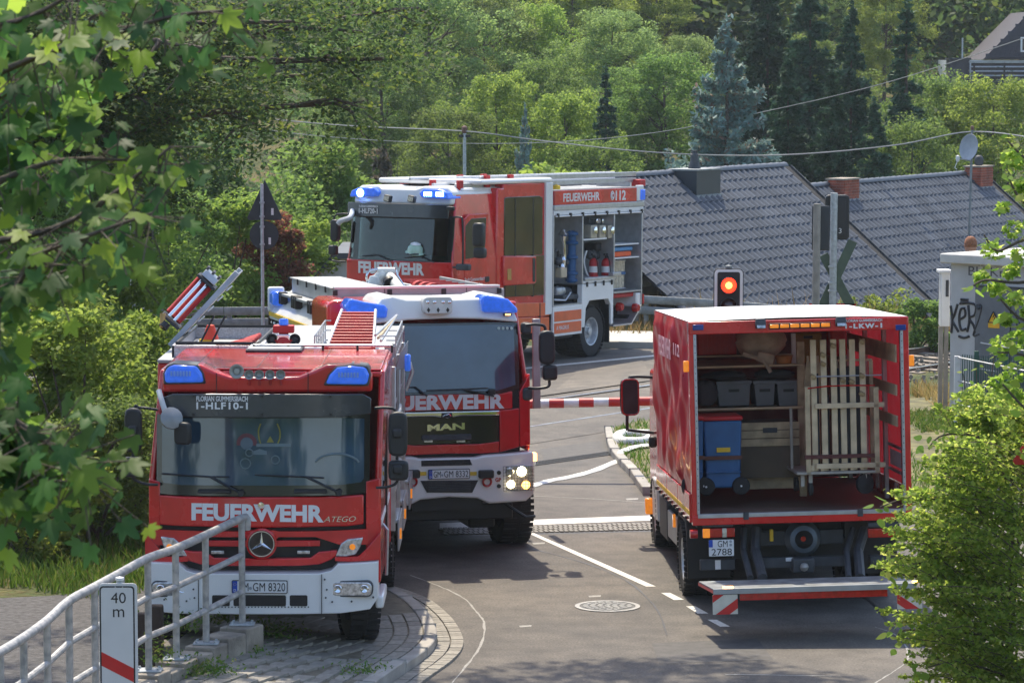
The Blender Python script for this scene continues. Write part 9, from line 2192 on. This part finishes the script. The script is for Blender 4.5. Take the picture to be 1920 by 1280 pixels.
GR = leaf_mat('grass_green', (0.055, 0.13, 0.02), (0.11, 0.20, 0.03), (0.22, 0.22, 0.07), trans=.3)
GD = leaf_mat('grass_dry', (0.24, 0.18, 0.06), (0.40, 0.31, 0.13), (0.10, 0.14, 0.03), trans=.3)
pts = []
while len(pts) < 26000:
 x = g.uniform(-9.5, -3.4); y = g.uniform(34.2, 47)
 if y < 35.8 + .4 * math.sin(x * 3) or (x > -3.9 and y < 39.5): continue
 if g.uniform() < .9: pts.append((x, y, -.03))
blades('left_grass', pts, .18, .02, GR, 51)
pts = [(g.uniform(-9, -3.6), g.uniform(41, 50), -.03) for _ in range(2600)]
blades('dry_grass', pts, .4, .02, GD, 52)
pts = []
for _ in range(9000):
 x = g.uniform(-12, 12); y = g.uniform(68.2, 72); pts.append((x, y, zt(x, y) - .02))
blades('dry_roadside_grass', pts, .3, .025, GD, 53)
pts = []
for _ in range(700): x = g.uniform(2.5, 9); y = g.uniform(70.6, 71.6); pts.append((x, y, zt(x, y)))
blades('tall_dry_stalks', pts[:260], .8, .02, GD, 54, .15)
pts = []
while len(pts) < 7000:
 x = g.uniform(1.5, 6); y = g.uniform(43, 54)
 if inside(Vector((x, y)), verge_poly): pts.append((x, y, .08))
blades('verge_grass', pts, .10, .02, GR, 55)
pts = [(g.uniform(7.2, 11), g.uniform(51.5, 57.5), -.03) for _ in range(9000)]
blades('trackside_grass', pts, .28, .02, GD, 56)
pts = [(g.uniform(6.5, 8.2), g.uniform(50.5, 53.5), -.02) for _ in range(4000)]
blades('low_weeds', pts, .18, .04, GR, 57)
def weed(px, py, z, h, n, label, seed, m=GR, spread=.14):
 p = G(px, py, z); g_ = np.random.default_rng(seed); C = np.stack([g_.normal(0, spread, n), g_.normal(0, spread, n), np.abs(g_.normal(0, h * .55, n))], 1)
 o = bpy.data.objects.new('weed', leaves_mesh('weed', C, .045, .4, .2, seed, m)); COL.objects.link(o); o.location = p; kind(o, 'stuff')
for i, (px, py, z, h, n, lab) in enumerate(((500, 1200, .2, .10, 420, 'tuft of weeds at the foot of the last concrete block'), (455, 1228, .25, .10, 420, 'weeds spilling onto the pavers beside the block wall'), (388, 1262, .3, .12, 500, 'broad patch of weeds beside the lower blocks'), (345, 1180, .5, .16, 260, 'thin weed growing behind the rail posts'), (415, 1165, .4, .20, 260, 'tall weed in front of the dark tyre'), (512, 1185, .15, .12, 260, 'leafy weed under the white bumper'), (678, 1258, .13, .07, 160, 'small weed in the kerb joint'), (300, 1240, .4, .20, 240, 'weed with yellow flowers behind the 40 m sign'), (560, 1200, .13, .05, 160, 'flat weed between the pavers'))):
 weed(px, py, z, h, n, lab, 60 + i)
# ------------------------------------------------------------------ maple branches close to the camera, upper left
def maple_leaf_mesh():
 out = []; lob = [(90, 1.0), (38, .88), (142, .88), (-12, .58), (192, .58)]
 pts = []
 seq = [(-90, .12), (-60, .34), (-30, .36), (-12, .60), (2, .52), (12, .44), (25, .66), (38, .90), (48, .70), (60, .50), (72, .68), (80, .84), (90, 1.02), (100, .84), (108, .68), (120, .50), (132, .70), (142, .90), (155, .66), (168, .44), (178, .52), (192, .60), (210, .36), (240, .34)]
 vs = [(0, 0, 0)]
 for a, r_ in seq: vs.append((math.cos(R(a)) * r_ * .5, (math.sin(R(a)) * r_ + .12) * .5, -.10 * (r_ ** 2) * abs(math.cos(R(a))) * .6 - .04 * r_))
 n = len(seq); fs = [(0, i + 1, (i + 1) % n + 1) for i in range(n)]
 me = MB().add(vs, fs).mesh('leaf', 180); return me
ML = leaf_mat('maple_leaf', (0.036, 0.095, 0.04), (0.085, 0.18, 0.035), (0.24, 0.38, 0.05), trans=.58, rough=.5)
MLM = maple_leaf_mesh(); MLM.materials.append(ML)
def maple():
 base = Vector((-4.6, 9.5, -.1)); e = empty('maple_tree', base); tag(e, 'near maple branches with large lobed leaves, upper left corner', 'tree')
 r2 = random.Random(12); tb = MB()
 br = [[(-250, 250, 11.5), (60, 110, 11.5), (190, 70, 11.5), (330, 30, 11.5), (440, 20, 11.5)],
   [(-250, 480, 11), (0, 450, 11), (120, 420, 11), (230, 350, 11), (320, 275, 11)],
   [(-200, 200, 12), (0, 180, 12), (110, 90, 12), (240, -30, 12)],
   [(-200, 620, 10.5), (0, 560, 10.5), (70, 480, 10.5), (170, 440, 10.5), (285, 400, 10.5)],
   [(-200, 720, 10), (-60, 750, 10), (30, 790, 10), (110, 850, 10), (165, 900, 10)],
   [(-150, 400, 11.5), (20, 330, 11.5), (120, 300, 11.5), (230, 300, 11.5)],
   [(-150, 60, 11), (30, 40, 11), (150, -20, 11)],
   [(-150, 720, 10.5), (-20, 760, 10.5), (50, 830, 10.5), (90, 900, 10.5)]]
 tb.tube([(0, 0, 0), (-.2, 0, 3.5), (-.4, .3, 8)], .16, 10, radii=[.2, .15, .08])
 spots = []
 for b in br:
  P = smooth3([W(*p) - base for p in b], 6); n = len(P); tb.tube([Vector((-.3, .1, P[0].z * .9))] + P, .02, 6, radii=[.03] + [.014 * (1 - .8 * i / n) + .002 for i in range(n)])
  for k in range(3, n):
   for _ in range(3): spots.append((P[k], r2))
 tb.build('branch', BARK, e, smooth=60)
 nl = 0; rest = MB(); vv = [v.co.copy() for v in MLM.vertices]; ff = [tuple(p.vertices) for p in MLM.polygons]; sm_ = MB()
 r2.shuffle(spots)
 for p, _ in spots:
  off = Vector((r2.gauss(0, .10), r2.gauss(0, .10), r2.gauss(-.06, .09))); q = p + off; s = r2.uniform(.10, .185)
  dirv = Vector((r2.gauss(0.25, .7), r2.gauss(-.2, .6), r2.gauss(-.7, .35))).normalized(); nr = Vector((r2.gauss(-.1, .5), r2.gauss(-.75, .4), r2.uniform(.15, 1))).normalized()
  yv = (dirv - nr * dirv.dot(nr)).normalized(); xv = yv.cross(nr); mm = Matrix((xv * s, yv * s, nr * s)).transposed()
  sm_.tube([p, q], .0025, 4, caps=False)
  if nl < 300:
   o = bpy.data.objects.new('leaf', MLM); COL.objects.link(o); o.parent = e; m4 = mm.to_4x4(); m4.translation = q; o.matrix_local = m4; nl += 1
  else: rest.add([mm @ v + q for v in vv], ff)
 if rest.v: kind(rest.build('leaves', ML, e, smooth=180), 'stuff')
 kind(sm_.build('leaf_stalks', BARK, e), 'stuff')
 g_ = np.random.default_rng(3); cl = []
 for px, py, Y_ in ((-40, 60, 12.5), (20, 150, 12.5), (-20, 260, 12.5), (30, 320, 12.5), (60, 400, 12.5), (-30, 500, 11.5), (40, 520, 11.5), (-40, 620, 11), (0, 820, 10.5), (40, 870, 10.5), (120, 200, 13), (-30, 880, 10.5)):
  cl.append(tuple(W(px, py, Y_) - base))
 C = clumped(1300, np.array(cl), .26, g_, .8); o = bpy.data.objects.new('inner_foliage', leaves_mesh('inner_foliage', C, .09, .8, .6, 5, ML)); COL.objects.link(o); o.parent = e; kind(o, 'stuff')
maple()
# ------------------------------------------------------------------ hedge and twigs at the lower right
LH = leaf_mat('hedge_leaf', (0.12, 0.23, 0.035), (0.25, 0.38, 0.06), (0.40, 0.46, 0.12), trans=.62)
def leaf_small_mesh():
 vs = [(0, 0, 0)]; seq = [(0, .02), (.22, .12), (.34, .30), (.30, .55), (.16, .80), (0, 1.0)]
 P = seq + [(-a, b) for a, b in reversed(seq[1:-1])]
 return MB().add([(x, y, -.25 * abs(x) - .15 * y * y) for x, y in P], [tuple(range(len(P)))]).mesh('leaf', 180)
HLM = leaf_small_mesh(); HLM.materials.append(LH)
def leafy(name, label, cat, base, clumps, n, leaf, branches, seed, nparts, crad, big=None, sprays=None):
 e = empty(name, base); tag(e, label, cat); g_ = np.random.default_rng(seed); r2 = random.Random(seed)
 C = clumped(n, np.array([tuple(Vector(c) - base) for c in clumps]), crad, g_, .85)
 tb = MB()
 if sprays:
  S = []
  for a, b in sprays:
   P = smooth3([W(*a) - base, (W(*a) + W(*b)) / 2 - base + Vector((0, 0, .08)), W(*b) - base], 5); tb.tube(P, .004, 4, caps=False)
   for i in range(110): t = r2.random() ** .8 * (len(P) - 1.01); q = P[int(t)].lerp(P[int(t) + 1], t % 1); w = .062 * (1.25 - t / len(P)); S.append((q.x + r2.gauss(0, w), q.y + r2.gauss(0, w), q.z + r2.gauss(0, w * .6)))
  C = np.concatenate([C, np.array(S)])
 o = bpy.data.objects.new('foliage', leaves_mesh('foliage', C, leaf, .62, .5, seed, LH, fold=.06)); COL.objects.link(o); o.parent = e; kind(o, 'stuff')
 for b in branches:
  P = smooth3([W(*p) - base for p in b], 5); k = len(P); tb.tube([Vector((P[0].x * .3, P[0].y * .3, 0))] + P, .01, 5, radii=[.018] + [.012 * (1 - .75 * i / k) + .002 for i in range(k)])
  for i in range(1, k):
   for _ in range(max(1, nparts // (len(branches) * k))):
    q = P[i] + Vector((r2.gauss(0, .05), r2.gauss(0, .05), r2.gauss(0, .05))); s = r2.uniform(.6, 1.35) * (big or leaf) * 1.1
    dv = Vector((r2.gauss(-.4, .6), r2.gauss(-.3, .6), r2.gauss(-.1, .5))).normalized(); nr = Vector((r2.gauss(0, .6), r2.gauss(-.5, .5), 1)).normalized(); yv = (dv - nr * dv.dot(nr)).normalized(); xv = yv.cross(nr)
    l = bpy.data.objects.new('leaf', HLM); COL.objects.link(l); l.parent = e; m4 = Matrix((xv * s, yv * s, nr * s)).transposed().to_4x4(); m4.translation = q; l.matrix_local = m4
 tb.build('branch', BARK, e, smooth=60)
cl = []
r3 = random.Random(77)
def edge(py): # left outline of the hedge in the photograph
 T2 = [(760, 1960), (790, 1900), (830, 1835), (880, 1780), (920, 1748), (960, 1712), (1010, 1722), (1060, 1704), (1120, 1728), (1180, 1730), (1240, 1762), (1300, 1775), (1400, 1790)]
 for a, b in zip(T2, T2[1:]):
  if a[0] <= py <= b[0]: return a[1] + (b[1] - a[1]) * (py - a[0]) / (b[0] - a[0])
 return 1900
for _ in range(300):
 py = r3.uniform(790, 1400); px = r3.uniform(edge(py) + 30, 2080); D_ = 28.3 + r3.uniform(-.3, .7); p = W(px, py, D_)
 if p.z > 0.0: cl.append(p)
HS = [((x_, 850, 28.4), (x_ + r3.uniform(-60, 30), r3.uniform(745, 800), 28.2)) for x_ in range(1800, 1960, 14)]
for _ in range(330):
 y_ = r3.uniform(790, 1330); x_ = min(1990, edge(min(y_, 1390)) + abs(r3.gauss(0, 130))); D_ = r3.uniform(27.4, 28.9)
 HS.append(((x_ + r3.uniform(40, 110), y_ + r3.uniform(0, 60), D_ + .1), (x_ - r3.uniform(0, 90), y_ - r3.uniform(0, 50), D_ - .2)))
leafy('hedge_bush', 'sprawling light green hedge bush in the lower right corner', 'bush', Vector((4.5, 29.0, 0)), cl, 9000, .052,
  [[(1900, 980, 28.6), (1800, 950, 28.2), (1720, 930, 28.0), (1650, 950, 27.9)], [(1900, 1060, 28.4), (1780, 1050, 28), (1690, 1060, 27.8)], [(1880, 1100, 28.2), (1760, 1085, 27.8), (1670, 1075, 27.6)], [(1900, 1190, 28.2), (1760, 1185, 27.8), (1700, 1180, 27.6), (1680, 1195, 27.6)],
  [(1920, 860, 28.4), (1840, 820, 28.2), (1770, 815, 28.1), (1740, 840, 28)], [(1900, 900, 28.2), (1830, 880, 28), (1760, 890, 27.9)], [(1900, 1270, 28), (1800, 1240, 27.7), (1740, 1250, 27.6)], [(1900, 1000, 28), (1820, 1010, 27.8), (1740, 1000, 27.7)]], 91, 290, .17, .085, HS)
cl = []
for px, py in ((1900, 300), (1880, 390), (1900, 430), (1860, 470), (1895, 510), (1870, 540), (1905, 560), (1840, 520), (1885, 600), (1910, 640), (1880, 650), (1900, 700), (1875, 720), (1905, 745), (1915, 480), (1915, 350), (1925, 590), (1930, 680)):
 cl.append(W(px, py, 20.5))
leafy('overhanging_branch', 'yellow green leafy branch hanging in at the right edge before the cabin', 'branch', Vector((4.6, 20.5, 0)), cl, 1150, .056,
  [[(1990, 300, 20.4), (1930, 300, 20.4), (1890, 265, 20.4)], [(1990, 440, 20.4), (1920, 450, 20.4), (1870, 470, 20.4), (1845, 440, 20.4)], [(1990, 520, 20.4), (1910, 530, 20.3), (1850, 525, 20.3), (1825, 535, 20.3)], [(1990, 600, 20.4), (1920, 600, 20.3), (1875, 560, 20.3)], [(1990, 720, 20.4), (1930, 670, 20.3), (1870, 660, 20.3)], [(1990, 780, 20.4), (1930, 770, 20.3), (1880, 720, 20.3)], [(1990, 400, 20.3), (1920, 380, 20.3), (1890, 330, 20.3)]], 92, 200, .07, .062)
cl = []
for _ in range(60):
 px = r3.uniform(1800, 1960); py = r3.uniform(740, 850); cl.append(W(px, py, 45 + r3.uniform(-1, 1)))
leafy('bramble', 'climbing green plants along the foot of the mesh fence', 'plant', Vector((7.2, 45, 0)), cl, 7000, .075, [[(1830, 800, 45), (1832, 740, 45), (1830, 680, 45)], [(1862, 790, 45), (1858, 720, 45), (1866, 660, 45)], [(1812, 820, 45), (1812, 750, 45), (1806, 700, 45)]], 93, 60, .22)
for i, (x, y, k, h, key) in enumerate(((-14, -12, 1.0, 8, 'dark'), (-6, -34, 1, 9.5, 'mid'), (19, -26, 1, 14.5, 'dark'), (28, -20, 1, 15, 'mid'), (5, -36, 1, 6.5, 'dark'), (13, -22, 1, 10, 'mid'), (-24, 6, 1, 13, 'dark'), (-30, 22, 1, 15, 'dark'), (-22, 30, 1, 12, 'mid'), (-38, -6, 1, 16, 'dark'), (-46, 14, 1, 17, 'mid'), (20, -8, 1, 12, 'dark'))):
 crown, trunk, hh = PROTO[key]; e = empty('tree', (x, y, -.1), (0, 0, i)); k = h / hh; e.scale = (k * 1.1, k * 1.1, k); tag(e, 'broadleaf tree standing behind the viewpoint, seen only as a reflection', 'tree', 'trees mirrored in the windscreens')
 for nm, me in (('crown', crown), ('trunk', trunk)): o = bpy.data.objects.new(nm, me); COL.objects.link(o); o.parent = e
def overhang():
 base = Vector((-8.6, 36.5, -.1)); e = empty('roadside_tree', base); tag(e, 'leafy roadside tree left of the picture whose high limb shades the near road', 'tree')
 tb = MB().tube(smooth3([(0, 0, -.2), (.3, -.2, 4), (1.5, -.6, 8), (4.5, -1.2, 9.8), (8.5, -1.6, 10.2)]), .2, 8, radii=[.28 * (1 - .85 * i / 20) for i in range(21)]); tb.build('trunk', BARK, e, smooth=60)
 g_ = np.random.default_rng(66); cl = [(g_.uniform(3.2, 10.6), g_.uniform(-3.6, .6), g_.uniform(9.2, 11)) for _ in range(34)] + [(g_.uniform(-2, 3), g_.uniform(-2, 2), g_.uniform(8, 12)) for _ in range(20)]
 o = bpy.data.objects.new('crown', leaves_mesh('crown', clumped(9000, np.array(cl), .62, g_, .6), .13, .6, .8, 6, LG)); COL.objects.link(o); o.parent = e
overhang()
